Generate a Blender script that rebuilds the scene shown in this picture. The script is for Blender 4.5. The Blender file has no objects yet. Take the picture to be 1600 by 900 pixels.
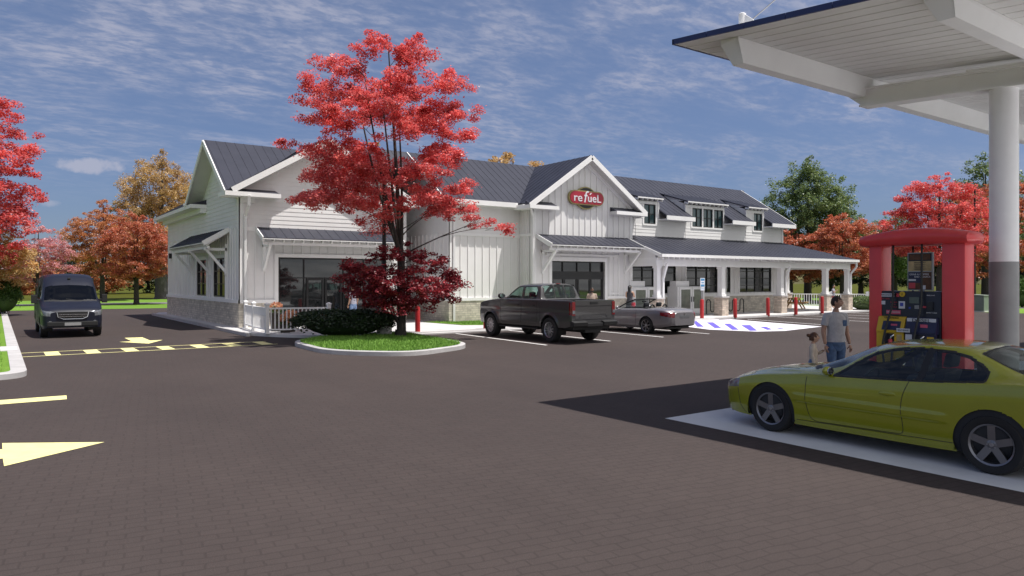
import bpy, bmesh, math, random
import numpy as np
from mathutils import Vector, Matrix
R = math.radians
scn = bpy.context.scene
COL = scn.collection
# ------------------------------------------------------------------ camera
YAW = math.atan(805.5 / 1130.0)
cam = bpy.data.objects.new('camera', bpy.data.cameras.new('camera'))
COL.objects.link(cam)
cam.location = (0, 0, 2.1)
cam.rotation_euler = (R(90), 0, -YAW)
cam.data.sensor_width = 36
cam.data.lens = 1130 / 1600 * 36
cam.data.shift_y = -0.0075
cam.data.clip_end = 3000
scn.camera = cam
# ------------------------------------------------------------------ sun, sky, exposure
SUN_DIR = Vector((-0.245, 0.285, -1.0)).normalized()      # the way the light travels
sun = bpy.data.objects.new('sun', bpy.data.lights.new('sun', 'SUN'))
COL.objects.link(sun)
sun.rotation_euler = SUN_DIR.to_track_quat('-Z', 'Y').to_euler()
sun.data.energy = 4.5
sun.data.angle = R(0.55)
sun.data.color = (1.0, 0.955, 0.90)
scn.view_settings.view_transform = 'Standard'
scn.view_settings.look = 'None'
scn.view_settings.exposure = 0.33
scn.view_settings.gamma = 1.0
SKY_STRENGTH = 0.14
world = bpy.data.worlds.new('World')
scn.world = world
world.use_nodes = True

def sky_nodes():
    nt = world.node_tree; N = nt.nodes; L = nt.links
    N.clear()
    def nd(t, **k):
        n = N.new(t)
        for a, b in k.items(): setattr(n, a, b)
        return n
    def math_(op, a, b=None, clamp=False):
        n = nd('ShaderNodeMath', operation=op, use_clamp=clamp)
        for i, v in enumerate((a, b)):
            if v is None: continue
            if isinstance(v, (int, float)): n.inputs[i].default_value = v
            else: L.new(v, n.inputs[i])
        return n.outputs[0]
    def ramp_(v, a, b):
        n = nd('ShaderNodeMapRange'); n.inputs['From Min'].default_value = a; n.inputs['From Max'].default_value = b
        L.new(v, n.inputs['Value']); return n.outputs[0]
    out = nd('ShaderNodeOutputWorld'); bg = nd('ShaderNodeBackground')
    bg.inputs['Strength'].default_value = SKY_STRENGTH
    sky = nd('ShaderNodeTexSky', sky_type='NISHITA')
    sky.sun_disc = False
    sky.sun_elevation = R(69.4); sky.sun_rotation = R(139.3)
    sky.air_density = 1.0; sky.dust_density = 0.3; sky.ozone_density = 3.0
    tint = nd('ShaderNodeMix', data_type='RGBA', blend_type='MULTIPLY')
    tint.inputs['Factor'].default_value = 1.0
    L.new(sky.outputs['Color'], tint.inputs['A']); tint.inputs['B'].default_value = (0.62, 0.56, 0.57, 1)
    tc = nd('ShaderNodeTexCoord'); sep = nd('ShaderNodeSeparateXYZ')
    L.new(tc.outputs['Generated'], sep.inputs[0])
    low = nd('ShaderNodeMix', data_type='RGBA'); L.new(ramp_(sep.outputs['Z'], 0.0, 0.34), low.inputs['Factor'])
    low.inputs['A'].default_value = (0.36, 0.46, 0.66, 1); low.inputs['B'].default_value = (0.88, 0.88, 0.92, 1)
    t2 = nd('ShaderNodeMix', data_type='RGBA', blend_type='MULTIPLY'); t2.inputs['Factor'].default_value = 1.0
    L.new(tint.outputs['Result'], t2.inputs['A']); L.new(low.outputs['Result'], t2.inputs['B']); tint = t2
    zz = math_('MAXIMUM', math_('ADD', sep.outputs['Z'], 0.10), 0.03)
    comb = nd('ShaderNodeCombineXYZ')
    L.new(math_('DIVIDE', sep.outputs['X'], zz), comb.inputs['X'])
    L.new(math_('DIVIDE', sep.outputs['Y'], zz), comb.inputs['Y'])
    def noise(scale, rot, sx, sy, detail, rough, dist, off=(0, 0, 0)):
        mp = nd('ShaderNodeMapping')
        mp.inputs['Rotation'].default_value = (0, 0, R(rot)); mp.inputs['Scale'].default_value = (sx, sy, 1)
        mp.inputs['Location'].default_value = off
        L.new(comb.outputs[0], mp.inputs['Vector'])
        n = nd('ShaderNodeTexNoise'); n.noise_dimensions = '3D'
        n.inputs['Scale'].default_value = scale; n.inputs['Detail'].default_value = detail
        n.inputs['Roughness'].default_value = rough; n.inputs['Distortion'].default_value = dist
        L.new(mp.outputs[0], n.inputs['Vector'])
        return n.outputs['Fac']
    def ramp(v, a, b):
        n = nd('ShaderNodeMapRange'); n.interpolation_type = 'SMOOTHSTEP'
        n.inputs['From Min'].default_value = a; n.inputs['From Max'].default_value = b
        L.new(v, n.inputs['Value']); return n.outputs[0]
    wisps = ramp(noise(3.4, 28, 0.9, 1.35, 10, 0.66, 0.25, (3, 1, 0)), 0.38, 0.66)
    ripples = ramp(noise(17, 20, 0.85, 1.5, 5, 0.6, 0.3, (1, 7, 0)), 0.36, 0.62)
    patches = ramp(noise(0.80, 24, 0.8, 1.5, 5, 0.58, 0.5, (5.3, 2.2, 0)), 0.32, 0.56)
    cir = math_('MULTIPLY', math_('MULTIPLY', math_('ADD', math_('MULTIPLY', wisps, 0.85), 0.12), math_('ADD', math_('MULTIPLY', ripples, 0.75), 0.38)), patches)
    cir = math_('MULTIPLY', cir, ramp(sep.outputs['Z'], 0.07, 0.22))
    # a few small cumulus low on the left
    def puff(az, el, ra, re):
        d = Vector((math.sin(R(az)) * math.cos(R(el)), math.cos(R(az)) * math.cos(R(el)), math.sin(R(el))))
        sx = Vector((math.cos(R(az)), -math.sin(R(az)), 0))
        v1 = nd('ShaderNodeVectorMath', operation='DOT_PRODUCT'); L.new(tc.outputs['Generated'], v1.inputs[0]); v1.inputs[1].default_value = sx
        dn = nd('ShaderNodeVectorMath', operation='DOT_PRODUCT'); L.new(tc.outputs['Generated'], dn.inputs[0]); dn.inputs[1].default_value = d
        a = math_('DIVIDE', v1.outputs['Value'], ra)
        b = math_('DIVIDE', math_('SUBTRACT', sep.outputs['Z'], math.sin(R(el))), re)
        r2 = math_('ADD', math_('MULTIPLY', a, a), math_('MULTIPLY', b, b))
        f = math_('SUBTRACT', 1.0, r2)
        return math_('ADD', f, math_('MULTIPLY', math_('LESS_THAN', dn.outputs['Value'], 0.5), -20.0))
    n2 = nd('ShaderNodeTexNoise'); n2.inputs['Scale'].default_value = 26; n2.inputs['Detail'].default_value = 7; n2.inputs['Roughness'].default_value = 0.58
    L.new(tc.outputs['Generated'], n2.inputs['Vector'])
    pert = math_('MULTIPLY', math_('SUBTRACT', n2.outputs['Fac'], 0.5), 3.4)
    cum = None
    for az, el, ra, re, k in ((4.6, 7.85, 0.052, 0.0125, 0.9), (8.3, 5.6, 0.021, 0.010, 0.45), (3.0, 5.1, 0.016, 0.006, 0.55), (1.6, 5.3, 0.012, 0.005, 0.4)):
        p = math_('MULTIPLY', ramp(math_('ADD', puff(az, el, ra, re), pert), 0.25, 0.95), k)
        cum = p if cum is None else math_('MAXIMUM', cum, p)
    fac = math_('MINIMUM', math_('MAXIMUM', math_('MULTIPLY', cir, 0.62), math_('MULTIPLY', cum, 0.8)), 1.0)
    # broken cloud added on the unseen sun side as fill light for shaded walls
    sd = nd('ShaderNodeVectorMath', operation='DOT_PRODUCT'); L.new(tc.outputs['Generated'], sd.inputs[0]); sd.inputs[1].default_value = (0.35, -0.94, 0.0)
    south_fill = ramp(sd.outputs['Value'], -0.15, 0.55)
    fac = math_('MINIMUM', math_('ADD', fac, math_('MULTIPLY', south_fill, math_('ADD', math_('MULTIPLY', patches, 0.6), 0.3))), 1.0)
    cc = nd('ShaderNodeMix', data_type='RGBA'); L.new(south_fill, cc.inputs['Factor'])
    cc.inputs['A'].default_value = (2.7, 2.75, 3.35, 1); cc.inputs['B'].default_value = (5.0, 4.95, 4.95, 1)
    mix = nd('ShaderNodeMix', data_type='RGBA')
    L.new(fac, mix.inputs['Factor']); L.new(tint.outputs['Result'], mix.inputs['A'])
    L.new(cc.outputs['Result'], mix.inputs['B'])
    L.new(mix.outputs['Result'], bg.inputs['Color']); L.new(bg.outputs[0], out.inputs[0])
sky_nodes()

# ------------------------------------------------------------------ materials
M = {}
def srgb(r, g, b):
    f = lambda c: (c / 255 / 12.92) if c / 255 <= 0.04045 else ((c / 255 + 0.055) / 1.055) ** 2.4
    return (f(r), f(g), f(b))
class NT:
    def __init__(s, name):
        s.m = bpy.data.materials.new(name); s.m.use_nodes = True
        s.t = s.m.node_tree; s.N = s.t.nodes; s.L = s.t.links
        s.p = s.N['Principled BSDF']; s.o = s.N['Material Output']
    def n(s, t, ins=None, **k):
        x = s.N.new(t)
        for a, b in k.items(): setattr(x, a, b)
        for a, b in (ins or {}).items():
            if hasattr(b, 'links') or isinstance(b, bpy.types.NodeSocket): s.L.new(b, x.inputs[a])
            else: x.inputs[a].default_value = b
        return x
    def link(s, a, b): s.L.new(a, b)
    def noise(s, scale, detail=4, rough=0.55, vec=None, dist=0):
        if vec is None: vec = s.n('ShaderNodeTexCoord').outputs['Object']
        return s.n('ShaderNodeTexNoise', {'Vector': vec, 'Scale': scale, 'Detail': detail, 'Roughness': rough, 'Distortion': dist}).outputs['Fac']
    def ramp(s, v, stops):
        r = s.n('ShaderNodeValToRGB', {'Fac': v}); e = r.color_ramp.elements
        while len(e) < len(stops): e.new(0.5)
        for i, (p, c) in enumerate(stops): e[i].position = p; e[i].color = (*c, 1)
        return r.outputs['Color']
    def mul(s, a, b, fac=1.0, bt='MULTIPLY'):
        x = s.n('ShaderNodeMix', data_type='RGBA', blend_type=bt); x.inputs['Factor'].default_value = fac
        for k, v in (('A', a), ('B', b)):
            if isinstance(v, (tuple, list)): x.inputs[k].default_value = (*v[:3], 1)
            else: s.L.new(v, x.inputs[k])
        return x.outputs['Result']
    def bump(s, h, strength=0.3, dist=0.02):
        b = s.n('ShaderNodeBump', {'Height': h, 'Strength': strength, 'Distance': dist}); s.L.new(b.outputs[0], s.p.inputs['Normal'])
def mat(name, c, rough=0.6, metal=0.0, var=0.12, scale=3.0, spec=None, coat=0, bump=0, bscale=40):
    t = NT(name)
    c = tuple(c)
    if var:
        col = t.ramp(t.noise(scale, 5), [(0.3, tuple(x * (1 - var) for x in c)), (0.7, tuple(min(1, x * (1 + var)) for x in c))])
        t.link(col, t.p.inputs['Base Color'])
    else: t.p.inputs['Base Color'].default_value = (*c, 1)
    t.p.inputs['Roughness'].default_value = rough; t.p.inputs['Metallic'].default_value = metal
    if spec is not None: t.p.inputs['Specular IOR Level'].default_value = spec
    if coat: t.p.inputs['Coat Weight'].default_value = coat; t.p.inputs['Coat Roughness'].default_value = 0.04
    if bump: t.bump(t.noise(bscale, 5), bump, 0.02)
    M[name] = t.m
    return t.m
def glass(name, tint, rough=0.02, mixf=0.10):
    t = NT(name); t.N.remove(t.p)
    tr = t.n('ShaderNodeBsdfTransparent', {'Color': (*tint, 1)}); gl = t.n('ShaderNodeBsdfGlossy', {'Roughness': rough, 'Color': (0.9, 0.95, 0.95, 1)})
    fa = t.n('ShaderNodeLayerWeight', {'Blend': 0.5}).outputs['Facing']
    pw = t.n('ShaderNodeMath', {0: fa, 1: 5.0}, operation='POWER'); fr = t.n('ShaderNodeMath', {0: pw.outputs[0], 1: 0.92, 2: 0.05}, operation='MULTIPLY_ADD')
    mx = t.n('ShaderNodeMixShader', {'Fac': fr.outputs[0]}); t.link(tr.outputs[0], mx.inputs[1]); t.link(gl.outputs[0], mx.inputs[2])
    t.link(mx.outputs[0], t.o.inputs['Surface']); M[name] = t.m
def leafmat(name, c1, c2, trans=0.35, c3=None):
    t = NT(name); t.N.remove(t.p)
    g = t.n('ShaderNodeNewGeometry')
    stops = [(0.0, c1), (0.75, c2), (1.0, c3 or c2)]
    col = t.ramp(g.outputs['Random Per Island'], stops)
    big = t.noise(0.9, 3)
    col = t.mul(col, t.ramp(big, [(0.3, (0.72, 0.72, 0.74)), (0.7, (1.12, 1.1, 1.05))]))
    d = t.n('ShaderNodeBsdfDiffuse', {'Color': col}); tr = t.n('ShaderNodeBsdfTranslucent', {'Color': t.mul(col, (1.15, 1.0, 0.8))})
    mx = t.n('ShaderNodeMixShader', {'Fac': trans}); t.link(d.outputs[0], mx.inputs[1]); t.link(tr.outputs[0], mx.inputs[2])
    gl = t.n('ShaderNodeBsdfGlossy', {'Roughness': 0.45, 'Color': (0.8, 0.8, 0.8, 1)})
    m2 = t.n('ShaderNodeMixShader', {'Fac': 0.05}); t.link(mx.outputs[0], m2.inputs[1]); t.link(gl.outputs[0], m2.inputs[2])
    t.link(m2.outputs[0], t.o.inputs['Surface']); M[name] = t.m

def asphalt():
    t = NT('asphalt')
    oc = t.n('ShaderNodeTexCoord').outputs['Object']
    # rolled block imprint: short courses with weak joints
    rot = t.n('ShaderNodeMapping', {'Vector': oc}); rot.inputs['Rotation'].default_value = (0, 0, R(9))
    wob = t.n('ShaderNodeTexNoise', {'Vector': oc, 'Scale': 2.5, 'Detail': 2})
    vv = t.n('ShaderNodeVectorMath', {0: rot.outputs[0]}, operation='ADD')
    sc = t.n('ShaderNodeVectorMath', {0: wob.outputs['Color']}, operation='SCALE'); sc.inputs['Scale'].default_value = 0.12
    t.link(sc.outputs[0], vv.inputs[1])
    br = t.n('ShaderNodeTexBrick', {'Vector': vv.outputs[0], 'Scale': 1.0, 'Mortar Size': 0.014, 'Mortar Smooth': 0.7, 'Brick Width': 0.27, 'Row Height': 0.125})
    br.inputs['Color1'].default_value = (1, 1, 1, 1); br.inputs['Color2'].default_value = (0.93, 0.93, 0.93, 1); br.inputs['Mortar'].default_value = (0.70, 0.70, 0.70, 1)
    big = t.ramp(t.noise(0.16, 5, 0.6, oc), [(0.3, (0.87, 0.87, 0.88)), (0.7, (1.1, 1.09, 1.08))])
    mid = t.ramp(t.noise(3.2, 6, 0.65, oc), [(0.25, (0.93, 0.93, 0.93)), (0.75, (1.07, 1.07, 1.06))])
    fine = t.ramp(t.noise(85, 3, 0.7, oc), [(0.2, (0.7, 0.7, 0.7)), (0.8, (1.3, 1.3, 1.3))])
    c = t.mul(t.mul(t.mul(srgb(69, 61, 59), big), mid), fine)
    c = t.mul(c, br.outputs['Color'], 0.75)
    mp = t.n('ShaderNodeMapping', {'Vector': oc}); mp.inputs['Scale'].default_value = (0.9, 0.16, 1); mp.inputs['Rotation'].default_value = (0, 0, R(4))
    lanes = t.ramp(t.noise(0.55, 4, 0.55, mp.outputs[0]), [(0.38, (0.95, 0.95, 0.955)), (0.62, (1.03, 1.03, 1.03))])
    spots = t.ramp(t.noise(1.3, 3, 0.5, oc, 0.6), [(0.68, (1, 1, 1)), (0.76, (0.90, 0.90, 0.91))])
    c = t.mul(t.mul(c, lanes), spots)
    t.link(c, t.p.inputs['Base Color']); t.p.inputs['Roughness'].default_value = 0.86; t.p.inputs['Specular IOR Level'].default_value = 0.25
    h = t.mul(t.noise(60, 4, 0.7, oc), br.outputs['Color'], 0.8)
    t.bump(h, 0.45, 0.012); M['asphalt'] = t.m
def grassmat(name, c1, c2, scale=6):
    t = NT(name); oc = t.n('ShaderNodeTexCoord').outputs['Object']
    c = t.ramp(t.noise(scale, 6, 0.7, oc), [(0.3, c1), (0.7, c2)])
    c = t.mul(c, t.ramp(t.noise(0.12, 4, 0.5, oc), [(0.3, (0.8, 0.82, 0.8)), (0.7, (1.12, 1.1, 1.0))]))
    t.link(c, t.p.inputs['Base Color']); t.p.inputs['Roughness'].default_value = 0.9; t.p.inputs['Specular IOR Level'].default_value = 0.1
    t.bump(t.noise(30, 5, 0.7, oc), 0.6, 0.05); M[name] = t.m
def stone(name, c1, c2, mortar, bw=0.34, rh=0.13):
    t = NT(name)
    tc = t.n('ShaderNodeTexCoord').outputs['Object']; s = t.n('ShaderNodeSeparateXYZ', {0: tc})
    add = t.n('ShaderNodeMath', {0: s.outputs['X'], 1: s.outputs['Y']}, operation='ADD')
    v = t.n('ShaderNodeCombineXYZ', {'X': add.outputs[0], 'Y': s.outputs['Z']})
    wob = t.n('ShaderNodeTexNoise', {'Vector': tc, 'Scale': 5.0, 'Detail': 2}); sc = t.n('ShaderNodeVectorMath', {0: wob.outputs['Color']}, operation='SCALE'); sc.inputs['Scale'].default_value = 0.03
    v2 = t.n('ShaderNodeVectorMath', {0: v.outputs[0], 1: sc.outputs[0]}, operation='ADD')
    br = t.n('ShaderNodeTexBrick', {'Vector': v2.outputs[0], 'Scale': 1.0, 'Mortar Size': 0.010, 'Mortar Smooth': 0.4, 'Brick Width': bw, 'Row Height': rh, 'Color1': (*c1, 1), 'Color2': (*c2, 1), 'Mortar': (*mortar, 1)})
    br.offset = 0.45; br.squash = 0.7; br.squash_frequency = 3
    c = t.mul(br.outputs['Color'], t.ramp(t.noise(4, 6, 0.7, tc), [(0.3, (0.78, 0.77, 0.74)), (0.7, (1.12, 1.1, 1.08))]))
    c = t.mul(c, t.ramp(t.noise(22, 4, 0.7, tc), [(0.3, (0.88, 0.88, 0.86)), (0.7, (1.08, 1.08, 1.06))]))
    t.link(c, t.p.inputs['Base Color']); t.p.inputs['Roughness'].default_value = 0.88
    t.bump(br.outputs['Fac'], -0.7, 0.02); M[name] = t.m
def blade_tint(name, c1, c2):
    t = NT(name); g = t.n('ShaderNodeNewGeometry')
    t.link(t.ramp(g.outputs['Random Per Island'], [(0, c1), (1, c2)]), t.p.inputs['Base Color']); t.p.inputs['Roughness'].default_value = 0.7; M[name] = t.m

asphalt()
grassmat('lawn', (0.11, 0.22, 0.03), (0.19, 0.33, 0.055), 7)
grassmat('meadow', (0.055, 0.065, 0.008), (0.095, 0.10, 0.015), 1.5)
grassmat('hill_cover', (0.07, 0.075, 0.035), (0.14, 0.12, 0.06), 0.05)
blade_tint('grass_blade', (0.10, 0.23, 0.02), (0.22, 0.40, 0.06))
mat('concrete', (0.55, 0.54, 0.54), 0.85, var=0.10, scale=1.6, bump=0.2, bscale=50)
mat('kerb_concrete', (0.44, 0.43, 0.43), 0.85, var=0.12, scale=2.5, bump=0.2, bscale=50)
mat('pad_paint', (0.60, 0.61, 0.62), 0.8, var=0.12, scale=1.2, bump=0.15)
mat('road', (0.16, 0.155, 0.15), 0.9, var=0.1)
mat('line_white', (0.74, 0.73, 0.72), 0.75, var=0.12, scale=6)
mat('line_yellow', (0.80, 0.74, 0.33), 0.75, var=0.10, scale=5)
mat('line_blue', (0.13, 0.10, 0.72), 0.7, var=0.1, scale=5)
mat('ada_white', (0.72, 0.70, 0.76), 0.75, var=0.06, scale=3)
def siding(name, c):
    t = NT(name); tc = t.n('ShaderNodeTexCoord').outputs['Object']
    mp = t.n('ShaderNodeMapping', {'Vector': tc}); mp.inputs['Scale'].default_value = (1.2, 1.2, 0.10)
    streak = t.n('ShaderNodeTexNoise', {'Vector': mp.outputs[0], 'Scale': 5.0, 'Detail': 5, 'Roughness': 0.6}).outputs['Fac']
    col = t.mul(t.mul(c, t.ramp(t.noise(1.1, 4), [(0.3, (0.95, 0.95, 0.94)), (0.7, (1.02, 1.02, 1.02))])), t.ramp(streak, [(0.3, (0.985, 0.985, 0.98)), (0.62, (1.005, 1.005, 1.005))]))
    t.link(col, t.p.inputs['Base Color']); t.p.inputs['Roughness'].default_value = 0.62; t.p.inputs['Specular IOR Level'].default_value = 0.3; M[name] = t.m
siding('siding', (0.76, 0.755, 0.755)); siding('trim', (0.82, 0.82, 0.82))
mat('soffit', (0.60, 0.60, 0.59), 0.7, var=0.03)
stone('stone', (0.66, 0.62, 0.55), (0.44, 0.41, 0.37), (0.36, 0.34, 0.32), 0.30, 0.105)
stone('pier_stone', (0.68, 0.58, 0.50), (0.44, 0.37, 0.32), (0.38, 0.35, 0.33), 0.30, 0.105)
t = NT('roof_metal'); t.link(t.ramp(t.noise(1.0, 5), [(0.3, (0.027, 0.029, 0.043)), (0.7, (0.037, 0.039, 0.056))]), t.p.inputs['Base Color'])
t.p.inputs['Roughness'].default_value = 0.5; t.p.inputs['Metallic'].default_value = 0.0; t.p.inputs['Specular IOR Level'].default_value = 0.3; M['roof_metal'] = t.m
mat('black_frame', (0.012, 0.012, 0.013), 0.4, var=0.05)
t = NT('shop_glass'); t.p.inputs['Base Color'].default_value = (0.016, 0.018, 0.019, 1); t.p.inputs['Roughness'].default_value = 0.03; t.p.inputs['IOR'].default_value = 1.85
t.bump(t.noise(0.5, 2), 0.02, 0.1); M['shop_glass'] = t.m
t = NT('dormer_glass'); t.p.inputs['Base Color'].default_value = (0.05, 0.095, 0.10, 1); t.p.inputs['Roughness'].default_value = 0.05; t.p.inputs['IOR'].default_value = 1.7; M['dormer_glass'] = t.m
mat('freezer_glass', (0.16, 0.17, 0.15), 0.12, var=0.2, scale=3)
mat('white_gloss', (0.88, 0.88, 0.89), 0.35, var=0.04)
mat('white_satin', (0.74, 0.745, 0.75), 0.45, var=0.05, scale=1.5)
mat('canopy_steel', (0.88, 0.88, 0.88), 0.5, var=0.05, scale=1.0)
mat('canopy_deck', (0.80, 0.79, 0.77), 0.6, var=0.05, scale=1.2)
mat('deck_joint', (0.06, 0.06, 0.06), 0.8, var=0)
mat('blue_fascia', (0.018, 0.028, 0.105), 0.4, var=0.1)
mat('column_grey', (0.27, 0.27, 0.275), 0.55, var=0.08)
mat('bollard_red', (0.42, 0.018, 0.02), 0.45, var=0.12, scale=4)
mat('pump_red', (0.72, 0.055, 0.06), 0.38, var=0.07, scale=2, coat=0.2)
mat('pump_black', (0.014, 0.015, 0.024), 0.35, var=0.1)
mat('pump_navy', (0.018, 0.022, 0.065), 0.4, var=0.1)
mat('pump_yellow', (0.62, 0.40, 0.02), 0.45, var=0.08)
mat('label_white', (0.66, 0.66, 0.70), 0.5, var=0.05)
mat('label_red', (0.55, 0.06, 0.08), 0.5, var=0.05)
mat('label_pink', (0.62, 0.10, 0.18), 0.5, var=0.05)
mat('label_blue', (0.06, 0.08, 0.42), 0.5, var=0.05)
mat('label_cream', (0.45, 0.34, 0.17), 0.5, var=0.3, scale=9)
mat('screen_grey', (0.10, 0.13, 0.13), 0.2, var=0.1)
mat('rubber', (0.012, 0.012, 0.013), 0.75, var=0.2, scale=8)
mat('hose_black', (0.02, 0.02, 0.018), 0.5, var=0.1)
mat('dark_trim', (0.010, 0.010, 0.011), 0.55, var=0.1)
mat('cabin_dark', (0.020, 0.022, 0.026), 0.8, var=0.2)
mat('seat_grey', (0.055, 0.065, 0.072), 0.7, var=0.2)
mat('seat_navy', (0.012, 0.018, 0.06), 0.7, var=0.2)
mat('alloy', (0.40, 0.40, 0.43), 0.32, metal=0.85, var=0.06)
mat('alloy_dark', (0.24, 0.24, 0.255), 0.35, metal=0.85, var=0.06)
mat('chrome', (0.7, 0.7, 0.72), 0.12, metal=1.0, var=0)
mat('lamp_clear', (0.20, 0.21, 0.23), 0.10, metal=0.4, var=0.3, scale=12)
mat('lamp_red', (0.17, 0.006, 0.010), 0.15, var=0.3, scale=12, coat=0.5)
def carpaint(name, c, metal, rough, flake=0.15):
    t = NT(name); col = t.ramp(t.noise(400, 2), [(0.3, tuple(x * (1 - flake) for x in c)), (0.7, tuple(x * (1 + flake) for x in c))])
    dirt = t.ramp(t.noise(2.2, 6, 0.65), [(0.35, (1, 1, 1)), (0.8, (0.90, 0.89, 0.88))])
    t.link(t.mul(col, dirt), t.p.inputs['Base Color']); t.p.inputs['Metallic'].default_value = metal
    rr = t.n('ShaderNodeMapRange', {'Value': t.noise(3, 5), 'To Min': rough, 'To Max': rough + 0.1}); t.link(rr.outputs[0], t.p.inputs['Roughness'])
    t.p.inputs['Coat Weight'].default_value = 0.9; t.p.inputs['Coat Roughness'].default_value = 0.05; M[name] = t.m
carpaint('paint_lime', (0.285, 0.30, 0.013), 0.15, 0.2)
carpaint('paint_charcoal', (0.052, 0.050, 0.052), 0.25, 0.42)
carpaint('paint_silver', (0.22, 0.21, 0.225), 0.55, 0.38)
carpaint('paint_navy', (0.010, 0.012, 0.024), 0.0, 0.4); M['paint_navy'].node_tree.nodes['Principled BSDF'].inputs['Coat Weight'].default_value = 0.15; M['paint_navy'].node_tree.nodes['Principled BSDF'].inputs['Specular IOR Level'].default_value = 0.22
glass('car_glass', (0.60, 0.66, 0.66)); glass('truck_glass', (0.62, 0.78, 0.73)); glass('clear_glass', (0.75, 0.8, 0.8)); glass('van_glass', (0.05, 0.05, 0.05))
mat('skin_tan', (0.42, 0.24, 0.16), 0.5, var=0.08, scale=9); mat('skin_light', (0.55, 0.34, 0.23), 0.5, var=0.06, scale=9); mat('skin_dark', (0.22, 0.115, 0.07), 0.5, var=0.06)
mat('hair_brown', (0.032, 0.016, 0.009), 0.55, var=0.3, scale=25); mat('hair_auburn', (0.10, 0.042, 0.018), 0.55, var=0.3, scale=25); mat('hair_black', (0.008, 0.007, 0.007), 0.45, var=0.2, scale=25)
mat('shirt_grey', (0.46, 0.46, 0.46), 0.85, var=0.12, scale=14, bump=0.5, bscale=18); mat('shirt_cream', (0.66, 0.56, 0.44), 0.85, var=0.12, scale=12, bump=0.4, bscale=25)
mat('denim', (0.08, 0.14, 0.25), 0.85, var=0.3, scale=12, bump=0.4, bscale=25); mat('denim_pale', (0.16, 0.24, 0.40), 0.85, var=0.3, scale=12)
mat('dress_grey', (0.05, 0.05, 0.058), 0.8, var=0.15); mat('bag_red', (0.55, 0.025, 0.05), 0.6, var=0.1); mat('shirt_beige', (0.40, 0.31, 0.25), 0.85, var=0.12)
mat('shirt_pale', (0.30, 0.30, 0.36), 0.85, var=0.15); mat('shorts_red', (0.38, 0.10, 0.08), 0.8, var=0.1); mat('shoe_dark', (0.02, 0.018, 0.017), 0.5); mat('eye_white', (0.6, 0.6, 0.6), 0.3, var=0); mat('lip', (0.28, 0.10, 0.08), 0.5, var=0)
mat('wood', (0.42, 0.25, 0.09), 0.7, var=0.25, scale=9)
mat('bark', (0.045, 0.038, 0.035), 0.9, var=0.35, scale=12, bump=0.8, bscale=22)
mat('bark_grey', (0.085, 0.08, 0.078), 0.9, var=0.3, scale=10, bump=0.8, bscale=18)
mat('pole_black', (0.010, 0.010, 0.012), 0.45, var=0.1)
mat('bin_green', (0.17, 0.21, 0.17), 0.6, var=0.1)
mat('sign_white', (0.72, 0.75, 0.80), 0.4, var=0); mat('sign_blue', (0.05, 0.22, 0.42), 0.4, var=0); mat('galvanised', (0.35, 0.36, 0.38), 0.4, metal=0.6, var=0.1)
mat('sign_red', (0.34, 0.014, 0.035), 0.3, var=0.1); mat('sign_black', (0.012, 0.010, 0.008), 0.35, var=0.1); mat('sign_gold', (0.34, 0.29, 0.12), 0.35, var=0.1, metal=0.3); mat('letter_white', (0.66, 0.66, 0.70), 0.3, var=0)
mat('pot_dark', (0.05, 0.04, 0.035), 0.6)
leafmat('leaf_red', (0.50, 0.060, 0.080), (0.82, 0.18, 0.20), 0.55, (0.88, 0.30, 0.30))
leafmat('leaf_burgundy', (0.13, 0.012, 0.024), (0.30, 0.026, 0.045), 0.38, (0.52, 0.07, 0.09))
leafmat('leaf_orange', (0.38, 0.10, 0.065), (0.62, 0.225, 0.14), 0.45, (0.74, 0.36, 0.22))
leafmat('leaf_rust', (0.40, 0.15, 0.07), (0.60, 0.27, 0.13), 0.42, (0.70, 0.42, 0.22))
leafmat('leaf_tan', (0.36, 0.24, 0.10), (0.62, 0.45, 0.22), 0.4, (0.74, 0.57, 0.33))
leafmat('leaf_yellow', (0.62, 0.42, 0.17), (0.82, 0.62, 0.32), 0.45, (0.86, 0.70, 0.42))
leafmat('leaf_pink', (0.52, 0.19, 0.24), (0.74, 0.38, 0.43), 0.45, (0.82, 0.55, 0.58))
leafmat('leaf_green', (0.085, 0.145, 0.055), (0.19, 0.28, 0.115), 0.42, (0.28, 0.37, 0.17))
leafmat('leaf_deep', (0.014, 0.028, 0.012), (0.035, 0.06, 0.022), 0.2, (0.07, 0.10, 0.035))
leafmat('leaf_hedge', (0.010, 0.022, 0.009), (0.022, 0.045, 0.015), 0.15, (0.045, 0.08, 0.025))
leafmat('leaf_bush', (0.04, 0.10, 0.02), (0.09, 0.18, 0.035), 0.25, (0.14, 0.24, 0.06))
leafmat('petal', (0.55, 0.22, 0.13), (0.65, 0.33, 0.20), 0.3, (0.7, 0.42, 0.1))

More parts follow.
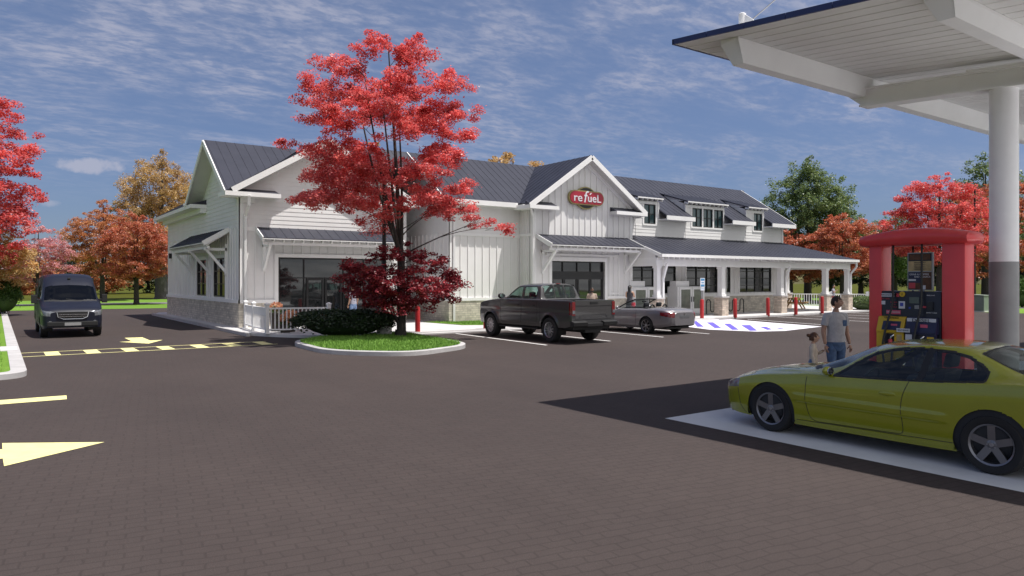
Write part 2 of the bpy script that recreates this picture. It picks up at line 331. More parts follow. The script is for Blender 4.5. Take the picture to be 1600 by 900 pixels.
# ------------------------------------------------------------------ helpers
class MB:
    def __init__(s): s.v = []; s.f = []; s.mi = []
    def add(s, vs, fs, m=0):
        o = len(s.v); s.v.extend([tuple(p) for p in vs]); s.f.extend([tuple(i + o for i in f) for f in fs]); s.mi.extend([m] * len(fs)); return s
    def box(s, x0, y0, z0, x1, y1, z1, m=0):
        vs = [(x0, y0, z0), (x1, y0, z0), (x1, y1, z0), (x0, y1, z0), (x0, y0, z1), (x1, y0, z1), (x1, y1, z1), (x0, y1, z1)]
        return s.add(vs, [(0, 3, 2, 1), (4, 5, 6, 7), (0, 1, 5, 4), (1, 2, 6, 5), (2, 3, 7, 6), (3, 0, 4, 7)], m)
    def bar(s, a, b, w, h, m=0, up=(0, 0, 1)):
        a = Vector(a); b = Vector(b); d = (b - a).normalized(); u = Vector(up)
        sd = d.cross(u)
        if sd.length < 1e-4: sd = d.cross(Vector((0, 1, 0)))
        sd.normalize(); u = sd.cross(d).normalized(); vs = []
        for p in (a, b):
            for i, j in ((-1, -1), (1, -1), (1, 1), (-1, 1)): vs.append(p + sd * (i * w / 2) + u * (j * h / 2))
        return s.add(vs, [(0, 3, 2, 1), (4, 5, 6, 7), (0, 1, 5, 4), (1, 2, 6, 5), (2, 3, 7, 6), (3, 0, 4, 7)], m)
    def ext(s, poly, off, m=0):
        """closed prism: 3-D polygon swept by vector off"""
        n = len(poly); off = Vector(off); vs = [Vector(p) for p in poly] + [Vector(p) + off for p in poly]
        return s.add(vs, [tuple(range(n))[::-1], tuple(range(n, 2 * n))] + [(i, (i + 1) % n, (i + 1) % n + n, i + n) for i in range(n)], m)
    def tube(s, pts, r, n=8, m=0, cap=True):
        pts = [Vector(p) for p in pts]; k = len(pts)
        rs = r if isinstance(r, (list, tuple)) else [r] * k
        prev = None; vs = []
        for i, p in enumerate(pts):
            d = (pts[min(i + 1, k - 1)] - pts[max(i - 1, 0)]).normalized()
            if prev is None:
                a = d.orthogonal().normalized()
            else:
                a = prev - d * prev.dot(d)
                a = a.normalized() if a.length > 1e-5 else d.orthogonal().normalized()
            prev = a; b = d.cross(a)
            for j in range(n):
                t = 2 * math.pi * j / n; vs.append(p + (a * math.cos(t) + b * math.sin(t)) * rs[i])
        fs = [(i * n + j, i * n + (j + 1) % n, (i + 1) * n + (j + 1) % n, (i + 1) * n + j) for i in range(k - 1) for j in range(n)]
        if cap: fs += [tuple(range(n))[::-1], tuple(range((k - 1) * n, k * n))]
        return s.add(vs, fs, m)
    def lathe(s, prof, n=24, c=(0, 0, 0), axis='z', m=0, cap=True):
        """prof: (radius, height) closed at both ends"""
        vs = []
        for r, h in prof:
            for j in range(n):
                t = 2 * math.pi * j / n; a, b = r * math.cos(t), r * math.sin(t)
                p = (a, b, h) if axis == 'z' else ((h, a, b) if axis == 'x' else (b, h, a))
                vs.append((p[0] + c[0], p[1] + c[1], p[2] + c[2]))
        k = len(prof)
        fs = [(i * n + j, i * n + (j + 1) % n, (i + 1) * n + (j + 1) % n, (i + 1) * n + j) for i in range(k - 1) for j in range(n)]
        if cap: fs += [tuple(range(n))[::-1], tuple(range((k - 1) * n, k * n))]
        return s.add(vs, fs, m)
    def ball(s, c, r, n=12, k=8, m=0):
        rx, ry, rz = r if isinstance(r, (tuple, list)) else (r, r, r)
        vs = []
        for i in range(1, k):
            a = math.pi * i / k
            for j in range(n):
                t = 2 * math.pi * j / n; vs.append((c[0] + rx * math.sin(a) * math.cos(t), c[1] + ry * math.sin(a) * math.sin(t), c[2] + rz * math.cos(a)))
        vs += [(c[0], c[1], c[2] + rz), (c[0], c[1], c[2] - rz)]; T = len(vs) - 2
        fs = [(i * n + j, (i + 1) * n + j, (i + 1) * n + (j + 1) % n, i * n + (j + 1) % n) for i in range(k - 2) for j in range(n)]
        fs += [(T, j, (j + 1) % n) for j in range(n)] + [(T + 1, (k - 2) * n + (j + 1) % n, (k - 2) * n + j) for j in range(n)]
        return s.add(vs, fs, m)
    def build(s, name, mats, parent=None, smooth=False, bevel=0, recalc=True, xf=None):
        me = bpy.data.meshes.new(name); me.from_pydata(s.v, [], s.f)
        mats = mats if isinstance(mats, (list, tuple)) else [mats]
        for x in mats: me.materials.append(M[x] if isinstance(x, str) else x)
        if len(mats) > 1: me.polygons.foreach_set('material_index', s.mi)
        if recalc or bevel:
            bm = bmesh.new(); bm.from_mesh(me); bmesh.ops.recalc_face_normals(bm, faces=bm.faces)
            if bevel: bmesh.ops.bevel(bm, geom=[e for e in bm.edges if len(e.link_faces) == 2 and e.calc_face_angle(0) > 0.5], offset=bevel, segments=2, affect='EDGES', profile=0.6, clamp_overlap=True)
            bm.to_mesh(me); bm.free()
        if xf is not None: me.transform(xf)
        if xf is None and False: pass
        if smooth: me.shade_smooth() if smooth is True else shade_auto(me, smooth)
        o = bpy.data.objects.new(name, me); COL.objects.link(o)
        if parent is not None: o.parent = parent; adopt(o, parent)
        return o
def build_split(mb, name, mats, parent, **k):
    """one object for every separate piece of the builder"""
    par = list(range(len(mb.v)))
    def find(a):
        while par[a] != a: par[a] = par[par[a]]; a = par[a]
        return a
    for f in mb.f:
        for i in f[1:]: par[find(i)] = find(f[0])
    groups = {}
    for f, m in zip(mb.f, mb.mi): groups.setdefault(find(f[0]), []).append((f, m))
    out = []
    for fs in groups.values():
        used = sorted({i for f, _ in fs for i in f}); ix = {a: b for b, a in enumerate(used)}; q = MB(); q.v = [mb.v[i] for i in used]
        q.f = [tuple(ix[i] for i in f) for f, _ in fs]; q.mi = [m for _, m in fs]; out.append(q.build(name, mats, parent, **k))
    return out
def shade_auto(me, deg):
    me.shade_smooth()
    try: me.set_sharp_from_angle(angle=R(deg))
    except Exception: pass
WORLD_PARENTS = set()
def adopt(o, parent):
    """parts of a thing built in world coordinates keep them; others are in the thing's own frame"""
    p = parent
    while p.parent is not None: p = p.parent
    if p.name in WORLD_PARENTS and parent.type == 'EMPTY':
        o.matrix_parent_inverse = Matrix.Translation(-Vector(parent.location))
def tag(o, label, cat, group=None):
    o['label'] = label; o['category'] = cat
    if group: o['group'] = group
    return o
def thing(name, label, cat, loc=(0, 0, 0), rz=0.0, group=None, world=False):
    o = bpy.data.objects.new(name, None); COL.objects.link(o); o.empty_display_size = 0.2
    o.location = loc; o.rotation_euler = (0, 0, rz); tag(o, label, cat, group)
    if world: WORLD_PARENTS.add(o.name)
    return o
def struct(o, kind='structure'):
    o['kind'] = kind; return o
def kids(o): return [c for c in COL.objects if c.parent == o]
def copy_tree(o, parent=None):
    c = o.copy(); COL.objects.link(c)
    if parent is not None: c.parent = parent; c.matrix_parent_inverse = o.matrix_parent_inverse.copy()
    for ch in kids(o): copy_tree(ch, c)
    return c
def flat(name, poly, z, m, kind='structure'):
    return struct(MB().add([(x, y, z) for x, y in poly], [tuple(range(len(poly)))]).build(name, m, recalc=False), kind)
def fixup(poly):
    a = sum(poly[i][0] * poly[(i + 1) % len(poly)][1] - poly[(i + 1) % len(poly)][0] * poly[i][1] for i in range(len(poly)))
    return poly if a > 0 else poly[::-1]
def np_mesh(name, verts, nper, m, parent=None, smooth=False):
    """many separate n-gons from an (N, nper, 3) array"""
    verts = np.asarray(verts, dtype=np.float32); n = verts.shape[0]
    me = bpy.data.meshes.new(name); me.vertices.add(n * nper); me.vertices.foreach_set('co', verts.reshape(-1))
    me.loops.add(n * nper); me.loops.foreach_set('vertex_index', np.arange(n * nper, dtype=np.int32))
    me.polygons.add(n); me.polygons.foreach_set('loop_start', np.arange(0, n * nper, nper, dtype=np.int32))
    me.materials.append(M[m]); me.update(calc_edges=True)
    o = bpy.data.objects.new(name, me); COL.objects.link(o)
    if parent is not None: o.parent = parent; adopt(o, parent)
    return o
def pchip(xs, ys, x):
    xs = np.asarray(xs, float); ys = np.asarray(ys, float); x = np.clip(np.asarray(x, float), xs[0], xs[-1])
    h = np.diff(xs); d = np.diff(ys) / h; m = np.zeros_like(ys)
    for i in range(1, len(xs) - 1):
        if d[i - 1] * d[i] > 0:
            w1 = 2 * h[i] + h[i - 1]; w2 = h[i] + 2 * h[i - 1]; m[i] = (w1 + w2) / (w1 / d[i - 1] + w2 / d[i])
    m[0] = d[0]; m[-1] = d[-1]
    i = np.clip(np.searchsorted(xs, x) - 1, 0, len(xs) - 2); t = (x - xs[i]) / h[i]
    return ((1 + 2 * t) * (1 - t) ** 2) * ys[i] + t * (1 - t) ** 2 * h[i] * m[i] + t * t * (3 - 2 * t) * ys[i + 1] + t * t * (t - 1) * h[i] * m[i + 1]
def inpoly(px, py, poly):
    px = np.asarray(px); py = np.asarray(py); r = np.zeros(px.shape, bool); n = len(poly); j = n - 1
    for i in range(n):
        xi, yi = poly[i]; xj, yj = poly[j]
        c = ((yi > py) != (yj > py)) & (px < (xj - xi) * (py - yi) / (yj - yi + 1e-12) + xi)
        r ^= c; j = i
    return r
def distpoly(px, py, poly, closed=True):
    px = np.asarray(px); py = np.asarray(py); best = np.full(px.shape, 1e9); n = len(poly)
    for i in range(n if closed else n - 1):
        x0, y0 = poly[i]; x1, y1 = poly[(i + 1) % n]; dx, dy = x1 - x0, y1 - y0; L = dx * dx + dy * dy + 1e-12
        t = np.clip(((px - x0) * dx + (py - y0) * dy) / L, 0, 1); best = np.minimum(best, np.hypot(px - x0 - t * dx, py - y0 - t * dy))
    return best
# ------------------------------------------------------------------ ground and setting
def rounded(poly, rad, n=6):
    out = []
    for i, p in enumerate(poly):
        r = rad[i] if isinstance(rad, (list, tuple)) else rad
        a = Vector(poly[i - 1]); b = Vector(p); c = Vector(poly[(i + 1) % len(poly)])
        if r <= 0: out.append(tuple(b)); continue
        p0 = b + (a - b).normalized() * r; p1 = b + (c - b).normalized() * r
        for k in range(n + 1):
            t = k / n; q = p0 * (1 - t) ** 2 + b * 2 * t * (1 - t) + p1 * t * t; out.append((q.x, q.y))
    return out
def inset(poly, d):
    n = len(poly); out = []
    for i in range(n):
        a = Vector(poly[i - 1]); b = Vector(poly[i]); c = Vector(poly[(i + 1) % n])
        e1 = (b - a).normalized(); e2 = (c - b).normalized(); n1 = Vector((-e1.y, e1.x)); n2 = Vector((-e2.y, e2.x))
        m = n1 + n2; m = m / max(m.dot(n1), 0.2); q = b + m * d; out.append((q.x, q.y))
    return out
def slab(name, poly, z0, z1, m, kind='structure'):
    poly = fixup(poly)
    return struct(MB().ext([(x, y, z0) for x, y in poly], (0, 0, z1 - z0)).build(name, m), kind)
def kerb(name, poly, h=0.12, w=0.16):
    poly = fixup(poly); inn = inset(poly, w); n = len(poly)
    b = MB(); vs = [(x, y, -0.05) for x, y in poly] + [(x, y, h - 0.015) for x, y in poly] + [(x, y, h) for x, y in inset(poly, 0.02)] + [(x, y, h) for x, y in inn] + [(x, y, 0.02) for x, y in inn]
    fs = []
    for i in range(n):
        j = (i + 1) % n
        for k in range(4): fs.append((k * n + i, k * n + j, (k + 1) * n + j, (k + 1) * n + i))
    b.add(vs, fs); return struct(b.build(name, 'kerb_concrete', smooth=40)), inn
GS = 900
struct(MB().add([(-GS, -60, -0.03), (GS, -60, -0.03), (GS, 1400, -0.03), (-GS, 1400, -0.03)], [(0, 1, 2, 3)]).build('ground', 'meadow', recalc=False))
flat('asphalt_lot', [(-45, -45), (53, -45), (53, 49.0), (46, 56.0), (4, 60.5), (-45, 60.5)], 0.0, 'asphalt')
flat('lawn_strip', [(-80, 60.5), (4, 60.5), (46, 56), (53, 49), (53, -60), (57, -60), (57, 52), (48, 60), (4, 65), (-80, 65)][:10], 0.006, 'lawn')
flat('back_road', [(-120, 71), (4, 71), (52, 66), (62, 54), (62, -60), (66, -60), (66, 56), (55, 71), (4, 76.5), (-120, 76.5)], 0.010, 'road')
flat('verge', [(-120, 65), (4, 65), (48, 60), (57, 52), (57, -60), (62, -60), (62, 54), (52, 66), (4, 71), (-120, 71)], 0.004, 'lawn')
flat('far_verge', [(-120, 76.5), (4, 76.5), (55, 71), (66, 56), (66, -60), (84, -60), (84, 62), (60, 84), (4, 89), (-120, 89)], 0.002, 'lawn')
# hills on the horizon
def hills():
    b = MB(); n = 90
    for k in range(2):
        base = len(b.v); Rr = 430 + 220 * k
        rows = [(Rr, -0.5), (Rr + 60, 0.55), (Rr + 130, 1.0), (Rr + 240, 0.8)]
        rnd = random.Random(5 + k)
        ph = [rnd.uniform(0, 6.28) for _ in range(5)]
        for rr, hf in rows:
            for i in range(n + 1):
                az = R(-75 + 170 * i / n); x, y = rr * math.sin(az), rr * math.cos(az)
                h = (11 + 9 * k) + (5 + 4 * k) * math.sin(3.1 * az + ph[0]) + 3 * math.sin(7 * az + ph[1]) + 1.6 * math.sin(17 * az + ph[2]) + 0.9 * math.sin(41 * az + ph[3])
                b.v.append((x, y, h * hf))
        for r_ in range(3):
            for i in range(n):
                a = base + r_ * (n + 1) + i; b.f.append((a, a + 1, a + n + 2, a + n + 1)); b.mi.append(0)
    struct(b.build('hills', 'hill_cover', smooth=True))
hills()
# left lawn island with a concrete cross walk
lawn_poly = rounded([(0.52, 58.5), (-26, 58.5), (-26, 18.1), (0.55, 18.6)], [2.5, 0.5, 0.5, 0.75])
kb, inn = kerb('kerb_lawn_left', lawn_poly, 0.13, 0.30)
struct(MB().add([(x, y, 0.115) for x, y in fixup(inn)], [tuple(range(len(inn)))]).build('lawn_left', 'lawn', recalc=False))
slab('crossing_walk', [(0.49, 24.7), (0.49, 26.3), (-20, 26.3), (-20, 24.7)], 0.05, 0.135, 'concrete')
# walks round the store
slab('sidewalk', rounded([(7.72, 47.9), (7.72, 28.2), (8.55, 26.6), (9.6, 25.2), (12.4, 24.85), (20.5, 25.15), (31.0, 25.15), (52.6, 25.6), (53, 37.5), (46, 41), (46, 50), (8.3, 49.5)], [0.3, 1.0, 0.6, 0.8, 0, 0, 0, 1.2, 0, 0, 0, 0.4]), -0.05, 0.10, 'concrete')
slab('ramp_strip', [(12.3, 24.55), (20.5, 24.85), (31.2, 24.85), (31.2, 25.16), (20.5, 25.16), (12.3, 24.86)], -0.05, 0.05, 'concrete')
slab('kerb_store_side', [(7.60, 48.0), (7.60, 27.8), (7.74, 27.8), (7.74, 48.0)], -0.05, 0.125, 'kerb_concrete')
slab('bed_lawn', [(16.6, 30.6), (16.9, 27.5), (19.3, 26.2), (21.3, 27.4), (21.5, 29.5), (17.5, 29.5)], 0.05, 0.13, 'lawn')
# painted marks
lines = MB()
for x0, y0, x1, y1 in ((14.75, 24.5, 14.5, 18.4), (17.5, 24.8, 17.25, 18.35), (20.35, 24.9, 20.05, 18.5), (23.1, 24.9, 22.75, 18.6), (33.0, 24.4, 31.6, 18.6), (36.4, 24.9, 36.0, 18.9), (39.2, 25.0, 38.8, 19.0), (42.0, 25.1, 41.7, 19.2), (44.8, 25.2, 44.6, 19.4)):
    d = Vector((x1 - x0, y1 - y0)).normalized(); nn = Vector((-d.y, d.x)) * 0.055
    lines.add([(x0 - nn.x, y0 - nn.y, 0.004), (x1 - nn.x, y1 - nn.y, 0.004), (x1 + nn.x, y1 + nn.y, 0.004), (x0 + nn.x, y0 + nn.y, 0.004)], [(0, 1, 2, 3)])
struct(lines.build('parking_lines', 'line_white', recalc=False))
flat('access_aisle', fixup([(26.6, 24.86), (24.7, 20.2), (25.3, 18.3), (26.6, 17.85), (30.5, 18.55), (31.3, 21.9), (32.2, 24.86)]), 0.004, 'ada_white')
stripes = MB()
for q in ([(29.0, 24.75), (29.28, 24.75), (26.0, 21.55), (25.68, 21.66)], [(28.80, 23.70), (29.10, 23.55), (25.95, 20.55), (25.60, 20.62)], [(28.60, 22.50), (28.90, 22.37), (25.62, 19.37), (25.34, 19.50)], [(28.32, 21.30), (28.80, 21.16), (25.80, 18.60), (25.48, 18.72)], [(28.0, 20.05), (28.28, 19.92), (27.0, 18.72), (26.5, 18.6)], [(27.9, 19.20), (28.25, 19.10), (28.0, 18.80), (27.55, 18.72)]):
    stripes.add([(x, y, 0.008) for x, y in q], [(0, 1, 2, 3)])
struct(stripes.build('aisle_stripes', 'line_blue', recalc=False))
cw = MB()
for y in (23.86, 25.12): cw.add([(0.5, y, 0.004), (7.55, y, 0.004), (7.55, y + 0.09, 0.004), (0.5, y + 0.09, 0.004)], [(0, 1, 2, 3)])
for k in range(7):
    x = 1.12 + 0.99 * k; cw.add([(x, 23.95, 0.004), (x + 0.36, 23.95, 0.004), (x + 0.36, 25.12, 0.004), (x, 25.12, 0.004)], [(0, 1, 2, 3)])
struct(cw.build('crossing_marks', 'line_yellow', recalc=False))
flat('lane_arrow_far', fixup([(3.80, 29.65), (4.37, 29.55), (4.36, 27.85), (4.77, 27.87), (4.11, 26.51), (3.4, 27.81), (3.79, 27.86)]), 0.004, 'line_yellow')
flat('lane_line', fixup([(-6, 15.85), (1.04, 15.45), (1.01, 14.95), (-6, 15.1)]), 0.004, 'line_yellow')
flat('lane_arrow_near', fixup([(0.06, 10.99), (0.06, 11.4), (1.14, 10.7), (0.07, 9.97), (0.06, 10.41), (-2.6, 10.43), (-2.6, 10.97)]), 0.004, 'line_yellow')
flat('pump_pad', [(8.27, 7.6), (8.27, -7.0), (31, -7.0), (31, 7.6)], 0.004, 'pad_paint')
slab('pump_island', rounded([(11.45, 7.35), (11.45, 2.6), (13.85, 2.6), (13.85, 7.35)], 0.5), -0.05, 0.13, 'kerb_concrete')
# tree island
isl = rounded([(7.75, 23.3), (7.55, 19.6), (9.3, 17.75), (12.1, 19.0), (12.75, 25.0), (9.2, 24.6)], [0.9, 1.2, 0.9, 1.1, 0.4, 0.6])
kb, inn = kerb('kerb_tree_island', isl, 0.13, 0.17)
inn = fixup(inn)
struct(MB().add([(x, y, 0.115) for x, y in inn], [tuple(range(len(inn)))]).build('tree_island_soil', 'lawn', recalc=False))
def blades(name, poly, n, z, h, m, seed, w=0.02):
    rs = np.random.RandomState(seed); P = np.array(poly); lo, hi = P.min(0), P.max(0); pts = []
    while len(pts) < n:
        q = rs.uniform(lo, hi, (n, 2)); q = q[inpoly(q[:, 0], q[:, 1], poly)]; pts.extend(q.tolist())
    q = np.array(pts[:n]); a = rs.uniform(0, 6.28, n); hh = h * rs.uniform(0.5, 1.2, n); ln = rs.normal(0, 0.4, (n, 2)) * hh[:, None]
    dx = np.cos(a) * w / 2; dy = np.sin(a) * w / 2; zz = np.full(n, z)
    v = np.stack([np.stack([q[:, 0] - dx, q[:, 1] - dy, zz], 1), np.stack([q[:, 0] + dx, q[:, 1] + dy, zz], 1), np.stack([q[:, 0] + ln[:, 0], q[:, 1] + ln[:, 1], zz + hh], 1)], 1)
    return struct(np_mesh(name, v, 3, m), 'stuff')
blades('grass', inn, 32000, 0.11, 0.10, 'grass_blade', 1, 0.022)
blades('grass', [(-14, 19), (0.1, 19), (0.1, 55), (-14, 55)], 52000, 0.11, 0.09, 'grass_blade', 2, 0.03)
blades('grass', [(16.8, 30.4), (17.1, 27.6), (19.3, 26.4), (21.2, 27.5), (21.4, 29.4), (17.5, 29.4)], 9000, 0.12, 0.08, 'grass_blade', 3, 0.02)

# ------------------------------------------------------------------ the store
BATT_Z, STONE_Z, TRIM_Z, FFE = 4.36, 1.12, 1.26, 0.10
store = thing('store_building', 'white board and batten store with dark metal gabled roofs and porch', 'store', (8.4, 31.7, 0), world=True)
class Wall:
    """a wall seen from outside: u runs along it, z up, 'out' is the distance in front of its plane"""
    def __init__(s, face, pos): s.face = face; s.pos = pos
    def p(s, u, z, o):
        return (u, s.pos - o, z) if s.face == 'front' else ((s.pos - o, u, z) if s.face == 'left' else (s.pos + o, u, z))
    def box(s, mb, u0, u1, z0, z1, o0, o1, m=0):
        a = s.p(u0, z0, o0); b = s.p(u1, z1, o1)
        mb.box(min(a[0], b[0]), min(a[1], b[1]), min(a[2], b[2]), max(a[0], b[0]), max(a[1], b[1]), max(a[2], b[2]), m)
    def slab(s, mb, u0, u1, z0, z1, holes, o0, o1, m=0):
        us = sorted({u0, u1} | {min(max(h[k], u0), u1) for h in holes for k in (0, 1)}); zs = sorted({z0, z1} | {min(max(h[k], z0), z1) for h in holes for k in (2, 3)})
        for i in range(len(us) - 1):
            for j in range(len(zs) - 1):
                cu, cz = (us[i] + us[i + 1]) / 2, (zs[j] + zs[j + 1]) / 2
                if any(h[0] < cu < h[1] and h[2] < cz < h[3] for h in holes): continue
                s.box(mb, us[i], us[i + 1], zs[j], zs[j + 1], o0, o1, m)
    def laps(s, mb, lo, hi, z0, z1, step=0.19, m=0):
        """lapped boards between the edge functions lo(z), hi(z)"""
        z = z0
        while z < z1 - 1e-3:
            t = min(z + step, z1); a0, b0, a1, b1 = lo(z), hi(z), lo(t), hi(t)
            if b0 - a0 > 0.02:
                b1 = max(b1, a1 + 0.005)
                mb.add([s.p(a0, z, 0.017), s.p(b0, z, 0.017), s.p(b1, t, 0.004), s.p(a1, t, 0.004), s.p(a0, z, 0.0), s.p(b0, z, 0.0)], [(0, 1, 2, 3), (4, 5, 1, 0), (4, 0, 3), (5, 2, 1)], m)
            z = t
    def battens(s, mb, u0, u1, z0, top, holes=(), step=0.41, m=0):
        n = max(1, round((u1 - u0) / step))
        for i in range(n + 1):
            u = u0 + (u1 - u0) * i / n; z1 = top(u) if callable(top) else top; segs = [(z0, z1)]
            for h in holes:
                if h[0] - 0.03 < u < h[1] + 0.03:
                    segs = [q for a, b in segs for q in ((a, min(b, h[2])), (max(a, h[3]), b)) if q[1] - q[0] > 0.05]
            for a, b in segs: s.box(mb, u - 0.026, u + 0.026, a, b, 0.0, 0.036, m)
def window(wall, u0, u1, z0, z1, nu, nz, parent, glassm='shop_glass', fm='black_frame', dep=-0.05, fw=0.055, name='window', bars=None):
    fr = MB()
    wall.box(fr, u0, u1, z0, z0 + fw, dep - 0.03, dep + 0.06); wall.box(fr, u0, u1, z1 - fw, z1, dep - 0.03, dep + 0.06)
    wall.box(fr, u0, u0 + fw, z0 + fw, z1 - fw, dep - 0.03, dep + 0.06); wall.box(fr, u1 - fw, u1, z0 + fw, z1 - fw, dep - 0.03, dep + 0.06)
    us = bars[0] if bars else [u0 + (u1 - u0) * i / nu for i in range(1, nu)]
    zs = bars[1] if bars else [z0 + (z1 - z0) * i / nz for i in range(1, nz)]
    for u in us: wall.box(fr, u - 0.022, u + 0.022, z0 + fw, z1 - fw, dep - 0.02, dep + 0.05)
    for z in zs: wall.box(fr, u0 + fw, u1 - fw, z - 0.022, z + 0.022, dep - 0.02, dep + 0.045)
    f = fr.build(name, fm, parent)
    g = MB(); wall.box(g, u0 + fw * 0.5, u1 - fw * 0.5, z0 + fw * 0.5, z1 - fw * 0.5, dep - 0.025, dep - 0.005); g.build('pane', glassm, f)
    return f
def roof(poly, th=0.10, rib=0.42, name='roof', parent=None, lip=0.0):
    P = [Vector(p) for p in poly]
    n = Vector((0, 0, 0))
    for i in range(len(P)): n += P[i].cross(P[(i + 1) % len(P)])
    n.normalize()
    if n.z < 0: n = -n
    e = Vector((0, 0, 1)).cross(n); e.normalize(); up = n.cross(e); up.normalize()
    mb = MB(); mb.ext([tuple(p) for p in P], -n * th)
    q = [((p - P[0]).dot(e), (p - P[0]).dot(up)) for p in P]
    s0, s1 = min(a for a, _ in q), max(a for a, _ in q); k = max(1, int((s1 - s0) / rib)); off = ((s1 - s0) - k * rib) / 2
    for i in range(k + 1):
        s_ = s0 + off + i * rib; ts = []
        for j in range(len(q)):
            (a0, b0), (a1, b1) = q[j], q[(j + 1) % len(q)]
            if (a0 - s_) * (a1 - s_) < 0: ts.append(b0 + (b1 - b0) * (s_ - a0) / (a1 - a0))
        if len(ts) == 2 and abs(ts[0] - ts[1]) > 0.15:
            a = P[0] + e * s_ + up * min(ts) + n * 0.006; b = P[0] + e * s_ + up * max(ts) + n * 0.006; mb.bar(a, b, 0.014, 0.014, 0, tuple(n))
    return mb.build(name, 'roof_metal', parent)
def board(pts_a, pts_b, w, h, mb, up=(0, 0, 1)): mb.bar(pts_a, pts_b, w, h, 0, up)
def awning(wall, u0, u1, z_top, z_low, reach, parent, brackets, thick=0.06, rafters=True, o0=0.0, span=None):
    """shed roof on brackets"""
    A = [wall.p(u0, z_top, o0), wall.p(u1, z_top, o0), wall.p(u1, z_low, reach), wall.p(u0, z_low, reach)]
    aw = roof(A, thick, 0.41, 'awning', parent)
    r = MB(); n = round((u1 - u0) / 0.43)
    for i in range(n + 1):
        u = u0 + 0.06 + (u1 - u0 - 0.12) * i / n
        r.bar(wall.p(u, z_top - 0.16, o0 + 0.05), wall.p(u, z_low - 0.13, reach - 0.10), 0.05, 0.12)
    r.build('rafter_tails', 'trim', aw)
    f = MB()
    for u in (u0 - 0.02, u1 + 0.02): f.bar(wall.p(u, z_top - 0.06, o0), wall.p(u, z_low - 0.07, reach + 0.02), 0.045, 0.2)
    f.bar(wall.p(u0, z_low - 0.055, reach + 0.012), wall.p(u1, z_low - 0.055, reach + 0.012), 0.03, 0.035)
    f.bar(wall.p(u0 + 0.03, z_low - 0.23, reach - 0.22), wall.p(u1 - 0.03, z_low - 0.23, reach - 0.22), 0.10, 0.12)
    f.build('fascia', 'trim', aw)
    for u in brackets:
        b = MB(); zt = z_low - 0.30
        b.bar(wall.p(u, zt, 0.0), wall.p(u, zt, reach - 0.12), 0.12, 0.12)
        wall.box(b, u - 0.06, u + 0.06, zt - 1.12, zt + 0.25, 0.0, 0.10)
        b.bar(wall.p(u, zt - 0.98, 0.08), wall.p(u, zt - 0.03, reach - 0.22), 0.10, 0.11)
        b.build('bracket', 'trim', aw)
    return aw
def downspout(pts, parent):
    d = MB()
    for a, b in zip(pts, pts[1:]): d.bar(a, b, 0.10, 0.09, 0, (0.3, 0.9, 0.1))
    return d.build('downspout', 'trim', parent)

# -- left wing -------------------------------------------------------------
WX0, WX1, WY, WYB = 8.4, 16.2, 31.7, 47.4
AX, AZ = 12.15, 8.45                      # ridge of the front gable
EXL, EXR, EZ = 7.70, 16.60, 5.82
fz = lambda x: EZ + (AZ - EZ) * (1 - abs(x - AX) / (AX - EXL)) - 0.10
F = Wall('front', WY); Lw = Wall('left', WX0)
GY, GZ, GE0, GE1 = 35.07, 8.52, 31.12, 39.02   # left cross gable: ridge y, z and eave ys
gz = lambda y: EZ + (GZ - EZ) * (1 - abs(y - GY) / (GY - GE0)) - 0.10
core = MB()
core.ext([(WX0 + 0.12, WY + 0.12, 0), (WX1, WY + 0.12, 0), (WX1, WY + 0.12, fz(WX1)), (AX, WY + 0.12, AZ - 0.12), (WX0 + 0.12, WY + 0.12, fz(WX0 + 0.12))], (0, WYB - WY - 0.12, 0))
shop = (10.03, 15.08, FFE, 3.11)
F.slab(core, WX0, WX1, FFE, BATT_Z, [shop], -0.12, 0.0)
core.ext([(WX0, WY, BATT_Z), (WX1, WY, BATT_Z), (WX1, WY, fz(WX1)), (AX, WY, AZ - 0.12), (WX0, WY, fz(WX0))], (0, 0.12, 0))
F.battens(core, WX0 + 0.25, WX1 - 0.2, TRIM_Z, BATT_Z, [(9.93, 15.18, FFE, 3.21)])
F.laps(core, lambda z: max(WX0, AX - (AZ - 0.12 - z) / (AZ - EZ) * (AX - EXL)), lambda z: min(WX1, AX + (AZ - 0.12 - z) / (AZ - EZ) * (AX - EXL)), BATT_Z, AZ - 0.2)
lw = [(33.94, 36.12, 1.34, 3.12), (37.52, 39.62, 1.34, 3.12)]
Lw.slab(core, WY, WYB, FFE, BATT_Z, lw, -0.12, 0.0)
core.ext([(WX0, WY, BATT_Z), (WX0, WYB, BATT_Z), (WX0, WYB, EZ - 0.12), (WX0, GE1, EZ - 0.12), (WX0, GY, GZ - 0.12), (WX0, WY, gz(WY))], (0.12, 0, 0))
Lw.battens(core, WY + 0.25, WYB - 0.15, TRIM_Z, BATT_Z, [(33.84, 36.22, 0, 3.22), (37.42, 39.72, 0, 3.22)])
yl = lambda z: WY if z < gz(WY) else GY - (GZ - 0.12 - z) / (GZ - EZ) * (GY - GE0)
yh = lambda z: WYB if z < EZ - 0.14 else GY + (GZ - 0.12 - z) / (GZ - EZ) * (GE1 - GY)
Lw.laps(core, yl, yh, BATT_Z, GZ - 0.2)
Wall('right', WX1).battens(core, WY + 0.1, 34, FFE, 5.6)
core.build('wall', 'siding', store)
st = MB()
F.slab(st, WX0 - 0.05, WX1 + 0.05, FFE - 0.03, STONE_Z, [shop], 0.002, 0.055); Lw.slab(st, WY - 0.004, WYB, FFE - 0.03, STONE_Z, [], 0.002, 0.055)
st.build('stone_base', 'stone', store)
tr = MB()
for a, b in ((WX0 - 0.09, 9.93), (15.18, WX1)): F.box(tr, a, b, STONE_Z, TRIM_Z, 0.003, 0.085)
Lw.box(tr, WY - 0.085, WYB + 0.05, STONE_Z, TRIM_Z, 0.003, 0.085)
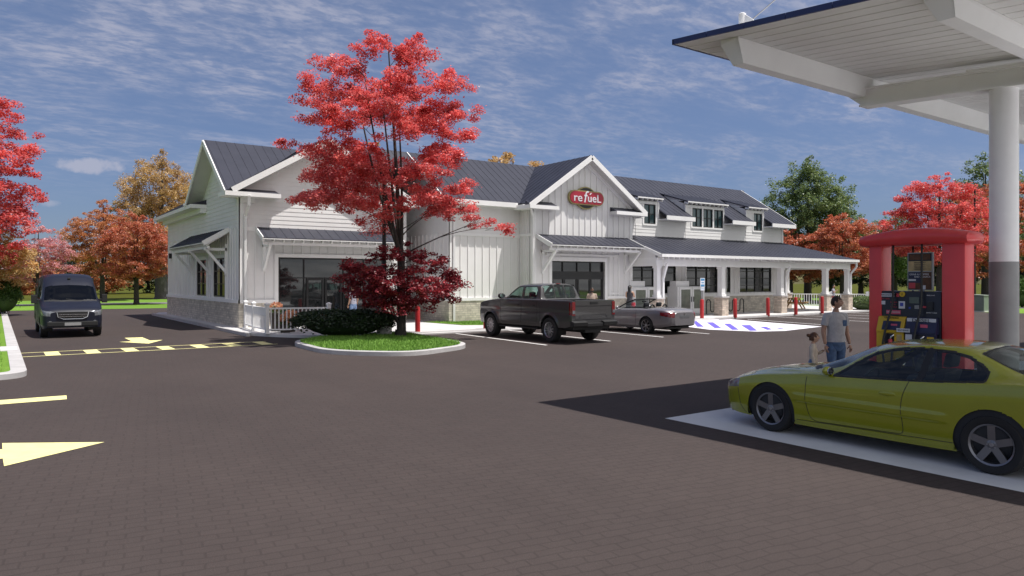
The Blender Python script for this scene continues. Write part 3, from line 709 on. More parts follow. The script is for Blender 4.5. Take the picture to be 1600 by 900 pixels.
F.box(tr, WX0 - 0.05, WX0 + 0.15, TRIM_Z, 5.66, 0.0, 0.05); Lw.box(tr, WY - 0.05, WY + 0.15, TRIM_Z, 5.66, 0.0, 0.052); F.box(tr, WX1 - 0.15, WX1 + 0.05, TRIM_Z, 5.66, 0.0, 0.05)
F.box(tr, WX0 + 0.16, WX1 - 0.16, BATT_Z - 0.14, BATT_Z + 0.02, 0.0, 0.042)
F.box(tr, 9.88, 10.03, FFE, 3.11, 0.0, 0.05); F.box(tr, 15.08, 15.23, FFE, 3.11, 0.0, 0.05); F.box(tr, 9.88, 15.23, 3.11, 3.27, 0.0, 0.052)
for h in lw:
    Lw.box(tr, h[0] - 0.14, h[0], TRIM_Z, h[3], 0.0, 0.05); Lw.box(tr, h[1], h[1] + 0.14, TRIM_Z, h[3], 0.0, 0.05); Lw.box(tr, h[0] - 0.14, h[1] + 0.14, h[3], h[3] + 0.15, 0.0, 0.052)
tr.build('corner_trim', 'trim', store)
for h in lw: window(Lw, h[0], h[1], h[2], h[3], 2, 3, store)
sf = window(F, *shop, 4, 2, store, name='shopfront', bars=([11.19, 13.05, 14.05], [2.21]), fw=0.07)
for a, b in ((11.30, 12.10), (12.16, 12.96)):
    d = MB()
    F.box(d, a, b, FFE, FFE + 0.22, -0.06, 0.01); F.box(d, a, b, 2.10, 2.19, -0.06, 0.01); F.box(d, a, a + 0.09, FFE + 0.22, 2.10, -0.06, 0.01); F.box(d, b - 0.09, b, FFE + 0.22, 2.10, -0.06, 0.01)
    dd = d.build('glass_door', 'black_frame', store); g = MB(); F.box(g, a + 0.05, b - 0.05, FFE + 0.18, 2.12, -0.05, -0.03); g.build('pane', 'shop_glass', dd)
# roofs of the wing: front gable running back, and the cross gable to the left side
YF = 31.10
zv = EZ + (8.42 - EXL) * (AZ - EZ) / (AX - EXL); yvl = GE1 - (8.42 - EXL) / (AX - EXL) * (GE1 - GY)
roof([(EXL, GE1 + 0.05, EZ), (8.42, GE1 + 0.05, zv), (8.42, yvl, zv), (AX, GY, AZ), (AX, WYB + 0.3, AZ), (EXL, WYB + 0.3, EZ)], parent=store)
xj = lambda z: EXL + (z - EZ) / (AZ - EZ) * (AX - EXL)
roof([(EXL + 0.02, YF, EZ + 0.01), (AX, YF, AZ), (AX, GY + 0.1, AZ)], parent=store)
roof([(AX, YF, AZ), (EXR, YF, EZ), (EXR, WYB + 0.3, EZ), (AX, WYB + 0.3, AZ)], parent=store)
XG = 7.70
roof([(XG, GE0, EZ), (XG, GY, GZ), (AX - 0.05, GY, GZ), (EXL + 0.35, GE0, EZ)], parent=store)
roof([(XG, GE1, EZ), (XG, GY, GZ), (AX - 0.05, GY, GZ), (EXL + 0.35, GE1, EZ)], parent=store)
fa = MB(); S = Vector((0, -0.03, -0.13))
fa.bar((EXL + 0.25, YF - 0.03, EZ + 0.02), (AX, YF - 0.03, AZ - 0.115), 0.05, 0.24); fa.bar((EXR, YF - 0.03, EZ - 0.12), (AX, YF - 0.03, AZ - 0.115), 0.05, 0.24)
fa.bar((XG - 0.03, GE0 + 0.1, EZ - 0.08), (XG - 0.03, GY, GZ - 0.115), 0.05, 0.22); fa.bar((XG - 0.03, GE1, EZ - 0.12), (XG - 0.03, GY, GZ - 0.115), 0.05, 0.22)
# boxed eave returns
fa.box(XG - 0.05, YF - 0.07, 5.62, 9.95, WY, 5.80); fa.box(XG - 0.05, WY, 5.62, WX0, 32.2, 5.795)
fa.box(XG - 0.05, 37.55, 5.62, WX0, 39.1, 5.80); fa.box(EXL - 0.06, 39.1, 5.62, WX0, WYB + 0.3, 5.795)
fa.box(14.5, YF - 0.07, 5.62, EXR + 0.1, WY, 5.80); fa.box(WX1, WY, 5.62, EXR + 0.06, WYB + 0.3, 5.795)
fa.box(WX0 - 0.3, 37.6, 5.40, WX0, WYB, 5.62); fa.box(WX0, WY - 0.12, 5.40, 9.0, WY, 5.62)
fa.build('fascia', 'trim', store)
rt = MB()
for x0, x1, y0, y1 in ((XG + 0.05, 9.9, YF - 0.05, WY), (14.55, EXR, YF - 0.05, WY)): rt.ext([(x0, y0, 5.803), (x0, y1, 5.803), (x0, y1, 6.0)], (x1 - x0, 0, 0))
rt.ext([(XG, 37.6, 5.803), (WX0, 37.6, 5.803), (WX0, 37.6, 6.05)], (0, 1.5, 0))
build_split(rt, 'return_roof', 'roof_metal', store)
sf_ = MB()
for (a, b) in (((EXL + 0.3, EZ - 0.05), (AX, AZ - 0.12)), ((EXR - 0.1, EZ - 0.1), (AX, AZ - 0.12))):
    sf_.ext([(a[0], YF, a[1]), (b[0], YF, b[1]), (b[0], WY, b[1]), (a[0], WY, a[1])], (0, 0, -0.05))
for y in (GE0 + 0.1, GE1): sf_.ext([(XG, y, EZ - 0.135), (XG, GY, GZ - 0.135), (WX0, GY, GZ - 0.135), (WX0, y, EZ - 0.135)], (0, 0, -0.05))
sf_.build('soffit', 'soffit', store)
awning(F, 9.08, 15.6, 4.40, 3.90, 1.05, store, [9.42, 15.25])
awning(Lw, 33.3, 40.9, 4.43, 3.78, 1.10, store, [33.75, 36.85, 40.4])
downspout([(8.62, 31.02, 5.66), (8.62, 31.1, 5.25), (8.62, 31.58, 4.85), (8.62, 31.60, 0.14)], store)
wl = MB(); Lw.box(wl, 46.2, 46.42, 3.38, 3.68, 0.0, 0.16); wl.build('wall_lamp', 'black_frame', store, bevel=0.02)
sn = MB(); sn.box(7.55, 38.6, 5.80, 7.68, 38.75, 5.9); sn.build('snow_guard', 'trim', store)

# -- middle block ----------------------------------------------------------
MX0, MX1, MY = 17.45, 21.6, 29.6
RY, RZ = 32.85, 8.58
Fm = Wall('front', MY); Lm = Wall('left', MX0)
mb = MB()
mb.ext([(MX0, MY, 0), (MX0, 36.1, 0), (MX0, 36.1, 5.75), (MX0, RY, RZ - 0.12), (MX0, MY, 6.1)], (MX1 - MX0 + 0.2, 0, 0))
mb.box(WX1 - 0.2, 35.5, 0, MX0 + 0.1, 46, 5.9)
Fm.battens(mb, MX0 + 0.2, MX1 - 0.15, TRIM_Z, BATT_Z); Fm.laps(mb, lambda z: MX0, lambda z: MX1, BATT_Z, 5.8)
Lm.battens(mb, MY + 0.2, 35.4, TRIM_Z, BATT_Z); Lm.laps(mb, lambda z: MY if z < 6.0 else MY + (z - 6.0) / (RZ - 6.0) * (RY - MY), lambda z: 36.0 if z < 5.9 else 36 - (z - 5.9) / (RZ - 5.9) * (36 - RY), BATT_Z, RZ - 0.2)
mb.build('wall', 'siding', store)
st = MB(); Fm.box(st, MX0 - 0.05, MX1, 0.0, STONE_Z, 0.002, 0.055); Lm.box(st, MY - 0.004, 35.5, 0.0, STONE_Z, 0.002, 0.055); st.build('stone_base', 'stone', store)
tr = MB(); Fm.box(tr, MX0 - 0.09, MX1, STONE_Z, TRIM_Z, 0.003, 0.085); Lm.box(tr, MY - 0.085, 35.5, STONE_Z, TRIM_Z, 0.003, 0.085)
Fm.box(tr, MX0 - 0.05, MX0 + 0.14, TRIM_Z, 5.72, 0, 0.05); Lm.box(tr, MY - 0.05, MY + 0.14, TRIM_Z, 5.72, 0, 0.052); Fm.box(tr, MX0 + 0.14, MX1, BATT_Z - 0.12, BATT_Z + 0.02, 0, 0.042)
Fm.box(tr, MX0 - 0.05, MX1, 5.62, 5.80, 0.0, 0.06); tr.build('corner_trim', 'trim', store)
roof([(16.9, 29.08, 5.92), (22.6, 29.08, 5.92), (25.0, RY, RZ), (16.9, RY, RZ)], parent=store)
roof([(AX, RY, RZ), (44.0, RY, RZ), (44.0, 37.2, 5.75), (AX, 37.2, 5.75)], parent=store)
roof([(AX, RY, RZ), (16.9, RY, RZ), (16.9, 31.6, 7.5), (AX, 31.6, 7.5)], parent=store)
fa = MB(); fa.box(16.9, 29.03, 5.70, 21.05, 29.09, 5.93); fa.box(16.9, 29.09, 5.70, 21.3, MY, 5.76)
fa.bar((16.87, 29.08, 5.82), (16.87, RY, RZ - 0.1), 0.05, 0.22); fa.build('fascia', 'trim', store)
downspout([(MX0 + 0.22, 29.12, 5.7), (MX0 + 0.22, 29.52, 5.3), (MX0 + 0.22, 29.52, 0.12)], store)

# -- entrance gable --------------------------------------------------------
CX0, CX1, CY, CAX, CAZ, CEZ = 21.6, 28.35, 28.5, 25.0, 8.56, 5.83
CE0, CE1, CYF = 21.02, 28.98, 27.98
Fc = Wall('front', CY); Lc = Wall('left', CX0)
cz = lambda x: CEZ + (CAZ - CEZ) * (1 - abs(x - CAX) / (CAX - CE0)) - 0.12
mb = MB()
mb.ext([(CX0 + 0.1, CY + 0.30, 0), (CX1, CY + 0.30, 0), (CX1, CY + 0.30, cz(CX1)), (CAX, CY + 0.30, CAZ - 0.14), (CX0 + 0.1, CY + 0.30, cz(CX0))], (0, 7.2, 0))
door = (22.75, 26.36, FFE, 3.08)
Fc.slab(mb, CX0, CX1, FFE, BATT_Z, [door], -0.30, 0.0)
mb.ext([(CX0, CY, BATT_Z), (CX1, CY, BATT_Z), (CX1, CY, cz(CX1)), (CAX, CY, CAZ - 0.14), (CX0, CY, cz(CX0))], (0, 0.3, 0))
Fc.battens(mb, CX0 + 0.2, CX1 - 0.14, TRIM_Z, lambda u: cz(u) - 0.02, [(22.58, 26.53, 0, 3.35)], 0.40)
Lc.box(mb, CY, MY, FFE, 5.7, -0.1, 0.0); Lc.battens(mb, CY + 0.18, MY - 0.05, TRIM_Z, 5.6, step=0.33)
Wall('right', CX1).laps(mb, lambda z: CY, lambda z: 30.5, BATT_Z, 5.6)
mb.build('wall', 'siding', store)
st = MB(); Fc.box(st, 26.53, CX1 + 0.05, FFE, STONE_Z, 0.002, 0.06); st.build('stone_base', 'stone', store); st = MB(); Fc.box(st, CX0 - 0.05, 22.58, FFE, STONE_Z, 0.002, 0.06); Lc.box(st, CY - 0.004, MY, FFE, STONE_Z, 0.002, 0.06); st.build('stone_base', 'stone', store)
tr = MB()
for a, b in ((CX0 - 0.09, 22.58), (26.53, CX1 + 0.08)): Fc.box(tr, a, b, STONE_Z, TRIM_Z, 0.003, 0.09)
Lc.box(tr, CY - 0.09, MY, STONE_Z, TRIM_Z, 0.003, 0.09)
Fc.box(tr, CX0 - 0.05, CX0 + 0.16, TRIM_Z, 5.62, 0, 0.05); Lc.box(tr, CY - 0.05, CY + 0.14, TRIM_Z, 5.66, 0, 0.052); Fc.box(tr, CX1 - 0.12, CX1 + 0.05, TRIM_Z, 5.6, 0, 0.05)
Lc.box(tr, CY + 0.15, MY, 4.3, 4.44, 0, 0.045)
Fc.box(tr, 22.58, 22.75, FFE, 3.08, -0.05, 0.06); Fc.box(tr, 26.36, 26.53, FFE, 3.08, -0.05, 0.06); Fc.box(tr, 22.58, 26.53, 3.08, 3.28, -0.05, 0.062); Fc.box(tr, 22.4, 27.4, 3.36, 3.46, 0, 0.05)
# framed panel right of the door
Fc.box(tr, 26.66, 26.74, TRIM_Z, 3.36, 0, 0.055); Fc.box(tr, 27.34, 27.42, TRIM_Z, 3.36, 0, 0.055); Fc.box(tr, 26.74, 27.34, 1.36, 1.44, 0, 0.05)
for s_ in (-1, 1):
    e = CE0 + 0.55 if s_ < 0 else CE1 - 0.55
    tr.bar((e, CY - 0.02, cz(e) - 0.16), (CAX, CY - 0.02, CAZ - 0.34), 0.05, 0.22)
tr.build('corner_trim', 'trim', store)
ent = window(Fc, *door, 4, 1, store, name='entrance_front', bars=([23.58, 24.55, 25.48], []), dep=-0.14, fw=0.06)
hb = MB(); Fc.box(hb, 22.8, 26.31, 2.15, 2.56, -0.13, -0.045); hb.build('header', 'black_frame', ent)
for a, b in ((22.85, 23.62), (23.64, 24.52), (24.56, 25.42), (25.44, 26.28)):
    d = MB(); Fc.box(d, a, b, FFE, FFE + 0.18, -0.14, -0.06); Fc.box(d, a, a + 0.07, FFE + 0.18, 2.14, -0.14, -0.06); Fc.box(d, b - 0.07, b, FFE + 0.18, 2.14, -0.14, -0.06)
    dd = d.build('entrance_door', 'black_frame', store); g = MB(); Fc.box(g, a + 0.06, b - 0.06, FFE + 0.15, 2.14, -0.12, -0.10); g.build('pane', 'shop_glass', dd)
yv = lambda z: 29.08 + (z - 5.92) / (RZ - 5.92) * (RY - 29.08)
roof([(CE0, CYF, CEZ), (CAX, CYF, CAZ), (CAX, yv(CAZ) + 0.05, CAZ), (CE0 + 0.2, 29.1, CEZ + 0.12)], parent=store)
roof([(CE1, CYF, CEZ), (CAX, CYF, CAZ), (CAX, yv(CAZ) + 0.05, CAZ), (CE1, 29.1, CEZ)], parent=store)
fa = MB()
for e in (CE0, CE1): fa.bar((e, CYF - 0.03, CEZ - 0.11), (CAX, CYF - 0.03, CAZ - 0.125), 0.05, 0.25)
fa.box(CE0 - 0.04, CYF - 0.06, 5.60, 22.8, CY, 5.78); fa.box(26.72, CYF - 0.06, 5.60, CE1 + 0.04, CY, 5.78); fa.box(CE0 - 0.04, CY, 5.60, CX0, MY - 0.3, 5.82); fa.box(CX1, CY, 5.60, CE1 + 0.04, 28.95, 5.80)
fa.build('fascia', 'trim', store)
rt = MB()
for x0, x1 in ((CE0 + 0.1, 22.75), (26.77, CE1 - 0.05)): rt.ext([(x0, CYF, 5.783), (x0, CY, 5.783), (x0, CY, 6.02)], (x1 - x0, 0, 0))
build_split(rt, 'return_roof', 'roof_metal', store)
sf_ = MB()
for e in (CE0 + 0.12, CE1 - 0.12): sf_.ext([(e, CYF, CEZ - 0.06), (CAX, CYF, CAZ - 0.15), (CAX, CY, CAZ - 0.15), (e, CY, CEZ - 0.06)], (0, 0, -0.06))
sf_.build('soffit', 'soffit', store)
awning(Fc, 21.75, 28.0, 4.40, 3.86, 1.30, store, [22.15, 27.85])
downspout([(21.2, 28.15, 5.6), (21.52, 28.35, 5.2), (21.52, 28.42, 0.14)], store)

# -- right wing with dormers and porch --------------------------------------
UX0, UX1, UY = 28.35, 43.1, 29.1
UEY, UEZ = 28.42, 5.80
Fu = Wall('front', UY)
uz = lambda y: UEZ + (RZ - UEZ) * (y - UEY) / (RY - UEY)
mb = MB()
mb.ext([(UX0, UY + 0.12, 0), (UX0, 36.6, 0), (UX0, 36.6, 5.8), (UX0, RY, RZ - 0.12), (UX0, UY + 0.12, uz(UY) - 0.1)], (UX1 - UX0, 0, 0))
wins = [(28.93, 30.76, 1.34, 3.12), (31.57, 32.57, 1.34, 3.12), (33.5, 36.35, 1.34, 3.12), (38.51, 41.84, 1.34, 3.12), (37.2, 37.6, 1.34, 3.12)]
Fu.slab(mb, UX0, UX1, FFE, 4.7, wins, -0.12, 0.0)
dorm = [(29.25, 31.12, [(29.92, 30.85)]), (33.4, 36.95, [(34.0, 34.88), (35.0, 35.87), (36.0, 36.86)]), (39.15, 41.0, [(39.93, 40.83)])]
Fu.slab(mb, UX0, UX1, 4.7, 5.66, [(a, b, 5.33, 6.45) for d in dorm for a, b in d[2]], -0.12, 0.0)
Fu.laps(mb, lambda z: UX0, lambda z: UX1, 4.45, 5.33)
segs = [UX0] + [q for d in dorm for q in (d[0], d[1])] + [UX1]
for i in range(0, len(segs), 2): Fu.laps(mb, lambda z, a=segs[i]: a, lambda z, b=segs[i + 1]: b, 5.33, 5.66)
Fu.battens(mb, UX0 + 0.3, UX1 - 0.2, TRIM_Z, 3.35, [(w[0] - 0.1, w[1] + 0.1, w[2], w[3] + 0.1) for w in wins])
mb.build('wall', 'siding', store)
st = MB(); Fu.box(st, UX0, UX1 + 0.05, FFE, STONE_Z, 0.002, 0.055); st.box(UX1 + 0.002, UY - 0.05, FFE, UX1 + 0.055, 36.5, STONE_Z); st.build('stone_base', 'stone', store)
tr = MB(); Fu.box(tr, UX0, UX1 + 0.09, STONE_Z, TRIM_Z, 0.003, 0.085); Fu.box(tr, UX1 - 0.14, UX1 + 0.05, TRIM_Z, 3.3, 0, 0.05); Fu.box(tr, UX1 - 0.12, UX1 + 0.05, 4.5, 5.6, 0, 0.05)
Fu.box(tr, UX0, UX1, 3.14, 3.32, 0, 0.05)
for w in wins:
    for u in (w[0], w[1] + 0.11): Fu.box(tr, u - 0.11, u, TRIM_Z, 3.14, 0, 0.048)
tr.build('corner_trim', 'trim', store)
for w in wins[:4]:
    nu = max(1, round((w[1] - w[0]) / 0.83)); window(Fu, *w, nu, 4 if w[1] - w[0] > 1.2 else 3, store)
window(Fu, *wins[4], 1, 3, store)
fa = MB()
ex = [28.9, dorm[0][0], dorm[0][1] - 0.05, dorm[1][0] + 0.1, dorm[1][1], dorm[2][0] + 0.1, dorm[2][1], 43.6]
for i in range(0, 8, 2): fa.ext([(ex[i], UEY - 0.04, 5.56), (ex[i], UY, 5.56), (ex[i], UY, 5.62), (ex[i], UEY + 0.01, 5.62), (ex[i], UEY + 0.01, 5.80), (ex[i], UEY - 0.04, 5.80)], (ex[i + 1] - ex[i], 0, 0))
build_split(fa, 'fascia', 'trim', store); fa = MB(); fa.bar((43.58, UEY, UEZ - 0.1), (43.58, RY, RZ - 0.1), 0.05, 0.24); fa.bar((43.58, 37.2, 5.7), (43.58, RY, RZ - 0.1), 0.05, 0.24)
fa.build('fascia', 'trim', store)
YU = 30.95
roof([(26.6, YU, uz(YU)), (43.55, YU, uz(YU)), (43.55, RY, RZ), (25.0, RY, RZ)], parent=store)
cut = [UX0 + 0.3] + [q for d in dorm for q in (d[0] + 0.0, d[1] - 0.0)] + [43.55]
for i in range(0, len(cut), 2):
    if cut[i + 1] - cut[i] > 0.3: roof([(cut[i], UEY, UEZ), (cut[i + 1], UEY, UEZ), (cut[i + 1], YU, uz(YU)), (cut[i], YU, uz(YU))], parent=store)
roof([(26.6, 29.5, uz(29.5)), (UX0 + 0.3, 29.5, uz(29.5)), (UX0 + 0.3, YU, uz(YU)), (26.6, YU, uz(YU))], parent=store)
for x0, x1, ws in dorm:
    dm = MB(); D = Wall('front', UY - 0.02)
    ydz = lambda y: 6.77 + 0.30 * (y - 28.7)
    D.slab(dm, x0, x1, 5.30, 6.62, [(a, b, 5.33, 6.45) for a, b in ws], -0.14, 0.0)
    D.laps(dm, lambda z: x0 + 0.0, lambda z: x1, 4.62, 5.30)
    for xx in (x0, x1 - 0.1): dm.ext([(xx, UY + 0.1, 5.6), (xx, UY + 0.1, 6.70), (xx, 31.05, 7.36)], (0.1, 0, 0))
    Wall('left', x0).laps(dm, lambda z: max(UY, UEY + (z - UEZ) / (RZ - UEZ) * (RY - UEY)) if z < 6.75 else 28.7 + (z - 6.77) / 0.30, lambda z: UEY + (z - UEZ) / (RZ - UEZ) * (RY - UEY), 5.9, 7.3)
    do = dm.build('dormer', 'siding', store)
    for a, b in ws: window(D, a, b, 5.33, 6.45, 2, 2, do, 'dormer_glass', dep=-0.05, fw=0.05)
    tt = MB()
    lo = [x0] + [b for a, b in ws]; hi = [a for a, b in ws] + [x1]
    for a, b in zip(lo, hi): D.box(tt, max(a, b - 0.6), b, 5.33, 6.45, 0.0, 0.03) if b - a < 0.2 else (D.box(tt, b - 0.12, b, 5.25, 6.45, 0, 0.03) if b < x1 else D.box(tt, a, a + 0.12, 5.25, 6.45, 0, 0.03))
    D.box(tt, x0, x1, 6.45, 6.62, 0, 0.03); D.box(tt, ws[0][0] - 0.12, ws[-1][1] + 0.12, 5.22, 5.32, 0, 0.05); D.box(tt, x0 - 0.02, x0 + 0.08, 5.66, 6.62, 0, 0.032); D.box(tt, x1 - 0.08, x1 + 0.02, 5.66, 6.62, 0, 0.032)
    tt.build('trim_board', 'trim', do)
    ro = roof([(x0 - 0.1, 28.80, ydz(28.80)), (x1 + 0.1, 28.80, ydz(28.80)), (x1 + 0.1, 31.05, ydz(31.05)), (x0 - 0.1, 31.05, ydz(31.05))], 0.05, 0.41, 'dormer_roof', do)
    rr = MB(); n = max(3, round((x1 - x0) / 0.4))
    for i in range(n + 1):
        u = x0 - 0.04 + (x1 - x0 + 0.08) * i / n; rr.bar((u, UY, 6.75), (u, 28.82, 6.67), 0.05, 0.12)
    rr.box(x0 - 0.1, 28.76, 6.72, x1 + 0.1, 28.80, 6.79)
    rr.build('rafter_tails', 'trim', ro)
# porch
PY_, PZ, PX1, PX0 = 26.05, 3.48, 47.1, 28.05
pz = lambda y: PZ + (4.62 - PZ) * (y - PY_) / (UY - PY_)
roof([(PX0, PY_, PZ), (PX1, PY_, PZ), (UX1, UY, 4.62), (UX0, UY, 4.62), (PX0, 28.2, pz(28.2))], 0.07, 0.42, 'porch_roof', store)
roof([(PX1, PY_, PZ), (PX1, 36.5, PZ), (UX1, 36.5, 4.62), (UX1, UY, 4.62)], 0.07, 0.42, 'porch_roof', store)
fa = MB(); fa.box(PX0, PY_ - 0.08, PZ - 0.16, PX1 + 0.06, PY_ + 0.0, PZ - 0.005); fa.box(PX1, PY_, PZ - 0.16, PX1 + 0.06, 36.5, PZ - 0.005)
fa.bar((PX0, 27.2, pz(27.2) - 0.09), (PX0, PY_, PZ - 0.09), 0.05, 0.18)
fa.box(PX0 + 0.1, 26.45, 2.86, 46.85, 26.75, 3.30); fa.box(46.55, 26.75, 2.86, 46.85, 36.4, 3.30); fa.box(PX0 + 0.1, 26.75, 2.86, PX0 + 0.4, 28.48, 3.3)
n = 46
for i in range(n): u = PX0 + 0.2 + (PX1 - PX0 - 0.3) * i / (n - 1); fa.box(u - 0.03, PY_ + 0.02, PZ - 0.27, u + 0.03, 26.5, PZ - 0.12)
fa.build('porch_beam', 'trim', store)
sp_ = MB(); sp_.ext([(PX0 + 0.06, 26.5, 3.30), (PX0 + 0.06, 28.47, 3.30), (PX0 + 0.06, 28.47, 4.28), (PX0 + 0.06, 27.3, pz(27.3) - 0.1), (PX0 + 0.06, 26.5, pz(26.5) - 0.1)], (0.06, 0, 0)); sp_.build('porch_side_panel', 'siding', store)
cl = MB(); cl.ext([(PX0 + 0.1, 26.75, 3.30), (46.5, 26.75, 3.30), (46.5, 36.4, 3.30), (UX1, 36.4, 3.30), (UX1, UY, 3.30), (PX0 + 0.1, UY, 3.30)], (0, 0, 0.04)); cl.build('porch_ceiling', 'soffit', store)
for x, y, w in ((28.35, 26.6, 0.26), (33.6, 26.6, 0.30), (39.2, 26.6, 0.30), (44.1, 26.6, 0.30), (46.7, 26.6, 0.26), (46.7, 31.3, 0.42), (46.7, 35.8, 0.30)):
    p = MB(); p.box(x - w / 2, y - w / 2, 1.22, x + w / 2, y + w / 2, 2.86); p.box(x - w / 2 - 0.04, y - w / 2 - 0.04, 2.74, x + w / 2 + 0.04, y + w / 2 + 0.04, 2.86); p.box(x - w / 2 - 0.04, y - w / 2 - 0.04, 1.20, x + w / 2 + 0.04, y + w / 2 + 0.04, 1.34)
    po = p.build('porch_post', 'trim', store)
    s2 = MB(); ww = w / 2 + 0.13; s2.box(x - ww, y - ww, FFE, x + ww, y + ww, 1.12); s2.box(x - ww - 0.04, y - ww - 0.04, 1.12, x + ww + 0.04, y + ww + 0.04, 1.20, 1); s2.build('stone_pier', ['pier_stone', 'concrete'], po)
for x in (28.6, 39.5):
    b = MB(); b.bar((x, 26.4, 2.2), (x, 26.12, 3.0), 0.11, 0.11); b.bar((x, 26.4, 2.2), (x, 26.4, 0.9), 0.1, 0.1); b.build('downspout', 'trim', store)
downspout([(47.0, 26.1, 3.32), (47.0, 26.1, 3.0), (46.85, 26.42, 2.55), (46.85, 26.42, 0.12)], store)
# ------------------------------------------------------------------ shop sign on the entrance gable
def text_faces(body, size, m, name, parent, loc, rot, depth=0.012, shear=0.0, sx=1.0, bold=0.0):
    cu = bpy.data.curves.new(name, 'FONT'); cu.body = body; cu.size = size; cu.align_x = 'CENTER'; cu.align_y = 'CENTER'; cu.extrude = depth; cu.shear = shear; cu.offset = bold
    tmp = bpy.data.objects.new(name, cu); COL.objects.link(tmp)
    bpy.context.view_layer.update()
    me = bpy.data.meshes.new_from_object(tmp.evaluated_get(bpy.context.evaluated_depsgraph_get())); bpy.data.objects.remove(tmp)
    me.materials.clear(); me.materials.append(M[m])
    me.transform(Matrix.Translation(loc) @ Matrix.Rotation(rot[2], 4, 'Z') @ Matrix.Rotation(rot[0], 4, 'X') @ Matrix.Diagonal((sx, 1, 1, 1)))
    me.name = name
    o = bpy.data.objects.new(name, me); COL.objects.link(o)
    if parent is not None: o.parent = parent; adopt(o, parent)
    return o
def oval(rx, rz, n=40): return [(rx * math.cos(2 * math.pi * i / n), rz * math.sin(2 * math.pi * i / n)) for i in range(n)]
def stadium(hw, hz, n=12):
    out = []
    for c, a0 in ((hw - hz, -90), (-(hw - hz), 90)):
        out += [(c + hz * math.cos(R(a0 + 180 * k / n)), hz * math.sin(R(a0 + 180 * k / n))) for k in range(n + 1)]
    return out
SX, SZ, SY = 24.95, 6.37, 28.5 - 0.04
sg = thing('shop_sign', 'red capsule shop sign reading refuel over a black oval on the entrance gable', 'sign', (SX, SY, SZ))
def plate(poly, y0, y1, name, m, par):
    b = MB(); b.ext([(x, y0, z) for x, z in poly], (0, y1 - y0, 0)); return b.build(name, m, par)
plate(oval(0.72, 0.59), 0.0, -0.10, 'gold_rim', 'sign_gold', sg); plate(oval(0.66, 0.53), -0.10, -0.125, 'oval_board', 'sign_black', sg)
plate(stadium(1.20, 0.37), -0.02, -0.155, 'capsule_rim', 'sign_gold', sg); plate(stadium(1.145, 0.315), -0.155, -0.185, 'capsule', 'sign_red', sg)
text_faces('re', 0.58, 'letter_white', 'lettering', sg, Vector((-0.64, -0.195, -0.02)), (R(90), 0, 0), sx=1.2, bold=0.004)
text_faces('f', 0.86, 'letter_white', 'lettering', sg, Vector((-0.18, -0.20, 0.02)), (R(90), 0, 0), sx=1.0, shear=0.2, bold=0.004)
text_faces('ueL', 0.58, 'letter_white', 'lettering', sg, Vector((0.48, -0.195, -0.02)), (R(90), 0, 0), sx=1.12, bold=0.004)
b = MB(); b.ext([(0.14, -0.19, 0.18), (0.20, -0.19, 0.165), (0.30, -0.19, 0.27), (0.24, -0.19, 0.285)], (0, -0.02, 0)); b.build('accent_mark', 'letter_white', sg)

# ------------------------------------------------------------------ fuel canopy
CXL, CYT, SLP = 9.06, 8.16, 0.0915
cs = lambda y: 5.98 - SLP * (CYT - y)
XR, YB_ = 36.0, 1.2
can = thing('fuel_canopy', 'white steel fuel canopy with blue edge on a white and grey column', 'canopy', (13.33, 4.93, 0), world=True)
dk = MB(); dk.ext([(CXL + 0.03, CYT - 0.03, cs(CYT) + 0.012), (XR, CYT - 0.03, cs(CYT) + 0.012), (XR, YB_, cs(YB_) + 0.012), (CXL + 0.03, YB_, cs(YB_) + 0.012)], (0, 0, 0.05)); deck = dk.build('roof_deck', 'canopy_deck', can)
j = MB(); x = CXL + 0.30
bd = MB()
xs = []
y = CYT - 0.03; W_ = 0.285; x0 = CXL + 0.03
xx = x0
while xx < XR - 0.05:
    x1 = min(xx + W_ - 0.02, XR)
    bd.ext([(xx, CYT - 0.035, cs(CYT) + 0.012), (x1, CYT - 0.035, cs(CYT) + 0.012), (x1, CYT - 0.035, cs(CYT)), (xx, CYT - 0.035, cs(CYT))], (0, YB_ - CYT, cs(YB_) - cs(CYT))); xx += W_
bd.build('soffit_boards', 'canopy_deck', can)
dj = MB(); dj.ext([(CXL + 0.03, CYT - 0.04, cs(CYT) + 0.011), (XR, CYT - 0.04, cs(CYT) + 0.011), (XR, CYT - 0.04, cs(CYT) + 0.0095), (CXL + 0.03, CYT - 0.04, cs(CYT) + 0.0095)], (0, YB_ - CYT, cs(YB_) - cs(CYT))); dj.build('board_joints', 'deck_joint', can)
bf = MB()
for k in range(20):
    ya = CYT - 0.70 * k; yb = ya - 0.69
    if yb < YB_: break
    bf.ext([(CXL, ya, cs(ya) + 0.0), (CXL, ya, cs(ya) + 0.085), (CXL, yb, cs(yb) + 0.085), (CXL, yb, cs(yb))], (0.03, 0, 0))
bf.box(CXL, CYT - 0.02, cs(CYT) - 0.002, XR, CYT + 0.01, cs(CYT) + 0.085)
bf.build('blue_edge', 'blue_fascia', can)
for yp, dz in ((7.28, 0.36), (4.18, 0.27), (1.8, 0.27)):
    p = MB(); zt = cs(yp) - 0.004; w = 0.17
    L0, L1 = 9.39, XR - 0.4
    ax = [(L0, yp + w, cs(yp + w)), (L0, yp - w, cs(yp - w)), (L0 + 0.0, yp - w, zt - 0.05), (L0 + 0.22, yp - 0.10, zt - dz), (L0 + 0.22, yp + 0.10, zt - dz), (L0, yp + w, zt - 0.05)]
    bx = [(L1, q[1], q[2]) for q in ax]
    n = 6; p.add(ax + bx, [tuple(range(6)), tuple(range(6, 12))[::-1]] + [(i, (i + 1) % n, (i + 1) % n + n, i + n) for i in range(n)]); p.build('purlin', 'canopy_steel', can)
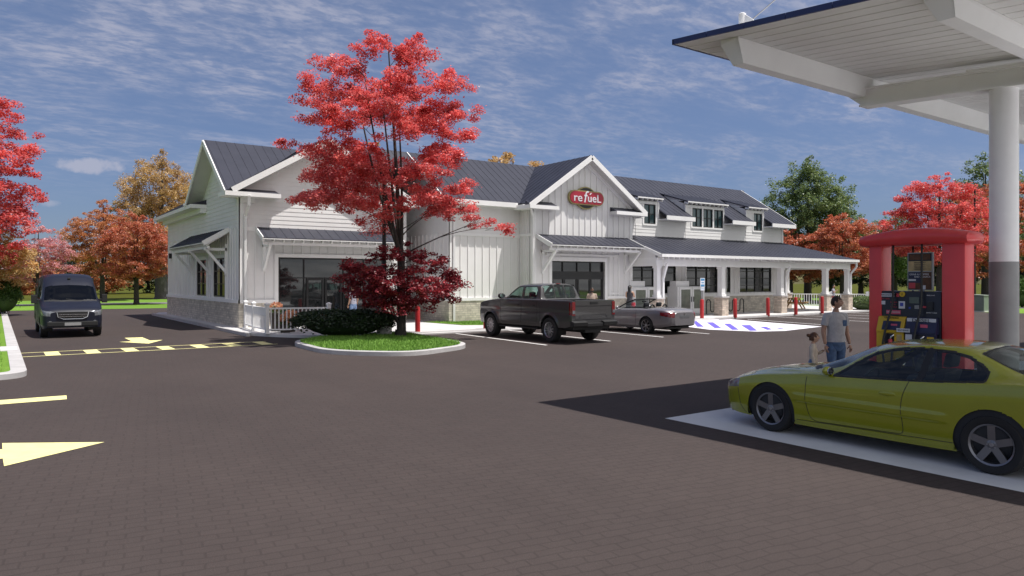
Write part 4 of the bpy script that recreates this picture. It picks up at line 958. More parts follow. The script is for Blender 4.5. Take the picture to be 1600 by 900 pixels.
def beam(xc, parent):
    b = MB()
    web = [(7.64, 5.70), (1.7, 5.255), (1.7, 5.07), (7.25, 5.385)]
    b.ext([(xc - 0.10, y, z) for y, z in web], (0.20, 0, 0))
    b.bar((xc, 7.66, 5.715), (xc, 1.7, 5.27), 0.32, 0.032); b.bar((xc, 7.27, 5.37), (xc, 1.7, 5.055), 0.32, 0.032)
    b.bar((xc, 5.42, 5.58), (xc, 4.23, 5.49), 0.37, 0.038)
    b.bar((xc, 5.37, 5.24), (xc, 4.34, 5.18), 0.39, 0.032)
    return b.build('beam', 'canopy_steel', parent)
for xc, yc in ((13.33, 4.93), (24.6, 4.93)):
    beam(xc, can)
    cl = MB(); cl.lathe([(0.207, 0.0), (0.207, 2.40)], 32, (xc, yc, 0)); cl.build('column_base', 'column_grey', can, smooth=40)
    cl = MB(); cl.lathe([(0.204, 2.40), (0.204, 5.22)], 32, (xc, yc, 0)); cl.build('column', 'white_gloss', can, smooth=40)
    sp = MB(); sp.box(xc - 0.11, 4.10, 5.46, xc + 0.11, 4.30, cs(4.2) - 0.2); sp.build('stub_post', 'canopy_steel', can)
mp_ = MB(); px, py = 9.34, 7.0; z0 = cs(py) + 0.06
mp_.lathe([(0.055, z0), (0.055, z0 + 0.26), (0.035, z0 + 0.275)], 16, (px, py, 0)); mp_.ext([(px - 0.01, py - 0.05, z0 + 0.24), (px - 0.01, py - 0.20, z0 + 0.12), (px - 0.01, py - 0.16, z0), (px - 0.01, py - 0.05, z0)], (0.025, 0, 0))
ms = mp_.build('stay_mast', 'white_gloss', can, smooth=40)
st = MB(); st.tube([(px, py - 0.17, z0 + 0.12), (px + 1.6, py - 2.2, z0 + 2.2)], 0.011, 6); st.build('stay_rod', 'galvanised', can)

# ------------------------------------------------------------------ fuel pump
PX_ = 12.0
fp = thing('fuel_pump', 'red arched fuel dispenser with black and yellow panel and two hoses', 'fuel pump', (PX_ + 0.2, 5.7, 0.13), world=True)
def rbox(name, x0, y0, z0, x1, y1, z1, m, par, bev=0.03):
    b = MB(); b.box(x0, y0, z0, x1, y1, z1); return b.build(name, m, par, bevel=bev, smooth=40)
rbox('pillar', PX_, 6.235, 0.13, PX_ + 0.34, 6.455, 2.72, 'pump_red', fp, 0.035)
rbox('pillar', PX_, 4.955, 0.13, PX_ + 0.34, 5.305, 2.72, 'pump_red', fp, 0.05)
def arch():
    b = MB(); n = 28; ya, yb = 6.62, 4.82
    vs = []; sec = 12
    for i in range(n + 1):
        t = i / n; y = ya + (yb - ya) * t; s_ = 2 * t - 1
        zt = 2.83 + 0.115 * (1 - s_ * s_); zb = 2.655
        e = min(1, math.sqrt(max(0, 1 - max(0, (abs(s_) - 0.93) / 0.07) ** 2)) * 0.55 + 0.45) if abs(s_) > 0.93 else 1
        hx, hz = 0.30 * e, (zt - zb) / 2 * e; cz_ = (zt + zb) / 2
        for k in range(sec):
            a = 2 * math.pi * k / sec + math.pi / sec; ca, sa = math.cos(a), math.sin(a)
            r_ = 1 / (abs(ca) ** 3.2 + abs(sa) ** 3.2) ** (1 / 3.2); vs.append((PX_ + 0.17 + hx * ca * r_, y, cz_ + hz * sa * r_))
    fs = [(i * sec + k, i * sec + (k + 1) % sec, (i + 1) * sec + (k + 1) % sec, (i + 1) * sec + k) for i in range(n) for k in range(sec)] + [tuple(range(sec))[::-1], tuple(range(n * sec, (n + 1) * sec))]
    b.add(vs, fs); return b.build('arch', 'pump_red', fp, smooth=45)
arch()
cab = rbox('cabinet', PX_ + 0.02, 5.31, 0.13, PX_ + 0.40, 6.29, 1.925, 'pump_black', fp, 0.012)
def pl(name, y0, y1, z0, z1, m, x=PX_ + 0.018, th=0.006, par=None):
    b = MB(); b.box(x - th, y0, z0, x, y1, z1); return b.build(name, m, par or fp)
def ptext(body, y, z, h, m, x, par=None, sx=1.0):
    return text_faces(body, h, m, 'lettering', par or fp, Vector((x, y, z)), (R(90), 0, R(-90)), depth=0.0015, sx=sx)
# slanted lower consoles: yellow left, navy right
def console(y0, y1, m, lab, tm):
    b = MB(); b.ext([(PX_ + 0.02, y1, 1.51), (PX_ - 0.02, y1, 1.50), (PX_ - 0.10, y1, 1.28), (PX_ - 0.10, y1, 1.25), (PX_ + 0.02, y1, 1.25)], (0, y0 - y1, 0)); c = b.build('console', m, fp)
    s_ = MB(); s_.ext([(PX_ - 0.032, y1 - 0.09, 1.46), (PX_ - 0.108, y1 - 0.09, 1.295), (PX_ - 0.103, y1 - 0.09, 1.29), (PX_ - 0.027, y1 - 0.09, 1.462)], (0, (y0 - y1) + 0.15, 0)) if m == 'pump_yellow' else None
    if m == 'pump_yellow': s_.build('keypad', 'pump_navy', c)
    return c
cy = console(5.83, 6.27, 'pump_yellow', '', ''); cn = console(5.34, 5.81, 'pump_navy', '', '')
pl('label', 5.36, 5.80, 1.425, 1.495, 'label_white', PX_ - 0.036); ptext('DIESEL', 5.58, 1.46, 0.075, 'pump_black', PX_ - 0.046, sx=1.3)
ptext('UNLEADED', 6.05, 1.487, 0.042, 'pump_black', PX_ - 0.036, sx=1.1)
pl('label', 5.94, 6.04, 1.345, 1.39, 'label_pink', PX_ - 0.072); pl('label', 5.47, 5.58, 1.35, 1.40, 'label_pink', PX_ - 0.07)
pl('nozzle_panel', 5.83, 6.27, 0.7, 1.245, 'pump_yellow', PX_ - 0.04, 0.05); pl('nozzle_panel', 5.34, 5.81, 0.7, 1.245, 'pump_navy', PX_ - 0.04, 0.05)
pl('nozzle_recess', 5.98, 6.14, 0.95, 1.235, 'pump_black', PX_ - 0.088); pl('nozzle_recess', 5.50, 5.66, 0.95, 1.235, 'pump_black', PX_ - 0.088)
pl('label', 5.86, 5.94, 1.12, 1.22, 'label_cream', PX_ - 0.089); pl('label', 5.70, 5.80, 1.05, 1.235, 'label_white', PX_ - 0.089); pl('label', 5.37, 5.47, 1.06, 1.21, 'pump_yellow', PX_ - 0.089); ptext('85', 5.42, 1.15, 0.08, 'pump_black', PX_ - 0.098)
pl('label', 5.72, 5.93, 1.265, 1.325, 'label_white', PX_ - 0.112); ptext('SELF SERVE', 5.825, 1.295, 0.036, 'pump_navy', PX_ - 0.12)
# upper fascia labels
pl('label', 6.0, 6.26, 1.83, 1.885, 'label_white'); pl('label', 5.95, 6.03, 1.83, 1.885, 'label_red'); ptext('EMERGENCY STOP', 6.13, 1.857, 0.034, 'pump_black', PX_ + 0.010)
b = MB(); b.lathe([(0.045, -0.008), (0.045, 0.0)], 20, (PX_ + 0.012, 5.90, 1.875), 'x'); b.build('round_label', 'pump_yellow', fp); ptext('i', 5.90, 1.875, 0.07, 'pump_black', PX_ - 0.0)
ptext('PAY HERE', 6.18, 1.795, 0.034, 'label_red', PX_ + 0.016)
pl('label', 6.18, 6.26, 1.70, 1.76, 'label_white'); pl('label', 5.86, 5.96, 1.64, 1.76, 'label_white'); pl('label', 5.885, 5.935, 1.68, 1.735, 'label_blue', PX_ + 0.012)
pl('label', 5.93, 6.16, 1.545, 1.61, 'label_pink'); ptext('NO SMOKING', 6.045, 1.578, 0.034, 'label_white', PX_ + 0.010)
for k in range(3): ptext(('REGULAR', 'PLUS', 'PREMIUM')[k], 6.04, 1.74 - 0.04 * k, 0.026, 'label_red', PX_ + 0.016)
pl('display', 5.64, 5.79, 1.73, 1.83, 'screen_grey'); pl('keypad', 5.64, 5.71, 1.64, 1.70, 'column_grey'); pl('card_reader', 5.42, 5.50, 1.63, 1.76, 'pump_black', PX_ + 0.014, 0.03); pl('label', 5.53, 5.58, 1.66, 1.69, 'label_red'); pl('label', 5.77, 5.80, 1.64, 1.67, 'label_blue')
ptext('INSERT CARD', 5.45, 1.585, 0.026, 'label_white', PX_ + 0.016); ptext('PRESS START', 5.46, 1.86, 0.022, 'label_white', PX_ + 0.016)
def hose(y0, yk, yn):
    pts = []
    ctrl = [(PX_ - 0.02, y0, 2.68), (PX_ - 0.03, y0, 2.1), (PX_ - 0.05, y0 - 0.005, 1.75), (PX_ - 0.13, yk, 1.35), (PX_ - 0.17, yn, 1.0), (PX_ - 0.15, yn - 0.03, 0.72), (PX_ - 0.13, yn - 0.1, 0.66), (PX_ - 0.12, yn - 0.13, 0.95), (PX_ - 0.12, yn - 0.12, 1.10)]
    ts = np.linspace(0, 1, len(ctrl)); tt = np.linspace(0, 1, 40)
    c = np.stack([pchip(ts, [q[k] for q in ctrl], tt) for k in range(3)], 1)
    h = MB(); h.tube([tuple(q) for q in c], 0.017, 8); ho = h.build('hose', 'hose_black', fp, smooth=True)
    n = MB(); y = yn - 0.11
    n.bar((PX_ - 0.13, y, 1.06), (PX_ - 0.12, y + 0.015, 1.14), 0.05, 0.055); nz = n.build('nozzle', 'label_red', fp, bevel=0.012)
    s_ = MB(); s_.tube([(PX_ - 0.125, y + 0.01, 1.13), (PX_ - 0.12, y - 0.005, 1.18), (PX_ - 0.115, y - 0.05, 1.22)], [0.017, 0.014, 0.012], 8); s_.build('spout', 'chrome', nz, smooth=True)
hose(6.03, 6.09, 6.13); hose(5.58, 5.62, 5.66)
for y, r_ in ((5.36, 0.022), (5.335, 0.018), (5.83, 0.014)):
    t_ = MB(); t_.tube([(PX_ + 0.22, y, 1.9), (PX_ + 0.22, y, 2.68)], r_, 8); t_.build('riser_pipe', 'pole_black', fp, smooth=True)
fr = MB(); fr.box(PX_ + 0.15, 5.495, 1.935, PX_ + 0.20, 5.885, 2.55); board_ = fr.build('notice_board', 'galvanised', fp)
X_ = PX_ + 0.149
for y0, y1, z0, z1, m in ((5.51, 5.87, 2.41, 2.535, 'pump_black'), (5.53, 5.85, 2.43, 2.52, 'hair_auburn'), (5.51, 5.87, 2.25, 2.41, 'label_cream'), (5.51, 5.87, 1.95, 2.235, 'hair_auburn'), (5.68, 5.87, 2.06, 2.235, 'pump_navy'), (5.76, 5.86, 1.97, 2.06, 'label_red'), (5.75, 5.865, 2.09, 2.12, 'label_white'), (5.60, 5.64, 1.955, 2.02, 'label_white')):
    b = MB(); th = {'pump_navy': 0.004, 'label_red': 0.006, 'label_white': 0.008}.get(m, 0.002); th = 0.004 if m == 'hair_auburn' and z0 > 2.4 else th
    b.box(X_ - th, y0, z0, X_, y1, z1); b.build('poster', m, board_)
def btext(body, y, z, h, m):
    return text_faces(body, h, m, 'lettering', board_, Vector((X_ - 0.006, y, z)), (R(90), 0, R(-90)), depth=0.0015)
btext('GRAB A COFFEE', 5.70, 2.195, 0.042, 'label_white'); btext('AND A SNACK', 5.65, 2.155, 0.038, 'label_white')
for k in range(4): btext('FRESH HOT DAILY', 5.69, 2.385 - 0.035 * k, 0.022, 'pump_black')

# ------------------------------------------------------------------ bollards
bol_spots = [((13.35, 25.05), 'red steel bollard between the dark maple and the lawn by the store'), ((16.55, 25.1), 'red steel bollard partly hidden by the front of the pickup'), ((30.3, 25.25), 'red bollard carrying the parking sign on a post'), ((33.0, 25.2), 'red bollard next right after the bollard with the sign'), ((36.1, 25.3), 'red bollard before the plain stretch of stone wall, third from the sign'), ((38.75, 25.25), 'red bollard in front of the wooden picnic table'), ((41.6, 25.3), 'red bollard farthest from the pickup, beside the stone porch pier')]
bproto = None
for i, ((x, y), lab) in enumerate(bol_spots):
    if bproto is None:
        b = MB(); b.lathe([(0.10, 0.0), (0.10, 0.98), (0.085, 1.03), (0.05, 1.055)], 20); bproto = b.build('bollard', 'bollard_red', smooth=35); o = bproto
    else: o = bproto.copy(); COL.objects.link(o)
    o.location = (x, y, 0.05); o.rotation_euler = (R((i * 37 % 5 - 2) * 0.25), R((i * 53 % 5 - 2) * 0.25), i)
    tag(o, lab, 'bollard', 'red bollards along the store walk')
ps = thing('parking_sign', 'blue and white parking sign on a thin metal post', 'sign', (30.3, 25.25, 1.10))
b = MB(); b.tube([(0, 0, 0), (0, 0, 1.12)], 0.025, 8); b.build('post', 'galvanised', ps, smooth=True)
b = MB(); b.box(-0.17, -0.05, 0.66, 0.17, -0.03, 1.12); p1 = b.build('sign_plate', 'sign_white', ps)
b = MB(); b.box(-0.14, -0.056, 0.98, 0.14, -0.05, 1.09); b.box(-0.14, -0.056, 0.68, 0.14, -0.05, 0.78); b.box(-0.10, -0.056, 0.85, 0.10, -0.05, 0.90); b.build('blue_band', 'sign_blue', p1)
b = MB(); b.box(-0.15, -0.05, 0.47, 0.15, -0.03, 0.63); b.build('sign_plate', 'sign_white', ps)
text_faces('RESERVED', 0.06, 'sign_blue', 'lettering', ps, Vector((0, -0.053, 0.55)), (R(90), 0, 0), depth=0.001)
# ------------------------------------------------------------------ ice freezers
def freezer(x0, w, lab):
    f = thing('ice_freezer', lab, 'freezer', (x0, 28.25, FFE), group='white freezers on the porch')
    b = MB(); b.box(0, 0, 0.06, w, 0.78, 1.64); b.box(0.05, 0.06, 0.0, w - 0.05, 0.74, 0.06); b.build('cabinet', 'white_satin', f, bevel=0.012)
    for k in range(2):
        a = 0.12 + k * (w - 0.16) / 2; e = a + (w - 0.24) / 2
        d = MB(); d.box(a, -0.05, 0.10, a + 0.13, -0.002, 1.60); d.box(e - 0.13, -0.05, 0.10, e, -0.002, 1.60); d.box(a + 0.13, -0.05, 1.47, e - 0.13, -0.002, 1.60); d.box(a + 0.13, -0.05, 0.10, e - 0.13, -0.002, 0.36); dd = d.build('door', 'white_satin', f)
        g = MB(); g.box(a + 0.13, -0.035, 0.36, e - 0.13, -0.02, 1.47); g.build('pane', 'freezer_glass', dd)
        h = MB(); hx = e - 0.07 if k == 0 else a + 0.07; h.bar((hx, -0.08, 0.75), (hx, -0.08, 1.05), 0.03, 0.03); h.build('handle', 'dark_trim', dd)
    b = MB(); b.box(0.0, 0.12, 1.64, 1.12, 0.60, 1.96); b.build('top_box', 'white_satin', f, bevel=0.01)
    return f
freezer(31.8, 2.35, 'white two door freezer right of the first porch post, near the sign'); freezer(28.15, 2.3, 'white two door freezer behind the woman with the red bag')
# ------------------------------------------------------------------ wave bicycle racks
def rack(x, lab):
    pts = [(0, 0, 0)]
    n = 4; w = 0.36
    path = [(0, 0.0)]
    for k in range(n):
        up = k % 2 == 0; c = w * (k + 0.5); zc = 0.70 if up else 0.28
        for q in range(0, 9):
            a = math.pi - math.pi * q / 8 if up else math.pi + math.pi * q / 8
            path.append((c + w / 2 * math.cos(a), zc + w / 2 * math.sin(a) * 0.9))
    path.append((w * n, 0.70)); 
    path = path[:-1] + [(w * n, 0.28 if n % 2 == 0 else 0.7)]
    for q in range(1, 9): path.append((w * n + w / 2 - w / 2 * math.cos(math.pi * q / 8), 0.70 + w / 2 * math.sin(math.pi * q / 8) * 0.9))
    path.append((w * (n + 1), 0.0))
    b = MB(); b.tube([(p[0], 0, p[1]) for p in path], 0.03, 8); b.lathe([(0.07, 0), (0.07, 0.012)], 12, (0, 0, 0)); b.lathe([(0.07, 0), (0.07, 0.012)], 12, (w * (n + 1), 0, 0))
    o = b.build('bicycle_rack', 'dark_trim', smooth=40); o.location = (x, 28.2, FFE); tag(o, lab, 'bicycle rack', 'wave bicycle racks on the porch')
rack(34.25, 'black wave bicycle rack just right of the white freezer'); rack(35.95, 'black wave bicycle rack right of the stone porch pier, under the window')
# ------------------------------------------------------------------ railings
def railing(name, p0, p1, parent, h=0.95, posts=True, sp=0.135):
    a = Vector((*p0, 0)); b_ = Vector((*p1, 0)); L = (b_ - a).length; d = (b_ - a) / L; mb = MB()
    mb.bar(a + Vector((0, 0, h)), b_ + Vector((0, 0, h)), 0.07, 0.06); mb.bar(a + Vector((0, 0, 0.16)), b_ + Vector((0, 0, 0.16)), 0.05, 0.05)
    n = int(L / sp)
    for i in range(1, n): q = a + d * (L * i / n); mb.box(q.x - 0.018, q.y - 0.018, 0.17, q.x + 0.018, q.y + 0.018, h - 0.01)
    return mb.build(name, 'trim', parent)
def post(p, parent, h=1.08, w=0.13):
    b = MB(); b.box(p[0] - w / 2, p[1] - w / 2, 0, p[0] + w / 2, p[1] + w / 2, h); c = w / 2 + 0.02
    b.box(p[0] - c, p[1] - c, h, p[0] + c, p[1] + c, h + 0.04); b.add([(p[0] - c, p[1] - c, h + 0.04), (p[0] + c, p[1] - c, h + 0.04), (p[0] + c, p[1] + c, h + 0.04), (p[0] - c, p[1] + c, h + 0.04), (p[0], p[1], h + 0.09)], [(0, 1, 4), (1, 2, 4), (2, 3, 4), (3, 0, 4), (0, 3, 2, 1)])
    b.box(p[0] - c, p[1] - c, 0, p[0] + c, p[1] + c, 0.05); return b.build('post', 'trim', parent)
rl = thing('patio_railing', 'white picket railing round the corner patio by the hedge', 'railing', (8.2, 27.2, FFE))
o0 = Vector((8.2, 27.2))
P0 = [(0.33, 4.05), (0.12, 2.15), (0.0, 0.0), (2.15, -0.62)]
for q in P0: post(q, rl)
for i, (p, q) in enumerate(zip(P0, P0[1:])):
    railing('picket_panel', p, q, rl)
lb = MB()
for p, q in zip(P0[:2], P0[1:3]): lb.bar((p[0], p[1], 0.80), (q[0], q[1], 0.80), 0.03, 0.25)
lb.build('top_board', 'trim', rl)
rr = thing('patio_railing', 'white picket railing of the patio at the far end of the porch', 'railing', (49.8, 33.2, FFE))
P1 = [(-3.0, 4.2), (0.0, 0.0), (1.5, -2.8), (3.7, -4.4), (5.2, -5.4)]
P1 = [(-2.6, 3.3), (0.0, 0.0), (1.55, -2.75), (3.75, -4.35), (5.3, -5.4)]
for q in P1: post(q, rr, w=0.2)
for p, q in zip(P1, P1[1:]): railing('picket_panel', p, q, rr, sp=0.17)
# ------------------------------------------------------------------ picnic table, bin, lamps
pt = thing('picnic_table', 'wooden picnic table on the patio under the porch roof', 'picnic table', (46.0, 30.1, FFE), R(25))
b = MB()
for k in range(5): b.box(-0.9, -0.36 + 0.15 * k, 0.72, 0.9, -0.23 + 0.15 * k, 0.76)
b.build('tabletop', 'wood', pt)
for s_ in (-1, 1):
    b = MB(); b.box(-0.9, s_ * 0.72 - 0.13, 0.43, 0.9, s_ * 0.72 + 0.13, 0.47); b.build('bench', 'wood', pt)
    b = MB(); b.bar((s_ * 0.62, -0.62, 0), (s_ * 0.62, -0.22, 0.72), 0.05, 0.09); b.bar((s_ * 0.62, 0.62, 0), (s_ * 0.62, 0.22, 0.72), 0.05, 0.09); b.bar((s_ * 0.67, -0.78, 0.40), (s_ * 0.67, 0.78, 0.40), 0.04, 0.09); b.build('leg_frame', 'wood', pt)
bn = thing('utility_cabinet', 'grey green utility cabinet on the lawn below the lamp post', 'utility cabinet', (53.6, 21.2, 0.0))
b = MB(); b.box(-0.55, -0.45, 0, 0.55, 0.45, 0.07); b.build('plinth', 'concrete', bn)
b = MB(); b.box(-0.5, -0.4, 0.07, 0.5, 0.4, 1.05); b.ext([(-0.53, -0.43, 1.05), (0.53, -0.43, 1.05), (0.53, 0.43, 1.10), (-0.53, 0.43, 1.10)], (0, 0, 0.06)); bb = b.build('cabinet', 'bin_green', bn, bevel=0.01)
b = MB(); b.box(-0.515, -0.3, 0.15, -0.505, 0.3, 0.98); b.build('door', 'bin_green', bn)
def lamp(x, y, h, lab, arm, base=0.75, z=0.0):
    l = thing('lamp_post', lab, 'lamp post', (x, y, z), group='black lamp posts')
    if base:
        b = MB(); b.lathe([(0.28, 0), (0.28, base - 0.03), (0.26, base)], 20); b.build('footing', 'concrete', l, smooth=35)
    b = MB(); b.lathe([(0.17, base), (0.17, base + 0.1), (0.14, base + 0.12)], 16); b.lathe([(0.085, base + 0.05), (0.06, h)], 14); b.build('pole', 'pole_black', l, smooth=35)
    b = MB(); b.bar((0, 0, h - 0.05), (arm[0], arm[1], h - 0.02), 0.06, 0.06); ar = b.build('arm', 'pole_black', l)
    c = Vector((arm[0], arm[1], h)); d = Vector((arm[0], arm[1], 0)).normalized() * 0.45
    b = MB(); b.bar(c - d * 0.3 - Vector((0, 0, 0.02)), c + d - Vector((0, 0, 0.02)), 0.34, 0.09); b.build('lamp_head', 'pole_black', l, bevel=0.02)
lamp(11.45, 24.05, 6.2, 'black lamp post on a concrete footing behind the red maple', (0.42, 0.6), z=0.11)
lamp(58.2, 23.4, 9.0, 'black lamp post on the far lawn behind the fuel pump', (2.0, -0.6), base=0.4)
# flower planters behind the railing
def planter(x, y, lab, h, seed):
    p = thing('flower_planter', lab, 'planter', (x, y, FFE))
    b = MB(); b.lathe([(0.17, 0), (0.24, h - 0.05), (0.26, h - 0.05), (0.26, h), (0.21, h)], 18); b.build('pot', 'pot_dark', p, smooth=35)
    rs = np.random.RandomState(seed); n = 260; c = rs.normal(0, 1, (n, 3)); c /= np.linalg.norm(c, axis=1)[:, None]; c *= rs.uniform(0.4, 1, n)[:, None] ** 0.5
    c = c * np.array([0.26, 0.26, 0.20]) + np.array([0, 0, h + 0.24]); np_mesh('blossoms', leaf_quads(rs, c, 0.075, 0.07, 0.9), 4, 'petal', p)
    c = rs.normal(0, 1, (180, 3)) * np.array([0.13, 0.13, 0.08]) + np.array([0, 0, h + 0.06]); np_mesh('leaves', leaf_quads(rs, c, 0.10, 0.05, 0.9), 4, 'leaf_bush', p)
# ------------------------------------------------------------------ vegetation
def leaf_quads(rs, c, ln, wd, tilt=0.6):
    """one kite-shaped leaf per centre, mostly lying flat"""
    n = len(c); nrm = rs.normal(0, tilt, (n, 3)); nrm[:, 2] += 1.0; nrm /= np.linalg.norm(nrm, axis=1)[:, None]
    a = rs.normal(0, 1, (n, 3)); a -= nrm * (a * nrm).sum(1)[:, None]; a /= np.linalg.norm(a, axis=1)[:, None]; b = np.cross(nrm, a)
    s_ = rs.uniform(0.65, 1.3, n)[:, None]; a = a * ln * s_; b = b * wd * s_ * 0.5
    return np.stack([c - a * 0.5, c + b - a * 0.05, c + a * 0.5, c - b - a * 0.05], 1)
def bez(a, b, c, n=6):
    a, b, c = Vector(a), Vector(b), Vector(c); return [a * (1 - t) ** 2 + b * 2 * t * (1 - t) + c * t * t for t in (i / n for i in range(n + 1))]
def tree(label, loc, prof, fork, tr, leafm, n_leaf, leaf, seed, npads=90, pad=0.8, flat_=0.40, bark='bark', group=None, name='maple_tree', extra=(), stems=4, lean=(0, 0), inner=0.35, tilt=0.55, droop=0.25, sub=7, cs=(0, 0)):
    """prof: (height, radius) outline of the crown; pads of leaves at the ends of limbs"""
    rs = np.random.RandomState(seed); rnd = random.Random(seed)
    t = thing(name, label, 'tree', (loc[0], loc[1], loc[2] if len(loc) > 2 else 0.0), group=group)
    hs = [p[0] for p in prof]; rr = [p[1] for p in prof]; top = hs[-1]
    br = MB()
    # trunk and leaders
    tp = [(0, 0, -0.1), (0.01, 0, 0.25), (lean[0] * 0.4, lean[1] * 0.4, fork * 0.5), (lean[0], lean[1], fork)]
    br.tube(tp, [tr * 1.5, tr * 1.12, tr, tr * 0.9], 12)
    leaders = []
    for k in range(stems):
        a = 2 * math.pi * k / stems + rnd.uniform(-0.4, 0.4); frac = 1.0 if k == 0 else rnd.uniform(0.62, 0.88); h = fork + (top - fork) * frac * 0.94
        r_ = 0.1 if k == 0 else 0.45 * float(np.interp(h, hs, rr)) * rnd.uniform(0.6, 1.1)
        pts = bez((lean[0], lean[1], fork - 0.15), (math.cos(a) * r_ * 0.75 + lean[0] + cs[0] * .4, math.sin(a) * r_ * 0.75 + lean[1] + cs[1] * .4, fork + (h - fork) * 0.4), (math.cos(a) * r_ + cs[0], math.sin(a) * r_ + cs[1], h), 10)
        br.tube(pts, [tr * (0.62 if k == 0 else 0.42) * (1 - 0.88 * i / 10) + 0.008 for i in range(11)], 8); leaders.append(pts)
    pads = []
    tries = 0; mind = pad * 1.02
    area = np.array([max(rr[0], 0.05)] + [1])
    while len(pads) < npads and tries < npads * 60:
        tries += 1
        z = rnd.uniform(hs[0], top); r0 = float(np.interp(z, hs, rr)); rmax = max(rr)
        if rnd.random() > (r0 / rmax) ** 0.8 + 0.08: continue
        q = rnd.random(); rad = max(0.0, r0 - pad * 0.55) * (math.sqrt(inner ** 2 + (1 - inner ** 2) * q)); a = rnd.uniform(0, 2 * math.pi)
        rad *= rnd.uniform(0.86, 1.10)
        p = Vector((rad * math.cos(a) + lean[0] + cs[0], rad * math.sin(a) + lean[1] + cs[1], z)); m_ = mind * (0.9 if tries < npads * 25 else 0.62)
        if all(((p - o[0]) * Vector((1, 1, 1.9)) if False else Vector(((p - o[0]).x, (p - o[0]).y, (p - o[0]).z * 1.9))).length > m_ for o in pads): pads.append((p, pad * rnd.uniform(0.7, 1.2) * (0.75 if z > top - 1 else 1)))
    for e in extra: pads.append((Vector(e[:3]), e[3]))
    allc = []
    wsum = sum(s_ ** 2 for _, s_ in pads)
    nodes = [(q, tr * 0.4) for ld in leaders for q in ld]
    pads.sort(key=lambda o: math.hypot(o[0].x - lean[0] - cs[0] * .5, o[0].y - lean[1] - cs[1] * .5))
    for p, s_ in pads:
        # limb from the nearest leader or from an inner limb, rising then reaching out
        best = None
        for q, qr in nodes:
            dz = p.z - q.z; dh = math.hypot(p.x - q.x, p.y - q.y)
            if dz < 0.10 * dh: continue
            d_ = dh + abs(dz - 0.5 * dh) * 0.9
            if best is None or d_ < best[0]: best = (d_, q, qr)
        q, qr = (best[1], best[2]) if best else (Vector((lean[0], lean[1], fork)), tr * 0.4)
        mid = q.lerp(p, 0.5) + Vector((rnd.uniform(-.15, .15), rnd.uniform(-.15, .15), 0.16 * (p - q).length * rnd.uniform(-0.2, 1)))
        L = (p - q).length; r0 = min(tr * 0.30, 0.008 + 0.0085 * L, qr * 0.8)
        lp = bez(q, mid, p, 6); br.tube(lp, [r0 * (1 - 0.78 * i / 6) for i in range(7)], 5, cap=False)
        nodes += [(lp[i], r0 * (1 - 0.78 * i / 6)) for i in (2, 3, 4, 5)]
        n = int(n_leaf * s_ ** 2 / wsum)
        # a pad is a handful of overlapping sprays
        ns = max(3, int(sub * s_ / pad)); out = Vector((p.x - lean[0], p.y - lean[1], 0)); out = out.normalized() if out.length > 0.3 else Vector((rnd.uniform(-1, 1), rnd.uniform(-1, 1), 0)).normalized()
        for k in range(ns):
            a = rnd.uniform(0, 2 * math.pi); dd = s_ * math.sqrt(rnd.random()) * 0.95
            sc_ = p + Vector((math.cos(a) * dd, math.sin(a) * dd, rnd.uniform(-0.5, 0.6) * flat_ * s_ * 1.3 - droop * dd * dd / s_ * 0.5)) + out * s_ * 0.12
            if rnd.random() < 0.8: br.tube(bez(p.lerp(q, 0.18), p.lerp(sc_, 0.5) + Vector((0, 0, 0.05)), sc_, 3), [r0 * 0.30, r0 * 0.24, r0 * 0.18, 0.003], 3, cap=False)
            m = max(4, n // ns); rad = s_ * rnd.uniform(0.32, 0.55)
            g = rs.normal(0, 1, (m, 3)); g /= np.linalg.norm(g, axis=1)[:, None]; g *= (rs.uniform(0, 1, m) ** 0.42)[:, None]
            tail = rs.uniform(0, 1, m) < 0.12; g[tail] *= rs.uniform(1.0, 1.6, (tail.sum(), 1))
            c = g * np.array([rad, rad, rad * flat_ * 1.35]); c[:, 2] -= droop * (c[:, 0] ** 2 + c[:, 1] ** 2) / max(rad, 0.01) * 0.6
            allc.append(c + np.array(sc_))
    c = np.concatenate(allc)
    br.build('trunk', bark, t, smooth=60, recalc=False)
    np_mesh('crown', leaf_quads(rs, c, leaf, leaf * 0.72, tilt), 4, leafm, t)
    return t
